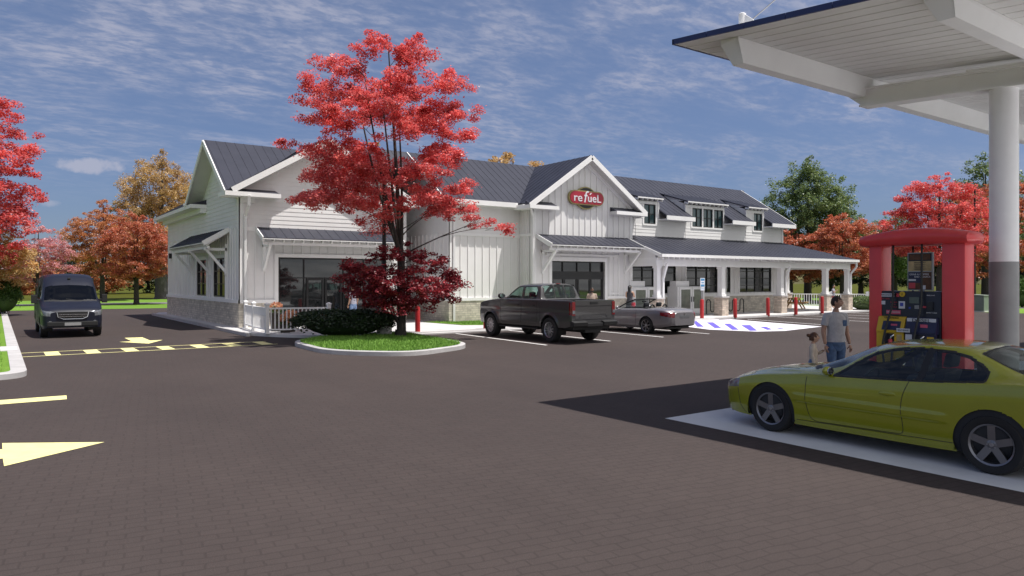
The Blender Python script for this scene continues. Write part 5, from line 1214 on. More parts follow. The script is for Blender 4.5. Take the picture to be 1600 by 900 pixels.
def bush(label, loc, size, leafm, n, leaf, seed, name='bush', cat='bush', sq=2.0, group=None):
    """dense clipped or rounded shrub: shell of leaves on a lumpy body, twigs inside"""
    rs = np.random.RandomState(seed); t = thing(name, label, cat, loc, group=group)
    g = rs.normal(0, 1, (n, 3)); g[:, 2] = np.abs(g[:, 2]) - 0.25 * (rs.uniform(0, 1, n) < 0.4)
    g /= (np.abs(g) ** sq).sum(1)[:, None] ** (1 / sq)
    lump = 1 + 0.07 * np.sin(g[:, 0] * 7 + seed) * np.sin(g[:, 1] * 8 + 1) + 0.05 * np.sin(g[:, 2] * 11 + g[:, 0] * 9)
    g *= (lump * (1 - 0.22 * rs.uniform(0, 1, n) ** 2 + 0.05 * rs.normal(0, 1, n)))[:, None]
    c = g * np.array([size[0], size[1], size[2] * 0.5]); c[:, 2] = np.maximum(c[:, 2] + size[2] * 0.5, 0.02)
    np_mesh('foliage', leaf_quads(rs, c, leaf, leaf * 0.65, 1.0), 4, leafm, t)
    b = MB(); rnd = random.Random(seed)
    for k in range(26):
        a = rnd.uniform(0, 6.28); d = math.sqrt(rnd.random()) * 0.75
        b.tube([(math.cos(a) * d * size[0] * 0.5, math.sin(a) * d * size[1] * 0.6, -0.03), (math.cos(a) * d * size[0], math.sin(a) * d * size[1], size[2] * 0.8)], [0.022, 0.006], 4)
    k_ = 14; bb = MB(); bb.ball((0, 0, size[2] * 0.46), (size[0] * 0.80, size[1] * 0.80, size[2] * 0.42), 18, 10); bb.build('inner_growth', leafm, t, smooth=True)
    b.build('stems', 'bark', t)
    return t
def on_ray(px, depth):
    u = (px - 800) / 1130.0; a = YAW; return ((math.sin(a) + u * math.cos(a)) * depth, (math.cos(a) - u * math.sin(a)) * depth)
# the big red maple on the island
tree('tall red maple on the kerbed island in front of the store', (11.55, 22.9, 0.11), [(4.0, 1.6), (4.6, 3.0), (5.4, 2.9), (6.4, 3.05), (7.3, 3.25), (8.2, 3.3), (9.0, 3.2), (9.6, 2.3), (10.1, 1.2), (10.8, 0.4)], 3.0, 0.15, 'leaf_red', 125000, 0.076, 11, npads=118, pad=0.66, flat_=0.42, cs=(-0.45, 0.32), extra=[(2.68, -1.91, 3.8, 0.5), (2.2, -1.55, 4.05, 0.55), (1.55, -1.1, 4.35, 0.55), (0.9, -0.7, 4.55, 0.5), (1.3, -0.2, 4.75, 0.5), (2.0, -1.0, 4.6, 0.5), (-1.6, 0.6, 4.5, 0.5), (-3.3, 2.3, 6.75, 0.5), (-2.9, 2.0, 4.9, 0.5), (0.4, -0.2, 10.55, 0.35), (0.35, -0.2, 10.0, 0.5)], stems=5)
tree('small dark burgundy maple growing low beside the tall red maple', (11.45, 23.0, 0.11), [(1.0, 1.5), (1.5, 2.35), (2.1, 2.4), (2.7, 1.8), (3.35, 0.6)], 0.35, 0.075, 'leaf_burgundy', 30000, 0.085, 23, npads=75, pad=0.55, flat_=0.38, stems=5, lean=(0.15, -0.1))
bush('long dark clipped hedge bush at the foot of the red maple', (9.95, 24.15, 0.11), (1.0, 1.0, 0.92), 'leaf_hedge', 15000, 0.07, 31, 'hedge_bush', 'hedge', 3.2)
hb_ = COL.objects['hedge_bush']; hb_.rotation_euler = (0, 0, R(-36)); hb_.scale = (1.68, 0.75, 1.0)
# left side trees
x, y = on_ray(-86, 40); tree('tall bright red maple at the left edge behind the lawn', (x, y), [(3.0, 2.6), (4.5, 4.3), (6.5, 4.5), (8.5, 4.5), (10.8, 4.2), (12.6, 3.0), (13.9, 0.8)], 2.6, 0.24, 'leaf_red', 80000, 0.135, 41, npads=120, pad=1.05, stems=5)
x, y = on_ray(58, 60); tree('pink flowering tree left of the dark van', (x, y), [(1.9, 1.8), (3.2, 2.8), (4.8, 2.6), (6.2, 1.6), (7.0, 0.5)], 1.7, 0.14, 'leaf_pink', 22000, 0.12, 42, npads=60, pad=0.75, name='flowering_tree')
x, y = on_ray(-2, 42.5); tree('pale yellow small maple over the green bush at the left edge', (x, y), [(1.6, 1.2), (2.6, 1.95), (3.6, 1.9), (4.6, 1.3), (5.2, 0.4)], 1.3, 0.10, 'leaf_yellow', 22000, 0.105, 43, npads=60, pad=0.6)
bush('rounded green bush on the left lawn', (*on_ray(4, 43), 0.11), (0.95, 0.95, 1.95), 'leaf_bush', 9000, 0.10, 44, 'round_bush')
x, y = on_ray(213, 63); tree('orange red maple nearest the left end of the store', (x, y), [(2.3, 2.0), (3.4, 3.3), (4.8, 3.5), (6.3, 2.8), (7.4, 1.7), (8.2, 0.5)], 2.0, 0.20, 'leaf_orange', 46000, 0.13, 45, npads=100, pad=0.85, group='autumn trees behind the store')
x, y = on_ray(160, 74); tree('rust orange maple behind the dark van', (x, y), [(2.6, 2.6), (4.0, 3.9), (6.2, 4.1), (8.0, 3.2), (9.4, 1.8), (10.2, 0.5)], 2.4, 0.24, 'leaf_rust', 42000, 0.15, 46, npads=100, pad=1.0, group='autumn trees behind the store')
x, y = on_ray(252, 82); tree('tall tan autumn tree rising behind the left gable', (x, y), [(5.0, 3.0), (7.5, 4.8), (10.5, 4.9), (13.0, 4.2), (15.0, 2.8), (16.6, 0.8)], 4.4, 0.62, 'leaf_tan', 60000, 0.17, 47, npads=110, pad=1.15, bark='bark_grey', flat_=0.6, name='autumn_tree', group='autumn trees behind the store')
x, y = on_ray(800, 66); tree('tan autumn tree showing over the roof beside the entrance gable', (x, y), [(5.0, 2.6), (8.0, 4.2), (10.5, 4.4), (12.5, 3.4), (13.7, 1.0)], 4.0, 0.4, 'leaf_tan', 20000, 0.22, 48, npads=80, pad=1.0, name='autumn_tree', group='autumn trees behind the store')
x, y = on_ray(592, 68); tree('tan autumn tree behind the roof and the tall red maple', (x, y), [(5.0, 2.8), (8.0, 4.2), (11.0, 4.2), (13.4, 3.0), (15.2, 0.8)], 4.0, 0.4, 'leaf_tan', 16000, 0.24, 49, npads=80, pad=1.0, name='autumn_tree', group='autumn trees behind the store')
# right side trees
x, y = on_ray(1262, 74); tree('large green tree rising behind the right end of the store', (x, y), [(4.5, 3.0), (6.0, 5.2), (8.0, 5.6), (10.0, 4.7), (12.0, 3.6), (13.6, 2.0), (14.6, 0.6)], 3.6, 0.36, 'leaf_green', 60000, 0.19, 51, npads=150, pad=1.15, flat_=0.62, droop=0.1, inner=0.2, name='green_tree', group='green trees beyond the lot')
x, y = on_ray(1316, 66); tree('orange maple behind the porch roof, in front of the green tree', (x, y), [(2.6, 2.6), (4.0, 3.7), (5.6, 3.7), (7.0, 2.6), (8.2, 0.7)], 2.3, 0.22, 'leaf_orange', 40000, 0.14, 52, npads=95, pad=0.9, group='autumn trees behind the store')
x, y = on_ray(1236, 70); tree('orange maple low behind the end of the porch', (x, y), [(2.0, 2.4), (3.4, 3.4), (5.0, 3.2), (6.4, 1.8), (7.2, 0.5)], 1.9, 0.2, 'leaf_orange', 18000, 0.19, 53, npads=80, pad=0.9, group='autumn trees behind the store')
x, y = on_ray(1468, 54); tree('bright red maple above the fuel pump arch', (x, y), [(3.4, 2.4), (4.6, 3.7), (6.2, 3.9), (7.8, 3.4), (9.2, 2.3), (10.2, 0.6)], 3.0, 0.24, 'leaf_red', 56000, 0.125, 54, npads=110, pad=0.9, group='red maples')
x, y = on_ray(1566, 66); tree('orange red maple behind the white canopy column', (x, y), [(2.6, 2.8), (4.4, 4.6), (7.0, 4.8), (9.4, 3.6), (11.4, 0.9)], 2.6, 0.26, 'leaf_orange', 26000, 0.2, 55, npads=100, pad=1.05, group='autumn trees behind the store')
x, y = on_ray(1540, 80); tree('green tree topping the red maple beside the column', (x, y), [(5.0, 3.2), (8.5, 5.0), (11.5, 4.4), (14.0, 2.8), (15.6, 0.8)], 4.2, 0.4, 'leaf_green', 26000, 0.22, 56, npads=110, pad=1.25, flat_=0.6, droop=0.1, name='green_tree', group='green trees beyond the lot')
x, y = on_ray(1398, 78); tree('pale green tree in the gap left of the fuel pump', (x, y), [(2.6, 2.4), (4.5, 3.6), (6.5, 3.4), (8.4, 2.2), (9.6, 0.6)], 2.4, 0.28, 'leaf_green', 20000, 0.2, 57, npads=100, pad=1.05, flat_=0.6, droop=0.1, name='green_tree', group='green trees beyond the lot')
for k, (px, d, h, lm) in enumerate(((1300, 88, 8.5, 'leaf_deep'), (1345, 95, 9.5, 'leaf_deep'), (1392, 100, 9.0, 'leaf_deep'), (1440, 92, 8.0, 'leaf_deep'), (1505, 96, 9.5, 'leaf_deep'), (1600, 90, 10.0, 'leaf_deep'), (1655, 78, 11, 'leaf_green'))):
    x, y = on_ray(px, d); tree('dark evergreen tree standing far behind the fuel pump' if px < 1560 else 'dark tree at the right edge behind the canopy column', (x, y), [(1.6, 2.6), (3.5, 3.8), (h * 0.6, 3.6), (h * 0.85, 2.2), (h, 0.5)], 1.6, 0.34, lm, 9000, 0.30, 60 + k, npads=55, pad=1.2, flat_=0.45, name='evergreen_tree', group='dark trees behind the fuel pump')
for k, (px, d, h) in enumerate(((40, 105, 7.0), (110, 118, 7.0), (165, 112, 6.5), (232, 120, 8.0), (300, 115, 9))):
    x, y = on_ray(px, d); tree('dark olive tree in the far row behind the left meadow', (x, y), [(0.8, 3.0), (2.5, 4.6), (h * 0.6, 4.4), (h * 0.85, 2.8), (h, 0.6)], 1.2, 0.3, 'leaf_deep' if k % 2 else 'leaf_rust', 7000, 0.36, 80 + k, npads=45, pad=1.5, flat_=0.5, name='olive_tree', group='dark trees behind the meadow')
bush('rounded green shrub on the walk beside the white patio railing', (*on_ray(1350, 49.5), 0.05), (1.1, 1.0, 0.95), 'leaf_green', 6000, 0.085, 91, 'round_bush')
bush('light green shrub on the far lawn right of the canopy column', (*on_ray(1597, 56), 0.0), (1.0, 1.0, 2.2), 'leaf_bush', 4500, 0.12, 92, 'round_bush', sq=1.8)
planter(8.95, 28.6, 'pot of orange flowers behind the patio railing near the corner', 0.72, 5); planter(9.35, 28.0, 'low pot of orange flowers behind the pickets', 0.42, 6); planter(9.0, 27.55, 'pot of small flowers close behind the white corner post', 0.30, 7)
# ------------------------------------------------------------------ vehicles
def grid_mesh(name, V, F, m, parent, smooth=True):
    used, inv = np.unique(F, return_inverse=True); F2 = inv.reshape(F.shape)
    me = bpy.data.meshes.new(name); me.vertices.add(len(used)); me.vertices.foreach_set('co', V[used].astype(np.float32).reshape(-1))
    n = len(F2); me.loops.add(n * 4); me.loops.foreach_set('vertex_index', F2.astype(np.int32).reshape(-1)); me.polygons.add(n); me.polygons.foreach_set('loop_start', np.arange(0, 4 * n, 4, dtype=np.int32))
    me.materials.append(M[m]); me.update(calc_edges=True); me.validate()
    if smooth: shade_auto(me, 50)
    o = bpy.data.objects.new(name, me); COL.objects.link(o); o.parent = parent
    return o
class Shell:
    """car skin lofted from cross sections; u runs back from the front axle, sections run sill -> roof centre"""
    def __init__(s, tabs, u0, u1, du, counts, side_fn=None):
        us = np.arange(u0, u1 + du / 2, du); s.us = us
        val = lambda k: pchip([p[0] for p in tabs[k]], [p[1] for p in tabs[k]], us)
        keys = [(val('y%d' % i), val('z%d' % i)) for i in range(7)] + [(np.zeros_like(us), val('z7'))]
        Yk = np.stack([k[0] for k in keys], 1); Zk = np.stack([k[1] for k in keys], 1)
        knots = np.concatenate([[0], np.cumsum(counts)]); js = np.arange(knots[-1] + 1)
        s.seg = np.searchsorted(knots, js[:-1] + 0.5) - 1
        Y = np.stack([pchip(knots, Yk[i], js) for i in range(len(us))]); Z = np.stack([pchip(knots, Zk[i], js) for i in range(len(us))])
        if side_fn is not None: Y = Y + side_fn(us[:, None], Y, Z)
        Y[:, -1] = 0
        s.Y, s.Z = Y, Z; s.y5 = keys[5][0]
        ni, nj = Y.shape; full = 2 * nj - 1
        X = np.concatenate([-Y, Y[:, -2::-1]], 1); Zf = np.concatenate([Z, Z[:, -2::-1]], 1)
        s.V = np.stack([X, np.repeat(-us[:, None], full, 1), Zf], 2)
        idx = np.arange(ni * full).reshape(ni, full)
        s.F = np.stack([idx[:-1, :-1], idx[1:, :-1], idx[1:, 1:], idx[:-1, 1:]], 2)
        s.seg_f = np.concatenate([s.seg, s.seg[::-1]])[None, :].repeat(ni - 1, 0); s.us_ = us; s.du = du; s.finish()
    def snap_circle(s, u, z, r, ymin=0.5):
        a = s.V; du_ = -a[..., 1] - u; dz = a[..., 2] - z; d = np.hypot(du_, dz); m = (np.abs(d - r) < s.du * 0.75) & (np.abs(a[..., 0]) > ymin) & (d > 1e-6)
        k = r / np.maximum(d, 1e-6); a[..., 1] = np.where(m, -(u + du_ * k), a[..., 1]); a[..., 2] = np.where(m, z + dz * k, a[..., 2]); s.finish()
    def snap_poly(s, poly, ymin=0.4, tol=0.7):
        a = s.V; U = -a[..., 1]; Z = a[..., 2]; best = np.full(U.shape, 1e9); bu = U.copy(); bz = Z.copy(); n = len(poly)
        for i in range(n):
            x0, y0 = poly[i]; x1, y1 = poly[(i + 1) % n]; dx, dy = x1 - x0, y1 - y0
            t = np.clip(((U - x0) * dx + (Z - y0) * dy) / (dx * dx + dy * dy + 1e-12), 0, 1); qx, qy = x0 + t * dx, y0 + t * dy; d = np.hypot(U - qx, Z - qy); w = d < best
            best = np.where(w, d, best); bu = np.where(w, qx, bu); bz = np.where(w, qy, bz)
        m = (best < s.du * tol) & (np.abs(a[..., 0]) > ymin); a[..., 1] = np.where(m, -bu, U * -1); a[..., 1] = np.where(m, -bu, -U); a[..., 2] = np.where(m, bz, Z); s.finish()
    def finish(s):
        us, ni = s.us_, s.V.shape[0]
        C = (s.V[:-1, :-1] + s.V[1:, :-1] + s.V[1:, 1:] + s.V[:-1, 1:]) / 4
        s.u = -C[..., 1]; s.x = C[..., 0]; s.ay = np.abs(s.x); s.z = C[..., 2]
        s.sg = s.seg_f
        s.y5c = np.interp(s.u, us, s.y5); s.left = s.x < 0
        # normals, for the lining
        du_ = np.gradient(s.V, axis=0); dv_ = np.gradient(s.V, axis=1); N = np.cross(dv_, du_); N /= np.linalg.norm(N, axis=2)[..., None] + 1e-9
        ctr = np.array([0, 0, 0.7]); 
        flip = (N * (s.V - np.array([0, 0, 0.6]) * 1.0 - np.array([0, 1, 0]) * s.V[..., 1:2])).sum(2) < 0; N[flip] *= -1
        s.N = N; s.reg = np.full(s.u.shape, 'body', dtype=object)
    def build(s, parent, paint, spec, lining='cabin_dark', th=0.022, nolining=()):
        VV = s.V.reshape(-1, 3); out = {}
        for r in sorted(set(s.reg.ravel())):
            if r == '': continue
            f = s.F[s.reg == r].reshape(-1, 4); name, m, par = spec.get(r, (r.split('#')[0], paint, None))
            o = grid_mesh(name, VV, f, m, out.get(par, parent) if par else parent); out[r] = o
        solid = ~np.isin(s.reg.astype(str), list(nolining))
        f = s.F[solid].reshape(-1, 4); grid_mesh('inner_lining', (s.V - s.N * th).reshape(-1, 3), f[:, ::-1], lining, out['body'])
        # close nose and tail
        for pts, w in getattr(s, 'seams', []): s.line(pts, w, out['body'])
        for i, sgn in ((0, 1), (-1, -1)):
            b = MB(); ring = [tuple(v) for v in s.V[i]]; b.add(ring, [tuple(range(len(ring)))[::sgn]]); b.build('end_panel', paint, out['body'], recalc=False)
        return out
    def line(s, pts, r, parent, m='dark_trim', name='shut_line'):
        """a dark gap line laid along the skin, on both flanks"""
        P = [pts[0]]
        for a, b in zip(pts, pts[1:]):
            n = max(1, int(math.hypot(b[0] - a[0], b[1] - a[1]) / .04)); P += [(a[0] + (b[0] - a[0]) * k / n, a[1] + (b[1] - a[1]) * k / n) for k in range(1, n + 1)]
        if len(P) > 4:
            Q = P
            for _ in range(3): Q = [Q[0]] + [((Q[i - 1][0] + 2 * Q[i][0] + Q[i + 1][0]) / 4, (Q[i - 1][1] + 2 * Q[i][1] + Q[i + 1][1]) / 4) for i in range(1, len(Q) - 1)] + [Q[-1]]
            P = Q
        pt = []
        for u, z in P:
            i = int(np.clip(np.searchsorted(s.us, u), 1, len(s.us) - 1)); k = (u - s.us[i - 1]) / (s.us[i] - s.us[i - 1])
            nlow = int((s.seg <= 3).sum()); ys = [np.interp(z, s.Z[j, :nlow], s.Y[j, :nlow]) for j in (i - 1, i)]
            pt.append((ys[0] + (ys[1] - ys[0]) * k, -u, z))
        for sd in (-1, 1):
            b = MB(); b.tube([(sd * (y - r * .35), v, z) for y, v, z in pt], r, 5); b.build(name, m, parent)
def seam(s, pts, w, cond=None):
    if not hasattr(s, 'seams'): s.seams = []
    s.seams.append((pts, max(w * .75, .005)))
def arch(s, u, z, r, ymin=0.5): s.reg[(np.hypot(s.u - u, s.z - z) < r) & (s.ay > ymin) & (s.z < z + r + 0.01)] = ''
def well(parent, u, z, r, yo, yi):
    n = 28
    for sd in (-1, 1):
        b = MB()
        vs = []
        for i in range(n + 1):
            a = R(-18 + 216 * i / n); 
            for y in (yo, yi): vs.append((sd * y, -u - r * math.cos(a), z + r * math.sin(a)))
        b.add(vs, [(2 * i, 2 * i + 1, 2 * i + 3, 2 * i + 2) for i in range(n)])
        b.add([(sd * yi, -u - r * math.cos(R(-18 + 216 * i / n)), z + r * math.sin(R(-18 + 216 * i / n))) for i in range(n + 1)], [tuple(range(n + 1))])
        b.build('wheel_well', 'dark_trim', parent, recalc=False)
def wheel(parent, x, u, r, w, rim_r, spokes, rimm, sd, style='star'):
    """sd: +1 outer face towards +x"""
    c = MB(); hw = w / 2
    c.lathe([(rim_r * 0.98, -hw * 0.9), (rim_r + 0.015, -hw), (r * 0.93, -hw * 0.98), (r * 0.985, -hw * 0.72), (r, -hw * 0.4), (r, hw * 0.4), (r * 0.985, hw * 0.72), (r * 0.93, hw * 0.98), (rim_r + 0.015, hw), (rim_r * 0.98, hw * 0.9)], 48, axis='x', cap=False)
    root = bpy.data.objects.new('wheel', None); COL.objects.link(root); root.parent = parent; root.location = (x, -u, r)
    c.build('tyre', 'rubber', root, smooth=50)
    d = MB(); o = sd * hw
    d.lathe([(rim_r * 0.99, o * 0.92), (rim_r * 0.99, o * 0.98), (rim_r * 0.90, o * 0.86), (rim_r * 0.88, o * 0.2), (rim_r * 0.86, o * 0.2), (rim_r * 0.86, o * 0.90)], 40, axis='x', cap=False)
    for k in range(spokes):
        a = 2 * math.pi * k / spokes + 0.3; er = Vector((0, math.cos(a), math.sin(a))); et = Vector((0, -math.sin(a), math.cos(a)))
        if style == 'star':   # broad tapering spokes
            w0, w1 = rim_r * 0.17, rim_r * 0.27
            P = [er * rim_r * 0.12 + et * w0, er * rim_r * 0.12 - et * w0, er * rim_r * 0.92 - et * w1 * 0.62, er * rim_r * 0.92 + et * w1 * 0.62]
        else:
            w0, w1 = rim_r * 0.07, rim_r * 0.075
            P = [er * rim_r * 0.15 + et * w0, er * rim_r * 0.15 - et * w0, er * rim_r * 0.92 - et * w1, er * rim_r * 0.92 + et * w1]
        q = [Vector((o * (0.80 if i < 2 else 0.90), p.y, p.z)) for i, p in enumerate(P)]; d.ext(q, (-o * 0.28, 0, 0))
    d.lathe([(rim_r * 0.24, o * 0.55), (rim_r * 0.24, o * 0.80), (rim_r * 0.15, o * 0.86)], 20, axis='x')
    d.build('rim', rimm, root, smooth=35)
    k_ = MB(); k_.lathe([(rim_r * 0.87, -o * 0.2), (rim_r * 0.87, o * 0.18)], 32, axis='x'); k_.build('brake', 'dark_trim', root)
    h = MB()
    for k in range(5): a = 2 * math.pi * k / 5; h.lathe([(rim_r * 0.035, o * 0.8), (rim_r * 0.035, o * 0.88)], 8, (0, rim_r * 0.19 * math.cos(a), rim_r * 0.19 * math.sin(a)), 'x')
    h.lathe([(rim_r * 0.10, o * 0.84), (rim_r * 0.085, o * 0.91)], 16, axis='x'); h.build('hub_cap', 'alloy_dark' if rimm == 'alloy' else 'alloy', root, smooth=40)
    return root
def seat(parent, x, u, z, m, w=0.50, back=0.62, rest=True):
    b = MB(); b.box(x - w / 2, -u - 0.02, z, x + w / 2, -u + 0.50, z + 0.18)
    b.ext([(x - w / 2, -u + 0.08, z + 0.15), (x - w / 2, -u - 0.10, z + 0.12), (x - w / 2, -u - 0.26, z + back), (x - w / 2, -u - 0.14, z + back + 0.02)], (w, 0, 0))
    if rest: b.ext([(x - 0.13, -u - 0.15, z + back + 0.04), (x - 0.13, -u - 0.26, z + back + 0.04), (x - 0.13, -u - 0.29, z + back + 0.22), (x - 0.13, -u - 0.19, z + back + 0.23)], (0.26, 0, 0))
    return b.build('seat', m, parent, bevel=0.04, smooth=50)
def steering(parent, x, u, z):
    b = MB(); n = 26; t = R(25); pts = []
    for i in range(n + 1): a = 2 * math.pi * i / n; pts.append((x + 0.18 * math.cos(a), -u - 0.18 * math.sin(a) * math.sin(t), z + 0.18 * math.sin(a) * math.cos(t)))
    b.tube(pts, 0.016, 8, cap=False); b.bar((x - 0.17, -u, z), (x + 0.17, -u, z), 0.05, 0.03); b.bar((x, -u, z), (x, -u + 0.3, z - 0.1), 0.06, 0.06); return b.build('steering_wheel', 'seat_grey', parent, smooth=50)
def mirror(parent, x, u, z, m, s_=1.0):
    b = MB(); sd = 1 if x > 0 else -1
    b.ball((x + sd * 0.10 * s_, -u, z + 0.02), (0.11 * s_, 0.065 * s_, 0.075 * s_), 14, 8); b.bar((x - sd * 0.03, -u, z - 0.03), (x + sd * 0.06, -u, z), 0.05, 0.03); o = b.build('side_mirror', m, parent, smooth=50)
    g = MB(); g.ext([(x + sd * (0.10 + 0.085 * math.cos(a)) * s_, -u - 0.055 * s_, z + 0.02 + 0.058 * s_ * math.sin(a)) for a in [2 * math.pi * k / 16 for k in range(16)]], (0, -0.014 * s_, 0)); g.build('mirror_glass', 'chrome', o); return o
T = lambda s_: [tuple(float(v) for v in p.split(':')) for p in s_.split()]

# -- lime coupe at the pump -------------------------------------------------
def coupe():
    w = T('-.93:.46 -.90:.58 -.84:.69 -.72:.79 -.5:.87 -.2:.905 .2:.917 .6:.922 .95:.922 2.5:.925 3.1:.92 3.4:.905 3.65:.87 3.82:.81 3.9:.74 3.95:.62')
    wk = lambda k, d=0.0: [(a, b * k + d) for a, b in w]
    tabs = dict(y0=wk(0.93), y1=wk(0.985), y2=wk(1.0), y3=wk(0.965), y4=[(a, b - (0.14 if a < 0.4 else 0.085)) for a, b in w],
        z0=T('-.93:.34 -.9:.26 -.8:.20 -.5:.175 .3:.165 2.5:.18 3.2:.21 3.6:.25 3.95:.38'), z1=T('-.93:.38 -.8:.33 .3:.32 2.5:.34 3.4:.38 3.95:.46'), z2=T('-.93:.46 -.8:.49 -.2:.575 1:.60 3:.61 3.95:.62'),
        z3=T('-.93:.52 -.85:.575 -.7:.63 -.45:.70 -.2:.755 .2:.80 .6:.845 .95:.862 1.45:.885 2:.915 2.5:.95 2.75:.97 3.1:.99 3.4:.985 3.7:.965 3.95:.86'),
        z4=T('-.93:.54 -.85:.60 -.7:.66 -.45:.735 -.2:.79 .2:.84 .6:.872 .95:.888 1.45:.908 2:.937 2.5:.972 2.75:.99 3.1:1.012 3.4:1.01 3.7:.99 3.95:.88'),
        y5=T('-.93:.26 -.88:.36 -.5:.52 0:.60 .45:.715 .70:.752 .95:.722 1.2:.672 1.45:.63 1.75:.60 2:.585 2.3:.58 2.5:.585 2.65:.595 2.8:.615 3:.655 3.2:.69 3.45:.69 3.8:.64 3.95:.42'),
        z5=T('-.93:.55 -.88:.60 -.5:.765 0:.86 .45:.895 .70:.905 .95:.955 1.2:1.10 1.45:1.225 1.75:1.295 2:1.32 2.3:1.312 2.5:1.275 2.65:1.215 2.8:1.145 3:1.075 3.2:1.045 3.45:1.03 3.8:1.0 3.95:.89'),
        z7=T('-.93:.56 -.88:.62 -.5:.79 0:.885 .42:.93 .70:1.04 .95:1.155 1.2:1.265 1.45:1.328 1.75:1.357 2:1.368 2.3:1.362 2.5:1.345 2.7:1.31 2.9:1.235 3.1:1.13 3.25:1.065 3.45:1.045 3.8:1.015 3.95:.90'))
    y5 = dict(tabs['y5']); z5 = dict(tabs['z5'])
    us = [a for a, _ in tabs['y5']]
    z7i = lambda a: float(pchip([p[0] for p in tabs['z7']], [p[1] for p in tabs['z7']], [a])[0])
    tabs['y6'] = [(a, b * 0.55) for a, b in tabs['y5']]; tabs['z6'] = [(a, z7i(a) - (z7i(a) - z5[a]) * 0.24) for a in us]
    sm = lambda x, a, b: np.clip((x - a) / (b - a), 0, 1) ** 2 * (3 - 2 * np.clip((x - a) / (b - a), 0, 1))
    def side(u, y, z):
        band = sm(z, .475, .50) * (1 - sm(z, .575, .60)); lower = sm(z, .27, .22)
        return (band * 0.012 + lower * 0.012) * (y > 0.6) * sm(u, .35, .5) * (1 - sm(u, 2.2, 2.4))
    s = Shell(tabs, -.93, 3.95, 0.0115, [8, 18, 22, 5, 24, 10, 14], side)
    gp = [(.965, .882), (1.18, 1.045), (1.41, 1.185), (1.62, 1.245), (1.85, 1.275), (2.05, 1.278), (2.3, 1.262), (2.47, 1.22), (2.60, 1.15), (2.685, 1.08), (2.68, .995), (1.94, .925)]
    s.snap_circle(.04, .315, .375); s.snap_circle(2.78, .32, .385); s.snap_poly(gp)
    top = s.sg >= 5; sidegl = (s.sg == 4)
    ub = .46 + .24 * (s.ay / .7) ** 2; ut = 1.30 + .07 * (s.ay / .6) ** 2
    s.reg[top & (s.u > ub - .10) & (s.u < ub) & (s.ay < .70)] = 'cowl'
    ws = top & (s.u >= ub) & (s.u < ut) & (s.ay < s.y5c - .035); s.reg[ws] = 'windscreen'
    rb = 2.62 - .03 * (s.ay / .5) ** 2; rw = top & (s.u > rb) & (s.u < 3.22 - .06 * (s.ay / .6) ** 2) & (s.ay < s.y5c - .05); s.reg[rw] = 'rear_window'
    rw2 = top & (s.u > rb - .03) & (s.u < 3.26) & (s.ay < s.y5c - .02) & ~rw; s.reg[rw2] = 'black_edge'
    gp = [(.965, .882), (1.18, 1.045), (1.41, 1.185), (1.62, 1.245), (1.85, 1.275), (2.05, 1.278), (2.3, 1.262), (2.47, 1.22), (2.60, 1.15), (2.685, 1.08), (2.68, .995), (1.94, .925)]
    g_in = inpoly(s.u, s.z, gp) & (s.sg >= 3) & (s.sg <= 5) & (s.ay > .5)
    near = (distpoly(s.u, s.z, gp) < .021) & (s.sg >= 3) & (s.sg <= 5) & (s.ay > .5)
    s.reg[near & ~g_in] = 'black_edge'; pil = (s.u > 1.955 - (s.z - .92) * .0 + (s.z - .92) * .16) & (s.u < 2.035 + (s.z - .92) * .16)
    s.reg[g_in & pil] = 'black_edge'; L = np.where(s.left, 'L', 'R')
    for sd, fl in (('L', s.left), ('R', ~s.left)):
        s.reg[g_in & ~pil & (s.u < 2.05) & fl] = 'side_window#1' + sd; s.reg[g_in & ~pil & (s.u >= 2.05) & fl] = 'side_window#2' + sd
    dp = [(.60, .86), (.585, .70), (.585, .53), (.61, .38), (.67, .25), (1.86, .278), (1.845, .40), (1.825, .60), (1.84, .74), (1.91, .91)]
    lowr = s.sg <= 3; dsel = inpoly(s.u, s.z, dp) & lowr & (s.reg == 'body')
    for sd, fl in (('L', s.left), ('R', ~s.left)): s.reg[dsel & fl] = 'door#' + sd
    seam(s, dp[:5] + dp[5:], .0062, lowr & (s.ay > .5)); seam(s, [(.44, .235), (2.40, .275)], .006, lowr)
    hood = top & (s.u < ub - .10) & (s.u > -.80) & (s.ay < s.y5c - .02) & (s.reg == 'body'); s.reg[hood] = 'bonnet'
    hb = top & (np.abs(s.ay - (s.y5c - .02)) < .006) & (s.u < .35) & (s.u > -.8); s.reg[hb] = ''
    bl = top & (s.u > 3.27) & (s.u < 3.85) & (s.ay < s.y5c - .03) & (s.reg == 'body'); s.reg[bl] = 'boot_lid'
    hl = (s.u < -.50) & (s.u > -.875) & (s.z > .515 + (s.u + .9) * .12) & (s.z < .60 + (s.u + .9) * .22) & (s.ay > .46) & (s.sg >= 1) & (s.sg <= 4)
    for sd, fl in (('L', s.left), ('R', ~s.left)): s.reg[hl & fl] = 'headlight#' + sd
    tl = (s.u > 3.62) & (s.z > .70) & (s.z < .88) & (s.ay > .5) & (s.sg <= 3)
    for sd, fl in (('L', s.left), ('R', ~s.left)): s.reg[tl & fl] = 'tail_light#' + sd
    s.reg[(s.u < -.86) & (s.z > .27) & (s.z < .40) & (s.ay < .58) & (s.sg <= 1)] = 'intake'
    seam(s, [(-.52, .55), (-.48, .30), (-.40, .20)], .005, lowr & (s.ay > .5)); seam(s, [(3.42, .95), (3.40, .60), (3.25, .30)], .005, lowr)
    arch(s, .04, .315, .375); arch(s, 2.78, .32, .385)
    t = thing('sports_coupe', 'lime green two door coupe parked beside the fuel pump', 'car', (9.64, 6.13, 0))
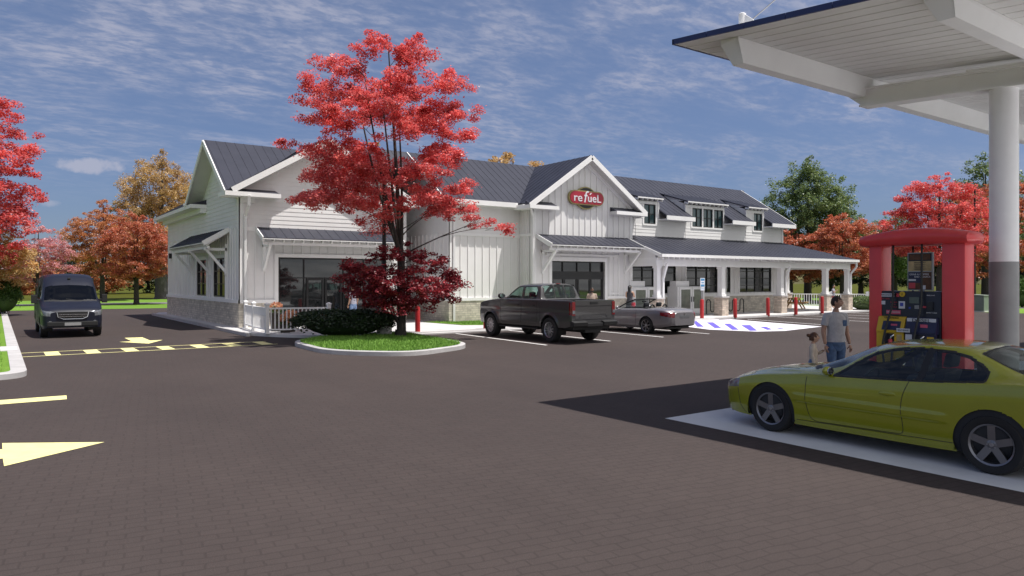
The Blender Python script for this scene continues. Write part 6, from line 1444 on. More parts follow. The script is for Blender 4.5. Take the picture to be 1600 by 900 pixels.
    spec = {'cowl': ('cowl', 'dark_trim', None), 'windscreen': ('windscreen', 'car_glass', None), 'rear_window': ('rear_window', 'car_glass', None), 'black_edge': ('window_surround', 'dark_trim', None), 'intake': ('intake', 'dark_trim', None)}
    for sd in 'LR':
        spec['side_window#1' + sd] = ('side_window', 'car_glass', None); spec['side_window#2' + sd] = ('side_window', 'car_glass', None); spec['headlight#' + sd] = ('headlight', 'lamp_clear', None); spec['tail_light#' + sd] = ('tail_light', 'lamp_red', None)
    out = s.build(t, 'paint_lime', spec, nolining=('windscreen', 'rear_window', 'side_window#1L', 'side_window#1R', 'side_window#2L', 'side_window#2R'))
    for u, z, r in ((.04, .315, .383), (2.78, .32, .393)): well(t, u, z, r, .885, .60)
    for sd in (-1, 1):
        wheel(t, sd * .795, .04, .322, .225, .225, 5, 'alloy_dark', sd); wheel(t, sd * .80, 2.78, .325, .24, .228, 5, 'alloy_dark', sd)
        d = out['door#' + ('L' if sd < 0 else 'R')]
        h = MB(); h.ball((sd * .917, -1.665, .735), (.012, .105, .032), 16, 8); h.build('handle', 'paint_lime', d, smooth=True)
        mirror(t, sd * .85, .90, .915, 'paint_lime', .78)
        b = MB(); b.bar((sd * .60, -.55, .35), (sd * .60, -2.95, .35), .5, .04); b.build('floor_pan', 'dark_trim', out['body'])
    fl = MB(); fl.box(-.75, -3.2, .28, .75, .25, .33); fl.box(-.70, -3.6, .17, .70, .75, .22); fl.build('underbody', 'dark_trim', out['body'])
    b = MB(); b.ext([(-.74, -.55, .55), (-.74, -.55, .88), (-.74, -.98, .80), (-.74, -1.0, .58)], (1.48, 0, 0)); b.box(-.12, -2.2, .33, .12, -1.0, .58); b.build('dashboard', 'cabin_dark', t, bevel=0.03)
    seat(t, -.37, 1.62, .36, 'seat_grey', .5, .58); seat(t, .37, 1.62, .36, 'seat_grey', .5, .58); seat(t, -.33, 2.52, .40, 'seat_grey', .55, .48); seat(t, .33, 2.52, .40, 'seat_grey', .55, .48)
    steering(t, -.37, 1.16, .80)
    b = MB(); b.box(-.09, -1.28, 1.18, .09, -1.25, 1.24); b.build('rear_view_mirror', 'dark_trim', t, bevel=.01)
    b = MB(); b.bar((-.6, -.40, .90), (.05, -.52, .945), .02, .015); b.bar((.05, -.40, .905), (.6, -.50, .93), .02, .015); b.build('wiper', 'dark_trim', t)
    return t
coupe()

# -- charcoal pickup ---------------------------------------------------------
def pickup():
    w = T('-.97:.78 -.92:.88 -.8:.94 -.5:.975 0:.99 .6:.99 3.0:.99 4.85:.985 4.93:.965')
    wk = lambda k, d=0.0: [(a, b * k + d) for a, b in w]
    us = [-.97, -.92, -.8, -.4, .2, .62, .80, 1.0, 1.25, 1.5, 1.62, 2.0, 2.8, 2.95, 3.05, 3.15, 3.2, 4.9, 4.93]
    z7 = [1.20, 1.25, 1.30, 1.36, 1.43, 1.46, 1.50, 1.62, 1.77, 1.91, 1.945, 1.975, 1.97, 1.95, 1.75, 1.46, 1.42, 1.42, 1.42]
    z5 = [1.19, 1.23, 1.28, 1.34, 1.41, 1.44, 1.455, 1.50, 1.665, 1.81, 1.865, 1.895, 1.895, 1.87, 1.70, 1.45, 1.42, 1.42, 1.42]
    y5 = [.60, .68, .74, .78, .82, .85, .87, .865, .82, .775, .755, .74, .74, .745, .78, .82, .86, .86, .86]
    tabs = dict(y0=wk(.95), y1=wk(.99), y2=wk(1.0), y3=wk(.975), y4=[(a, b - .06) for a, b in w], z0=T('-.97:.58 -.8:.50 0:.50 4.5:.52 4.93:.60'), z1=T('-.97:.7 0:.66 4.93:.72'), z2=T('-.97:.9 0:1.0 4.93:1.02'),
        z3=T('-.97:1.14 -.8:1.23 -.4:1.30 .2:1.355 .62:1.385 1:1.405 3:1.405 4.93:1.405'), z4=T('-.97:1.16 -.8:1.25 -.4:1.32 .2:1.38 .62:1.41 1:1.43 3:1.43 4.93:1.42'),
        y5=list(zip(us, y5)), z5=list(zip(us, z5)), z7=list(zip(us, z7)), y6=[(a, b * .6) for a, b in zip(us, y5)], z6=[(a, q - (q - p) * .2) for a, p, q in zip(us, z5, z7)])
    sm = lambda x, a, b: np.clip((x - a) / (b - a), 0, 1) ** 2 * (3 - 2 * np.clip((x - a) / (b - a), 0, 1))
    def side(u, y, z):
        fl = 0.0
        for uw in (0.0, 3.72): r_ = np.hypot(u - uw, z - .42); fl = fl + 0.035 * (1 - sm(r_, .50, .62))
        return fl * (y > .7) * (z < 1.2) - .015 * sm(z, .95, 1.0) * (1 - sm(z, 1.0, 1.12)) * (y > .8)
    s = Shell(tabs, -.97, 4.93, .018, [5, 14, 18, 4, 16, 7, 9], side)
    s.snap_circle(0, .42, .50); s.snap_circle(3.72, .42, .50)
    top = s.sg >= 5
    ub = .80 + .20 * (s.ay / .8) ** 2; ut = 1.54 + .06 * (s.ay / .7) ** 2
    s.reg[top & (s.u > ub) & (s.u < ut) & (s.ay < s.y5c - .05)] = 'windscreen'
    s.reg[top & (s.u > 2.965) & (s.u < 3.155) & (s.ay < .68)] = 'rear_window'
    s.reg[top & (s.u > 2.955) & (s.u < 3.165) & (s.ay < .72) & (s.reg == 'body')] = 'black_edge'
    s.reg[(s.reg == 'rear_window') & (np.abs(s.ay - .24) < .018)] = 'black_edge'
    g1 = [(1.04, 1.46), (1.30, 1.63), (1.62, 1.82), (1.93, 1.855), (1.98, 1.46)]; g2 = [(2.10, 1.46), (2.07, 1.855), (2.76, 1.855), (2.86, 1.75), (2.84, 1.46)]
    for i, g in ((1, g1), (2, g2)):
        q = inpoly(s.u, s.z, g) & (s.ay > .6) & (s.sg >= 3)
        n = (distpoly(s.u, s.z, g) < .03) & ~q & (s.ay > .6) & (s.sg >= 3) & (s.reg == 'body'); s.reg[n] = 'black_edge'
        for sd, fl in (('L', s.left), ('R', ~s.left)): s.reg[q & fl] = 'side_window#%d%s' % (i, sd)
    low = s.sg <= 3
    d1 = [(.70, 1.38), (.68, .8), (.74, .58), (1.99, .58), (2.04, .9), (2.04, 1.42)]; d2 = [(2.05, 1.42), (2.05, .9), (2.0, .58), (2.95, .60), (3.02, 1.0), (2.98, 1.42)]
    for i, d in ((1, d1), (2, d2)):
        q = inpoly(s.u, s.z, d) & low & (s.reg == 'body')
        for sd, fl in (('L', s.left), ('R', ~s.left)): s.reg[q & fl] = 'door#%d%s' % (i, sd)
        seam(s, d, .010, low)
    s.reg[top & (s.u > 3.22) & (s.ay < .84) & (s.u < 4.90)] = ''
    seam(s, [(3.165, .5), (3.165, 1.44)], .012)
    tl = (s.u > 4.80) & (s.z > .96) & (s.z < 1.35) & (s.ay > .80) & (s.sg <= 3); hl = (s.u < -.74) & (s.z > .95) & (s.z < 1.13) & (s.ay > .62) & (s.sg <= 4)
    for sd, fl in (('L', s.left), ('R', ~s.left)): s.reg[tl & fl] = 'tail_light#' + sd; s.reg[hl & fl] = 'headlight#' + sd
    arch(s, 0, .42, .50); arch(s, 3.72, .42, .50)
    t = thing('pickup_truck', 'charcoal crew cab pickup truck parked nose in by the entrance', 'pickup', (16.17, 22.72, 0))
    t.scale = (.985, .955, 1.01)
    spec = {'windscreen': ('windscreen', 'truck_glass', None), 'rear_window': ('rear_window', 'truck_glass', None), 'black_edge': ('window_surround', 'dark_trim', None)}
    nl = ['windscreen', 'rear_window', '']
    for sd in 'LR':
        for i in (1, 2): spec['side_window#%d%s' % (i, sd)] = ('side_window', 'truck_glass', None); nl.append('side_window#%d%s' % (i, sd))
        spec['headlight#' + sd] = ('headlight', 'lamp_clear', None); spec['tail_light#' + sd] = ('tail_light', 'lamp_red', None)
    out = s.build(t, 'paint_charcoal', spec, nolining=nl)
    for u in (0, 3.72): well(t, u, .42, .50, .955, .62)
    for sd in (-1, 1):
        wheel(t, sd * .86, 0, .425, .28, .265, 12, 'alloy', sd, 'thin'); wheel(t, sd * .86, 3.72, .425, .28, .265, 12, 'alloy', sd, 'thin')
        mirror(t, sd * 1.0, .98, 1.50, 'dark_trim', 1.35)
        for i, u in ((1, 1.85), (2, 2.82)):
            h = MB(); h.ball((sd * .985, -u, 1.22), (.018, .09, .022), 12, 6); h.build('handle', 'dark_trim', out['door#%d%s' % (i, 'L' if sd < 0 else 'R')], smooth=True)
        b = MB(); b.box(sd * .84, -3.05, .40, sd * 1.0, -.62, .455); b.build('running_board', 'dark_trim', t, bevel=.015)
        for i in (0, 1): pass
        b = MB(); b.box(sd * .83, -4.96, .93, sd * .965, -4.935, 1.38); l = b.build('tail_light', 'lamp_red', t, bevel=.008)
        b = MB(); b.box(sd * .845, -4.97, 1.0, sd * .95, -4.955, 1.10); b.build('reverse_lamp', 'lamp_clear', l)
    b = MB(); b.box(-.83, -4.86, .85, .83, -3.22, .89); b.box(-.85, -3.24, .85, .85, -3.20, 1.42); b.box(-.86, -4.88, .86, -.83, -3.2, 1.42); b.box(.83, -4.88, .86, .86, -3.2, 1.42)
    b.build('cargo_bed', 'dark_trim', t)
    b = MB(); b.box(-.82, -4.945, .80, .82, -4.86, 1.43); tg = b.build('tailgate', 'paint_charcoal', t, bevel=.012)
    b = MB(); b.box(-.80, -4.958, 1.255, .80, -4.94, 1.285); b.ext([(-.66, -4.955, .88), (-.56, -4.955, 1.0), (.56, -4.955, 1.0), (.66, -4.955, .88), (.60, -4.955, .86), (.52, -4.955, .965), (-.52, -4.955, .965), (-.60, -4.955, .86)], (0, .012, 0)); b.build('pressing', 'paint_charcoal', tg)
    b = MB(); b.box(-.17, -4.962, 1.30, .17, -4.94, 1.38); b.build('handle', 'dark_trim', tg, bevel=.008)
    b = MB(); b.ext([(-.98, -4.86, .56), (-.98, -5.06, .58), (-.98, -5.08, .72), (-.98, -4.86, .78)], (.62, 0, 0)); b.ext([(.36, -4.86, .56), (.36, -5.06, .58), (.36, -5.08, .72), (.36, -4.86, .78)], (.62, 0, 0)); b.box(-.37, -5.03, .56, .37, -4.86, .68); b.build('rear_bumper', 'dark_trim', t, bevel=.02)
    b = MB(); b.box(-.80, .84, .48, .80, 1.01, .74); b.build('front_bumper', 'dark_trim', t, bevel=.04)
    b = MB(); b.box(-.62, .955, .78, .62, .985, 1.10); b.build('grille', 'dark_trim', t, bevel=.02)
    fl = MB(); fl.box(-.8, -4.8, .46, .8, .8, .56); fl.box(-.35, -4.9, .36, .35, .6, .46); fl.tube([(-.8, -3.72, .42), (.8, -3.72, .42)], .07, 8); fl.tube([(-.8, 0, .42), (.8, 0, .42)], .06, 8); fl.build('chassis', 'dark_trim', t)
    b = MB(); b.ext([(-.85, -.80, .9), (-.85, -.80, 1.43), (-.85, -1.2, 1.33), (-.85, -1.2, .95)], (1.7, 0, 0)); b.build('dashboard', 'cabin_dark', t)
    fl = MB(); fl.box(-.88, -3.12, .60, .88, -.8, .66); fl.build('cab_floor', 'cabin_dark', t)
    for x in (-.42, .42): seat(t, x, 1.75, .78, 'seat_navy' if x < 0 else 'cabin_dark', .52, .66); seat(t, x, 2.65, .80, 'cabin_dark', .6, .58)
    steering(t, -.42, 1.28, 1.32)
    b = MB(); b.box(-.09, -2.985, 1.955, .09, -2.95, 1.98); b.build('brake_lamp', 'lamp_red', t)
    return t
pickup()

# -- silver convertible ------------------------------------------------------
def convertible():
    w = T('-.85:.42 -.80:.58 -.7:.72 -.45:.84 0:.895 .6:.905 2.4:.91 3:.90 3.35:.865 3.58:.79 3.7:.68 3.75:.56')
    wk = lambda k, d=0.0: [(a, b * k + d) for a, b in w]
    us = [-.85, -.78, -.4, 0, .6, .9, 1.2, 2.4, 2.7, 3.2, 3.55, 3.7, 3.75]
    z7 = [.52, .62, .79, .87, .95, .985, .99, 1.0, 1.035, 1.02, .98, .93, .86]
    z5 = [.51, .60, .765, .84, .915, .945, .955, .975, 1.005, .995, .96, .91, .85]
    y5 = [.2, .34, .52, .60, .68, .70, .70, .70, .70, .66, .60, .52, .42]
    tabs = dict(y0=wk(.92), y1=wk(.98), y2=wk(1.0), y3=wk(.96), y4=[(a, b - .09) for a, b in w], z0=T('-.85:.34 -.7:.22 0:.19 2.5:.20 3.3:.27 3.75:.36'), z1=T('-.85:.4 0:.34 3:.38 3.75:.48'), z2=T('-.85:.47 -.4:.55 1:.62 3:.66 3.75:.66'),
        z3=T('-.85:.50 -.7:.58 -.4:.68 0:.76 .6:.84 1:.88 2.4:.92 3:.93 3.4:.91 3.75:.80'), z4=T('-.85:.505 -.7:.60 -.4:.72 0:.80 .6:.88 1:.92 2.4:.95 3:.965 3.4:.945 3.75:.83'),
        y5=list(zip(us, y5)), z5=list(zip(us, z5)), z7=list(zip(us, z7)), y6=[(a, b * .55) for a, b in zip(us, y5)], z6=[(a, q - (q - p) * .22) for a, p, q in zip(us, z5, z7)])
    s = Shell(tabs, -.85, 3.75, .018, [5, 10, 16, 3, 8, 7, 9])
    s.snap_circle(0, .32, .37); s.snap_circle(2.56, .32, .375)
    top = s.sg >= 5; low = s.sg <= 3
    s.reg[top & (s.u > .86 + .12 * (s.ay / .7) ** 2) & (s.u < 2.52) & (s.ay < .68)] = ''
    dp = [(.72, .86), (.70, .6), (.78, .27), (1.98, .29), (2.0, .55), (2.02, .92)]
    q = inpoly(s.u, s.z, dp) & low & (s.reg == 'body')
    tl = (s.u > 3.28) & (s.z > .66 + (3.75 - s.u) * .16) & (s.z < .86) & (s.ay > .50) & (s.sg <= 3)
    hl = (s.u < -.45) & (s.z > .54) & (s.z < .68) & (s.ay > .42) & (s.sg >= 1) & (s.sg <= 4)
    for sd, fl in (('L', s.left), ('R', ~s.left)): s.reg[q & fl] = 'door#' + sd; s.reg[tl & fl] = 'tail_light#' + sd; s.reg[hl & fl] = 'headlight#' + sd
    seam(s, dp, .009, low); seam(s, [(3.32, .90), (3.30, .62)], .006, low)
    bl = top & (s.u > 2.72) & (s.ay < s.y5c - .03) & (s.u < 3.66) & (s.reg == 'body'); s.reg[bl] = 'boot_lid'
    s.reg[top & (np.abs(s.u - 2.71) < .011) & (s.ay < .72)] = ''
    arch(s, 0, .32, .37); arch(s, 2.56, .32, .375)
    t = thing('convertible_car', 'silver grey open top convertible parked between pickup and blue striped bay', 'car', (21.76, 22.73, 0))
    spec = {}
    for sd in 'LR': spec['tail_light#' + sd] = ('tail_light', 'lamp_red', None); spec['headlight#' + sd] = ('headlight', 'lamp_clear', None)
    out = s.build(t, 'paint_silver', spec, nolining=('',))
    for u in (0, 2.56): well(t, u, .32, .375, .87, .58)
    for sd in (-1, 1):
        wheel(t, sd * .78, 0, .32, .225, .232, 7, 'alloy_dark', sd, 'thin'); wheel(t, sd * .79, 2.56, .325, .25, .238, 7, 'alloy_dark', sd, 'thin')
        mirror(t, sd * .84, 1.02, .96, 'paint_silver'); d = out['door#' + ('L' if sd < 0 else 'R')]
        h = MB(); h.ball((sd * .90, -1.82, .76), (.014, .10, .02), 12, 6); h.build('handle', 'paint_silver', d, smooth=True)
    b = MB()
    for sd in (-1, 1): b.tube(bez((sd * .74, -.80, .93), (sd * .70, -1.25, 1.19), (sd * .60, -1.66, 1.315), 8), .026, 8)
    b.tube([(-.60, -1.66, 1.315), (-.3, -1.62, 1.33), (.3, -1.62, 1.33), (.60, -1.66, 1.315)], .03, 8); b.build('windscreen_frame', 'dark_trim', t, smooth=50)
    g = MB(); vs = []; n = 8
    for i in range(n + 1):
        f = i / n; q = bez((.70, -.78, .93), (.66, -1.25, 1.19), (.57, -1.65, 1.31), n)[i]
        for k in range(9): a = -1 + 2 * k / 8; vs.append((q.x * a, q.y + .10 * (1 - a * a), q.z))
    g.add(vs, [(i * 9 + k, i * 9 + k + 1, (i + 1) * 9 + k + 1, (i + 1) * 9 + k) for i in range(n) for k in range(8)]); g.build('windscreen', 'clear_glass', t, smooth=True, recalc=False)
    b = MB(); b.box(-.70, -2.55, .30, .70, -.75, .36); b.box(-.72, -2.58, .36, .72, -2.45, .93); b.box(-.76, -2.5, .36, -.70, -.8, .90); b.box(.70, -2.5, .36, .76, -.8, .90); b.build('cabin_tub', 'cabin_dark', t)
    b = MB(); b.ext([(-.72, -.80, .55), (-.72, -.84, .95), (-.72, -1.15, .88), (-.72, -1.2, .58)], (1.44, 0, 0)); b.build('dashboard', 'cabin_dark', t, bevel=.03)
    for x in (-.36, .36):
        seat(t, x, 1.85, .40, 'cabin_dark', .5, .58)
        b = MB(); b.tube(bez((x - .16, -2.40, .95), (x, -2.40, 1.30), (x + .16, -2.40, .95), 8), .03, 8); b.build('roll_hoop', 'dark_trim', t, smooth=True)
    steering(t, -.36, 1.3, .88)
    b = MB(); b.box(-.10, -1.62, 1.20, .10, -1.58, 1.26); b.build('rear_view_mirror', 'dark_trim', t)
    b = MB(); b.box(-.27, -3.765, .64, .27, -3.74, .76); b.build('number_plate_recess', 'alloy_dark', t, bevel=.006)
    b = MB(); b.lathe([(.04, 0), (.04, .01)], 16, (0, -3.775, .80), 'y'); b.build('badge', 'chrome', t)
    fl = MB(); fl.box(-.65, -3.4, .20, .65, .6, .28); fl.build('underbody', 'dark_trim', t)
    return t
convertible()

# -- dark van ----------------------------------------------------------------
def van():
    w = T('-.90:.70 -.85:.84 -.72:.93 -.4:.98 0:1.0 4.4:1.0 4.62:.97')
    wk = lambda k, d=0.0: [(a, b * k + d) for a, b in w]
    us = [-.90, -.86, -.7, -.4, -.12, .0, .3, .62, .85, 1.2, 1.6, 4.4, 4.6, 4.62]
    z7 = [.95, 1.0, 1.10, 1.20, 1.29, 1.36, 1.64, 1.93, 2.10, 2.29, 2.36, 2.36, 2.32, 2.25]
    z5 = [.94, .98, 1.07, 1.16, 1.24, 1.28, 1.50, 1.80, 1.99, 2.19, 2.27, 2.27, 2.24, 2.18]
    y5 = [.55, .66, .76, .82, .86, .88, .86, .82, .80, .78, .77, .77, .77, .75]
    tabs = dict(y0=wk(.96), y1=wk(.995), y2=wk(1.0), y3=wk(.985), y4=[(a, b - .05) for a, b in w], z0=T('-.9:.38 -.7:.34 0:.36 4.62:.42'), z1=T('-.9:.48 0:.52 4.62:.55'), z2=T('-.9:.7 0:.85 4.62:.9'),
        z3=T('-.9:.90 -.7:1.0 -.4:1.10 0:1.20 .4:1.32 1:1.38 4.62:1.38'), z4=T('-.9:.92 -.7:1.03 -.4:1.13 0:1.24 .4:1.36 1:1.43 4.62:1.43'),
        y5=list(zip(us, y5)), z5=list(zip(us, z5)), z7=list(zip(us, z7)), y6=[(a, b * .6) for a, b in zip(us, y5)], z6=[(a, q - (q - p) * .2) for a, p, q in zip(us, z5, z7)])
    s = Shell(tabs, -.90, 4.62, .024, [3, 8, 13, 3, 14, 6, 9])
    top = s.sg >= 5; low = s.sg <= 3
    ub = .0 + .10 * (s.ay / .8) ** 2; ut = .60 + .05 * (s.ay / .8) ** 2
    s.reg[top & (s.u > ub) & (s.u < ut) & (s.ay < s.y5c - .035)] = 'windscreen'
    s.reg[top & (s.u > ub - .09) & (s.u < ub) & (s.ay < .84)] = 'cowl'
    g1 = [(.45, 1.42), (.75, 1.80), (1.35, 1.86), (1.35, 1.36)]; q = inpoly(s.u, s.z, g1) & (s.sg >= 3) & (s.ay > .6)
    g2 = [(1.65, 1.42), (1.65, 1.86), (2.9, 1.86), (2.9, 1.42)]; q2 = inpoly(s.u, s.z, g2) & (s.sg >= 3) & (s.ay > .6)
    hl = (s.u < -.50) & (s.z > .80 + (s.u + .9) * .12) & (s.z < .965 + (s.u + .9) * .22) & (s.ay > .58) & (s.sg <= 4)
    for sd, fl in (('L', s.left), ('R', ~s.left)): s.reg[q & fl] = 'side_window#1' + sd; s.reg[q2 & fl] = 'side_window#2' + sd; s.reg[hl & fl] = 'headlight#' + sd
    dp = [(.35, 1.3), (.38, .55), (1.42, .50), (1.42, 1.4)]; qd = inpoly(s.u, s.z, dp) & low & (s.reg == 'body')
    for sd, fl in (('L', s.left), ('R', ~s.left)): s.reg[qd & fl] = 'door#' + sd
    seam(s, dp, .013, low); seam(s, [(2.95, .45), (2.95, 2.1)], .013, s.ay > .7); seam(s, [(1.5, 2.1), (1.5, .45)], .012, s.ay > .7)
    arch(s, 0, .37, .43); arch(s, 3.6, .37, .43)
    t = thing('delivery_van', 'dark navy panel van driving towards the yellow crossing marks', 'van', (2.28, 31.78, 0), math.pi)
    spec = {'windscreen': ('windscreen', 'van_glass', None), 'cowl': ('cowl', 'dark_trim', None)}; nl = ['windscreen']
    for sd in 'LR':
        spec['side_window#1' + sd] = ('side_window', 'van_glass', None); spec['side_window#2' + sd] = ('side_window', 'van_glass', None); spec['headlight#' + sd] = ('headlight', 'lamp_clear', None); nl += ['side_window#1' + sd, 'side_window#2' + sd]
    out = s.build(t, 'paint_navy', spec, nolining=nl)
    for u in (0, 3.6): well(t, u, .37, .43, .97, .6)
    for sd in (-1, 1):
        for u in (0, 3.6): wheel(t, sd * .86, u, .36, .235, .225, 8, 'alloy_dark', sd, 'thin')
        b = MB(); b.box(sd * 1.05, -.42, 1.24, sd * 1.24, -.34, 1.56); b.bar((sd * .95, -.38, 1.36), (sd * 1.10, -.38, 1.36), .06, .06); b.build('side_mirror', 'dark_trim', t, bevel=.02)
        b = MB(); b.lathe([(.055, 0), (.055, .02)], 16, (sd * .70, .885, .58), 'y'); b.build('fog_lamp', 'lamp_clear', t)
    gr = [(-.50, .94), (.50, .94), (.46, .76), (.30, .69), (-.30, .69), (-.46, .76)]
    b = MB(); b.ext([(x, .895, z) for x, z in gr], (0, .02, 0)); g = b.build('grille', 'dark_trim', t)
    b = MB(); pts = [(-.50, .92, .94), (-.46, .93, .76), (-.30, .93, .69), (.30, .93, .69), (.46, .93, .76), (.50, .92, .94)]; b.tube(pts, .016, 6)
    for z in (.78, .85): b.bar((-.44, .925, z), (.44, .925, z), .02, .016)
    b.build('chrome_bar', 'chrome', g)
    b = MB(); b.box(-.80, .84, .42, .80, .925, .60); b.build('bumper_insert', 'dark_trim', t, bevel=.03)
    b = MB(); b.box(-.26, .925, .45, .26, .935, .56); b.build('number_plate', 'column_grey', t)
    b = MB(); b.tube(bez((-.5, -.0, 1.32), (-.1, .03, 1.36), (.15, -.06, 1.40), 5), .014, 6); b.tube(bez((.1, -.0, 1.33), (.5, -.0, 1.36), (.66, -.10, 1.40), 5), .014, 6); b.build('wiper', 'dark_trim', t)
    fl = MB(); fl.box(-.85, -4.4, .36, .85, .7, .46); fl.box(-.8, -1.6, .46, .8, -.2, .9); fl.build('underbody', 'dark_trim', t)
    b = MB(); b.ext([(-.85, -.05, .95), (-.85, -.1, 1.32), (-.85, -.5, 1.30), (-.85, -.6, .95)], (1.7, 0, 0)); b.box(-.9, -1.75, .5, .9, -1.70, 2.2); b.build('dashboard', 'cabin_dark', t)
    for x in (-.48, .48): seat(t, x, .95, .85, 'cabin_dark', .5, .66)
    b = MB(); b.box(-.05, -.92, 2.13, .05, -.86, 2.20); b.build('roof_badge', 'dark_trim', t, bevel=.015)
    return t
van()
# ------------------------------------------------------------------ people
def skin_mesh(pts, edges, root=0, sub=2):
    """grow a tapered surface round a skeleton: pts = {key: (x, y, z, rx, ry)}"""
    keys = list(pts); ix = {k: i for i, k in enumerate(keys)}
    me = bpy.data.meshes.new('skeleton'); me.from_pydata([pts[k][:3] for k in keys], [(ix[a], ix[b]) for a, b in edges], [])
    o = bpy.data.objects.new('skeleton', me); COL.objects.link(o)
    o.modifiers.new('s', 'SKIN').use_smooth_shade = True
    for i, k in enumerate(keys):
        sv = me.skin_vertices[0].data[i]; p = pts[k]; sv.radius = (p[3], p[4] if len(p) > 4 else p[3]); sv.use_root = (i == root)
    m = o.modifiers.new('d', 'SUBSURF'); m.levels = sub; m.render_levels = sub
    bpy.context.view_layer.update()
    out = bpy.data.meshes.new_from_object(o.evaluated_get(bpy.context.evaluated_depsgraph_get()))
    bpy.data.objects.remove(o); bpy.data.meshes.remove(me)
    return out
def mesh_obj(name, meshes, m, parent, xf=None):
    bm = bmesh.new()
    for x in meshes: bm.from_mesh(x)
    bmesh.ops.recalc_face_normals(bm, faces=bm.faces)
    me = bpy.data.meshes.new(name); bm.to_mesh(me); bm.free(); me.materials.append(M[m]); me.shade_smooth()
    if xf is not None: me.transform(xf)
    o = bpy.data.objects.new(name, me); COL.objects.link(o); o.parent = parent
    return o
def mb_mesh(mb):
    me = bpy.data.meshes.new('piece'); me.from_pydata(mb.v, [], mb.f); return me
def head_mesh(c, s_, yaw, fem=0.0):
    """head with brow, nose, jaw and ears; face towards +y before yaw; c is the middle of the head"""
    b = MB(); n, k = 32, 22; vs = []
    for i in range(1, k):
        a = math.pi * i / k
        for j in range(n):
            t = 2 * math.pi * j / n; sx, sy, cz_ = math.sin(a) * math.cos(t), math.sin(a) * math.sin(t), math.cos(a)
            x, y, z = sx * .078, sy * .098, cz_ * .118
            f = max(0.0, sy)
            jaw = max(0.0, -cz_); x *= 1 - .34 * jaw ** 1.6; y *= 1 - .12 * jaw ** 2
            if sy < 0 and cz_ < -.1: y *= 1 - .35 * min(1, (-cz_ - .1) * 1.3)
            g = lambda u, v, w, p, q: math.exp(-((u - p) / w) ** 2 - ((v - q) / w) ** 2)
            if sy > 0:
                d = math.exp(-(x / .013) ** 2) * math.exp(-((z + .012) / .022) ** 2) * .024 + math.exp(-(x / .010) ** 2) * math.exp(-((z - .012) / .02) ** 2) * .010
                d -= (math.exp(-((abs(x) - .032) / .014) ** 2) * math.exp(-((z - .012) / .012) ** 2)) * .010
                d += math.exp(-((z - .032) / .010) ** 2) * math.exp(-(x / .05) ** 2) * .005 * (1 - fem)
                d += math.exp(-(x / .022) ** 2) * (math.exp(-((z + .055) / .012) ** 2) * .006 + math.exp(-((z + .092) / .016) ** 2) * .008)
                y += d * f
            vs.append((x, y, z))
    b.v += vs + [(0, 0, .118), (0, .01, -.118)]; T_ = len(b.v) - 2
    b.f += [(i * n + j, (i + 1) * n + j, (i + 1) * n + (j + 1) % n, i * n + (j + 1) % n) for i in range(k - 2) for j in range(n)]
    b.f += [(T_, j, (j + 1) % n) for j in range(n)] + [(T_ + 1, (k - 2) * n + (j + 1) % n, (k - 2) * n + j) for j in range(n)]
    for sd in (-1, 1): b.ball((sd * .079, -.005, -.004), (.010, .020, .032), 8, 6)
    me = mb_mesh(b); me.transform(Matrix.Translation(c) @ Matrix.Rotation(yaw, 4, 'Z') @ Matrix.Scale(s_, 4)); return me
def hand(wrist, dirv, side, palm_in, s_=1.0, curl=0.5):
    """palm, four fingers of unequal length and a thumb, as short skinned chains"""
    w = Vector(wrist); d = Vector(dirv).normalized(); n = Vector(palm_in).normalized(); n = (n - d * n.dot(d)).normalized(); t = d.cross(n) * side
    out = []
    P = {'a': (*w, .026 * s_, .018 * s_), 'b': (*(w + d * .045 * s_), .036 * s_, .016 * s_), 'c': (*(w + d * .085 * s_), .038 * s_, .014 * s_)}
    out.append(skin_mesh(P, [('a', 'b'), ('b', 'c')], sub=1))
    for k, L in enumerate((.068, .078, .072, .056)):
        b0 = w + d * .075 * s_ + t * (.027 - .018 * k) * s_; p = b0; dd = d.copy(); F = {0: (*p, .0095 * s_)}
        for q in range(3):
            a = curl * (0.35 + 0.5 * q); dv = d * math.cos(a) + n * math.sin(a); p = p + dv * L * s_ * (.45, .32, .25)[q]; F[q + 1] = (*p, (.0088, .008, .0068)[q] * s_)
        out.append(skin_mesh(F, [(0, 1), (1, 2), (2, 3)], sub=1))
    b0 = w + d * .025 * s_ + t * .028 * s_; F = {0: (*b0, .012 * s_), 1: (*(b0 + (d * .6 + t * .7 + n * .3).normalized() * .035 * s_), .0105 * s_), 2: (*(b0 + (d * .6 + t * .7 + n * .3).normalized() * .035 * s_ + (d * .85 + n * .5).normalized() * .03 * s_), .0085 * s_)}
    out.append(skin_mesh(F, [(0, 1), (1, 2)], sub=1))
    return out
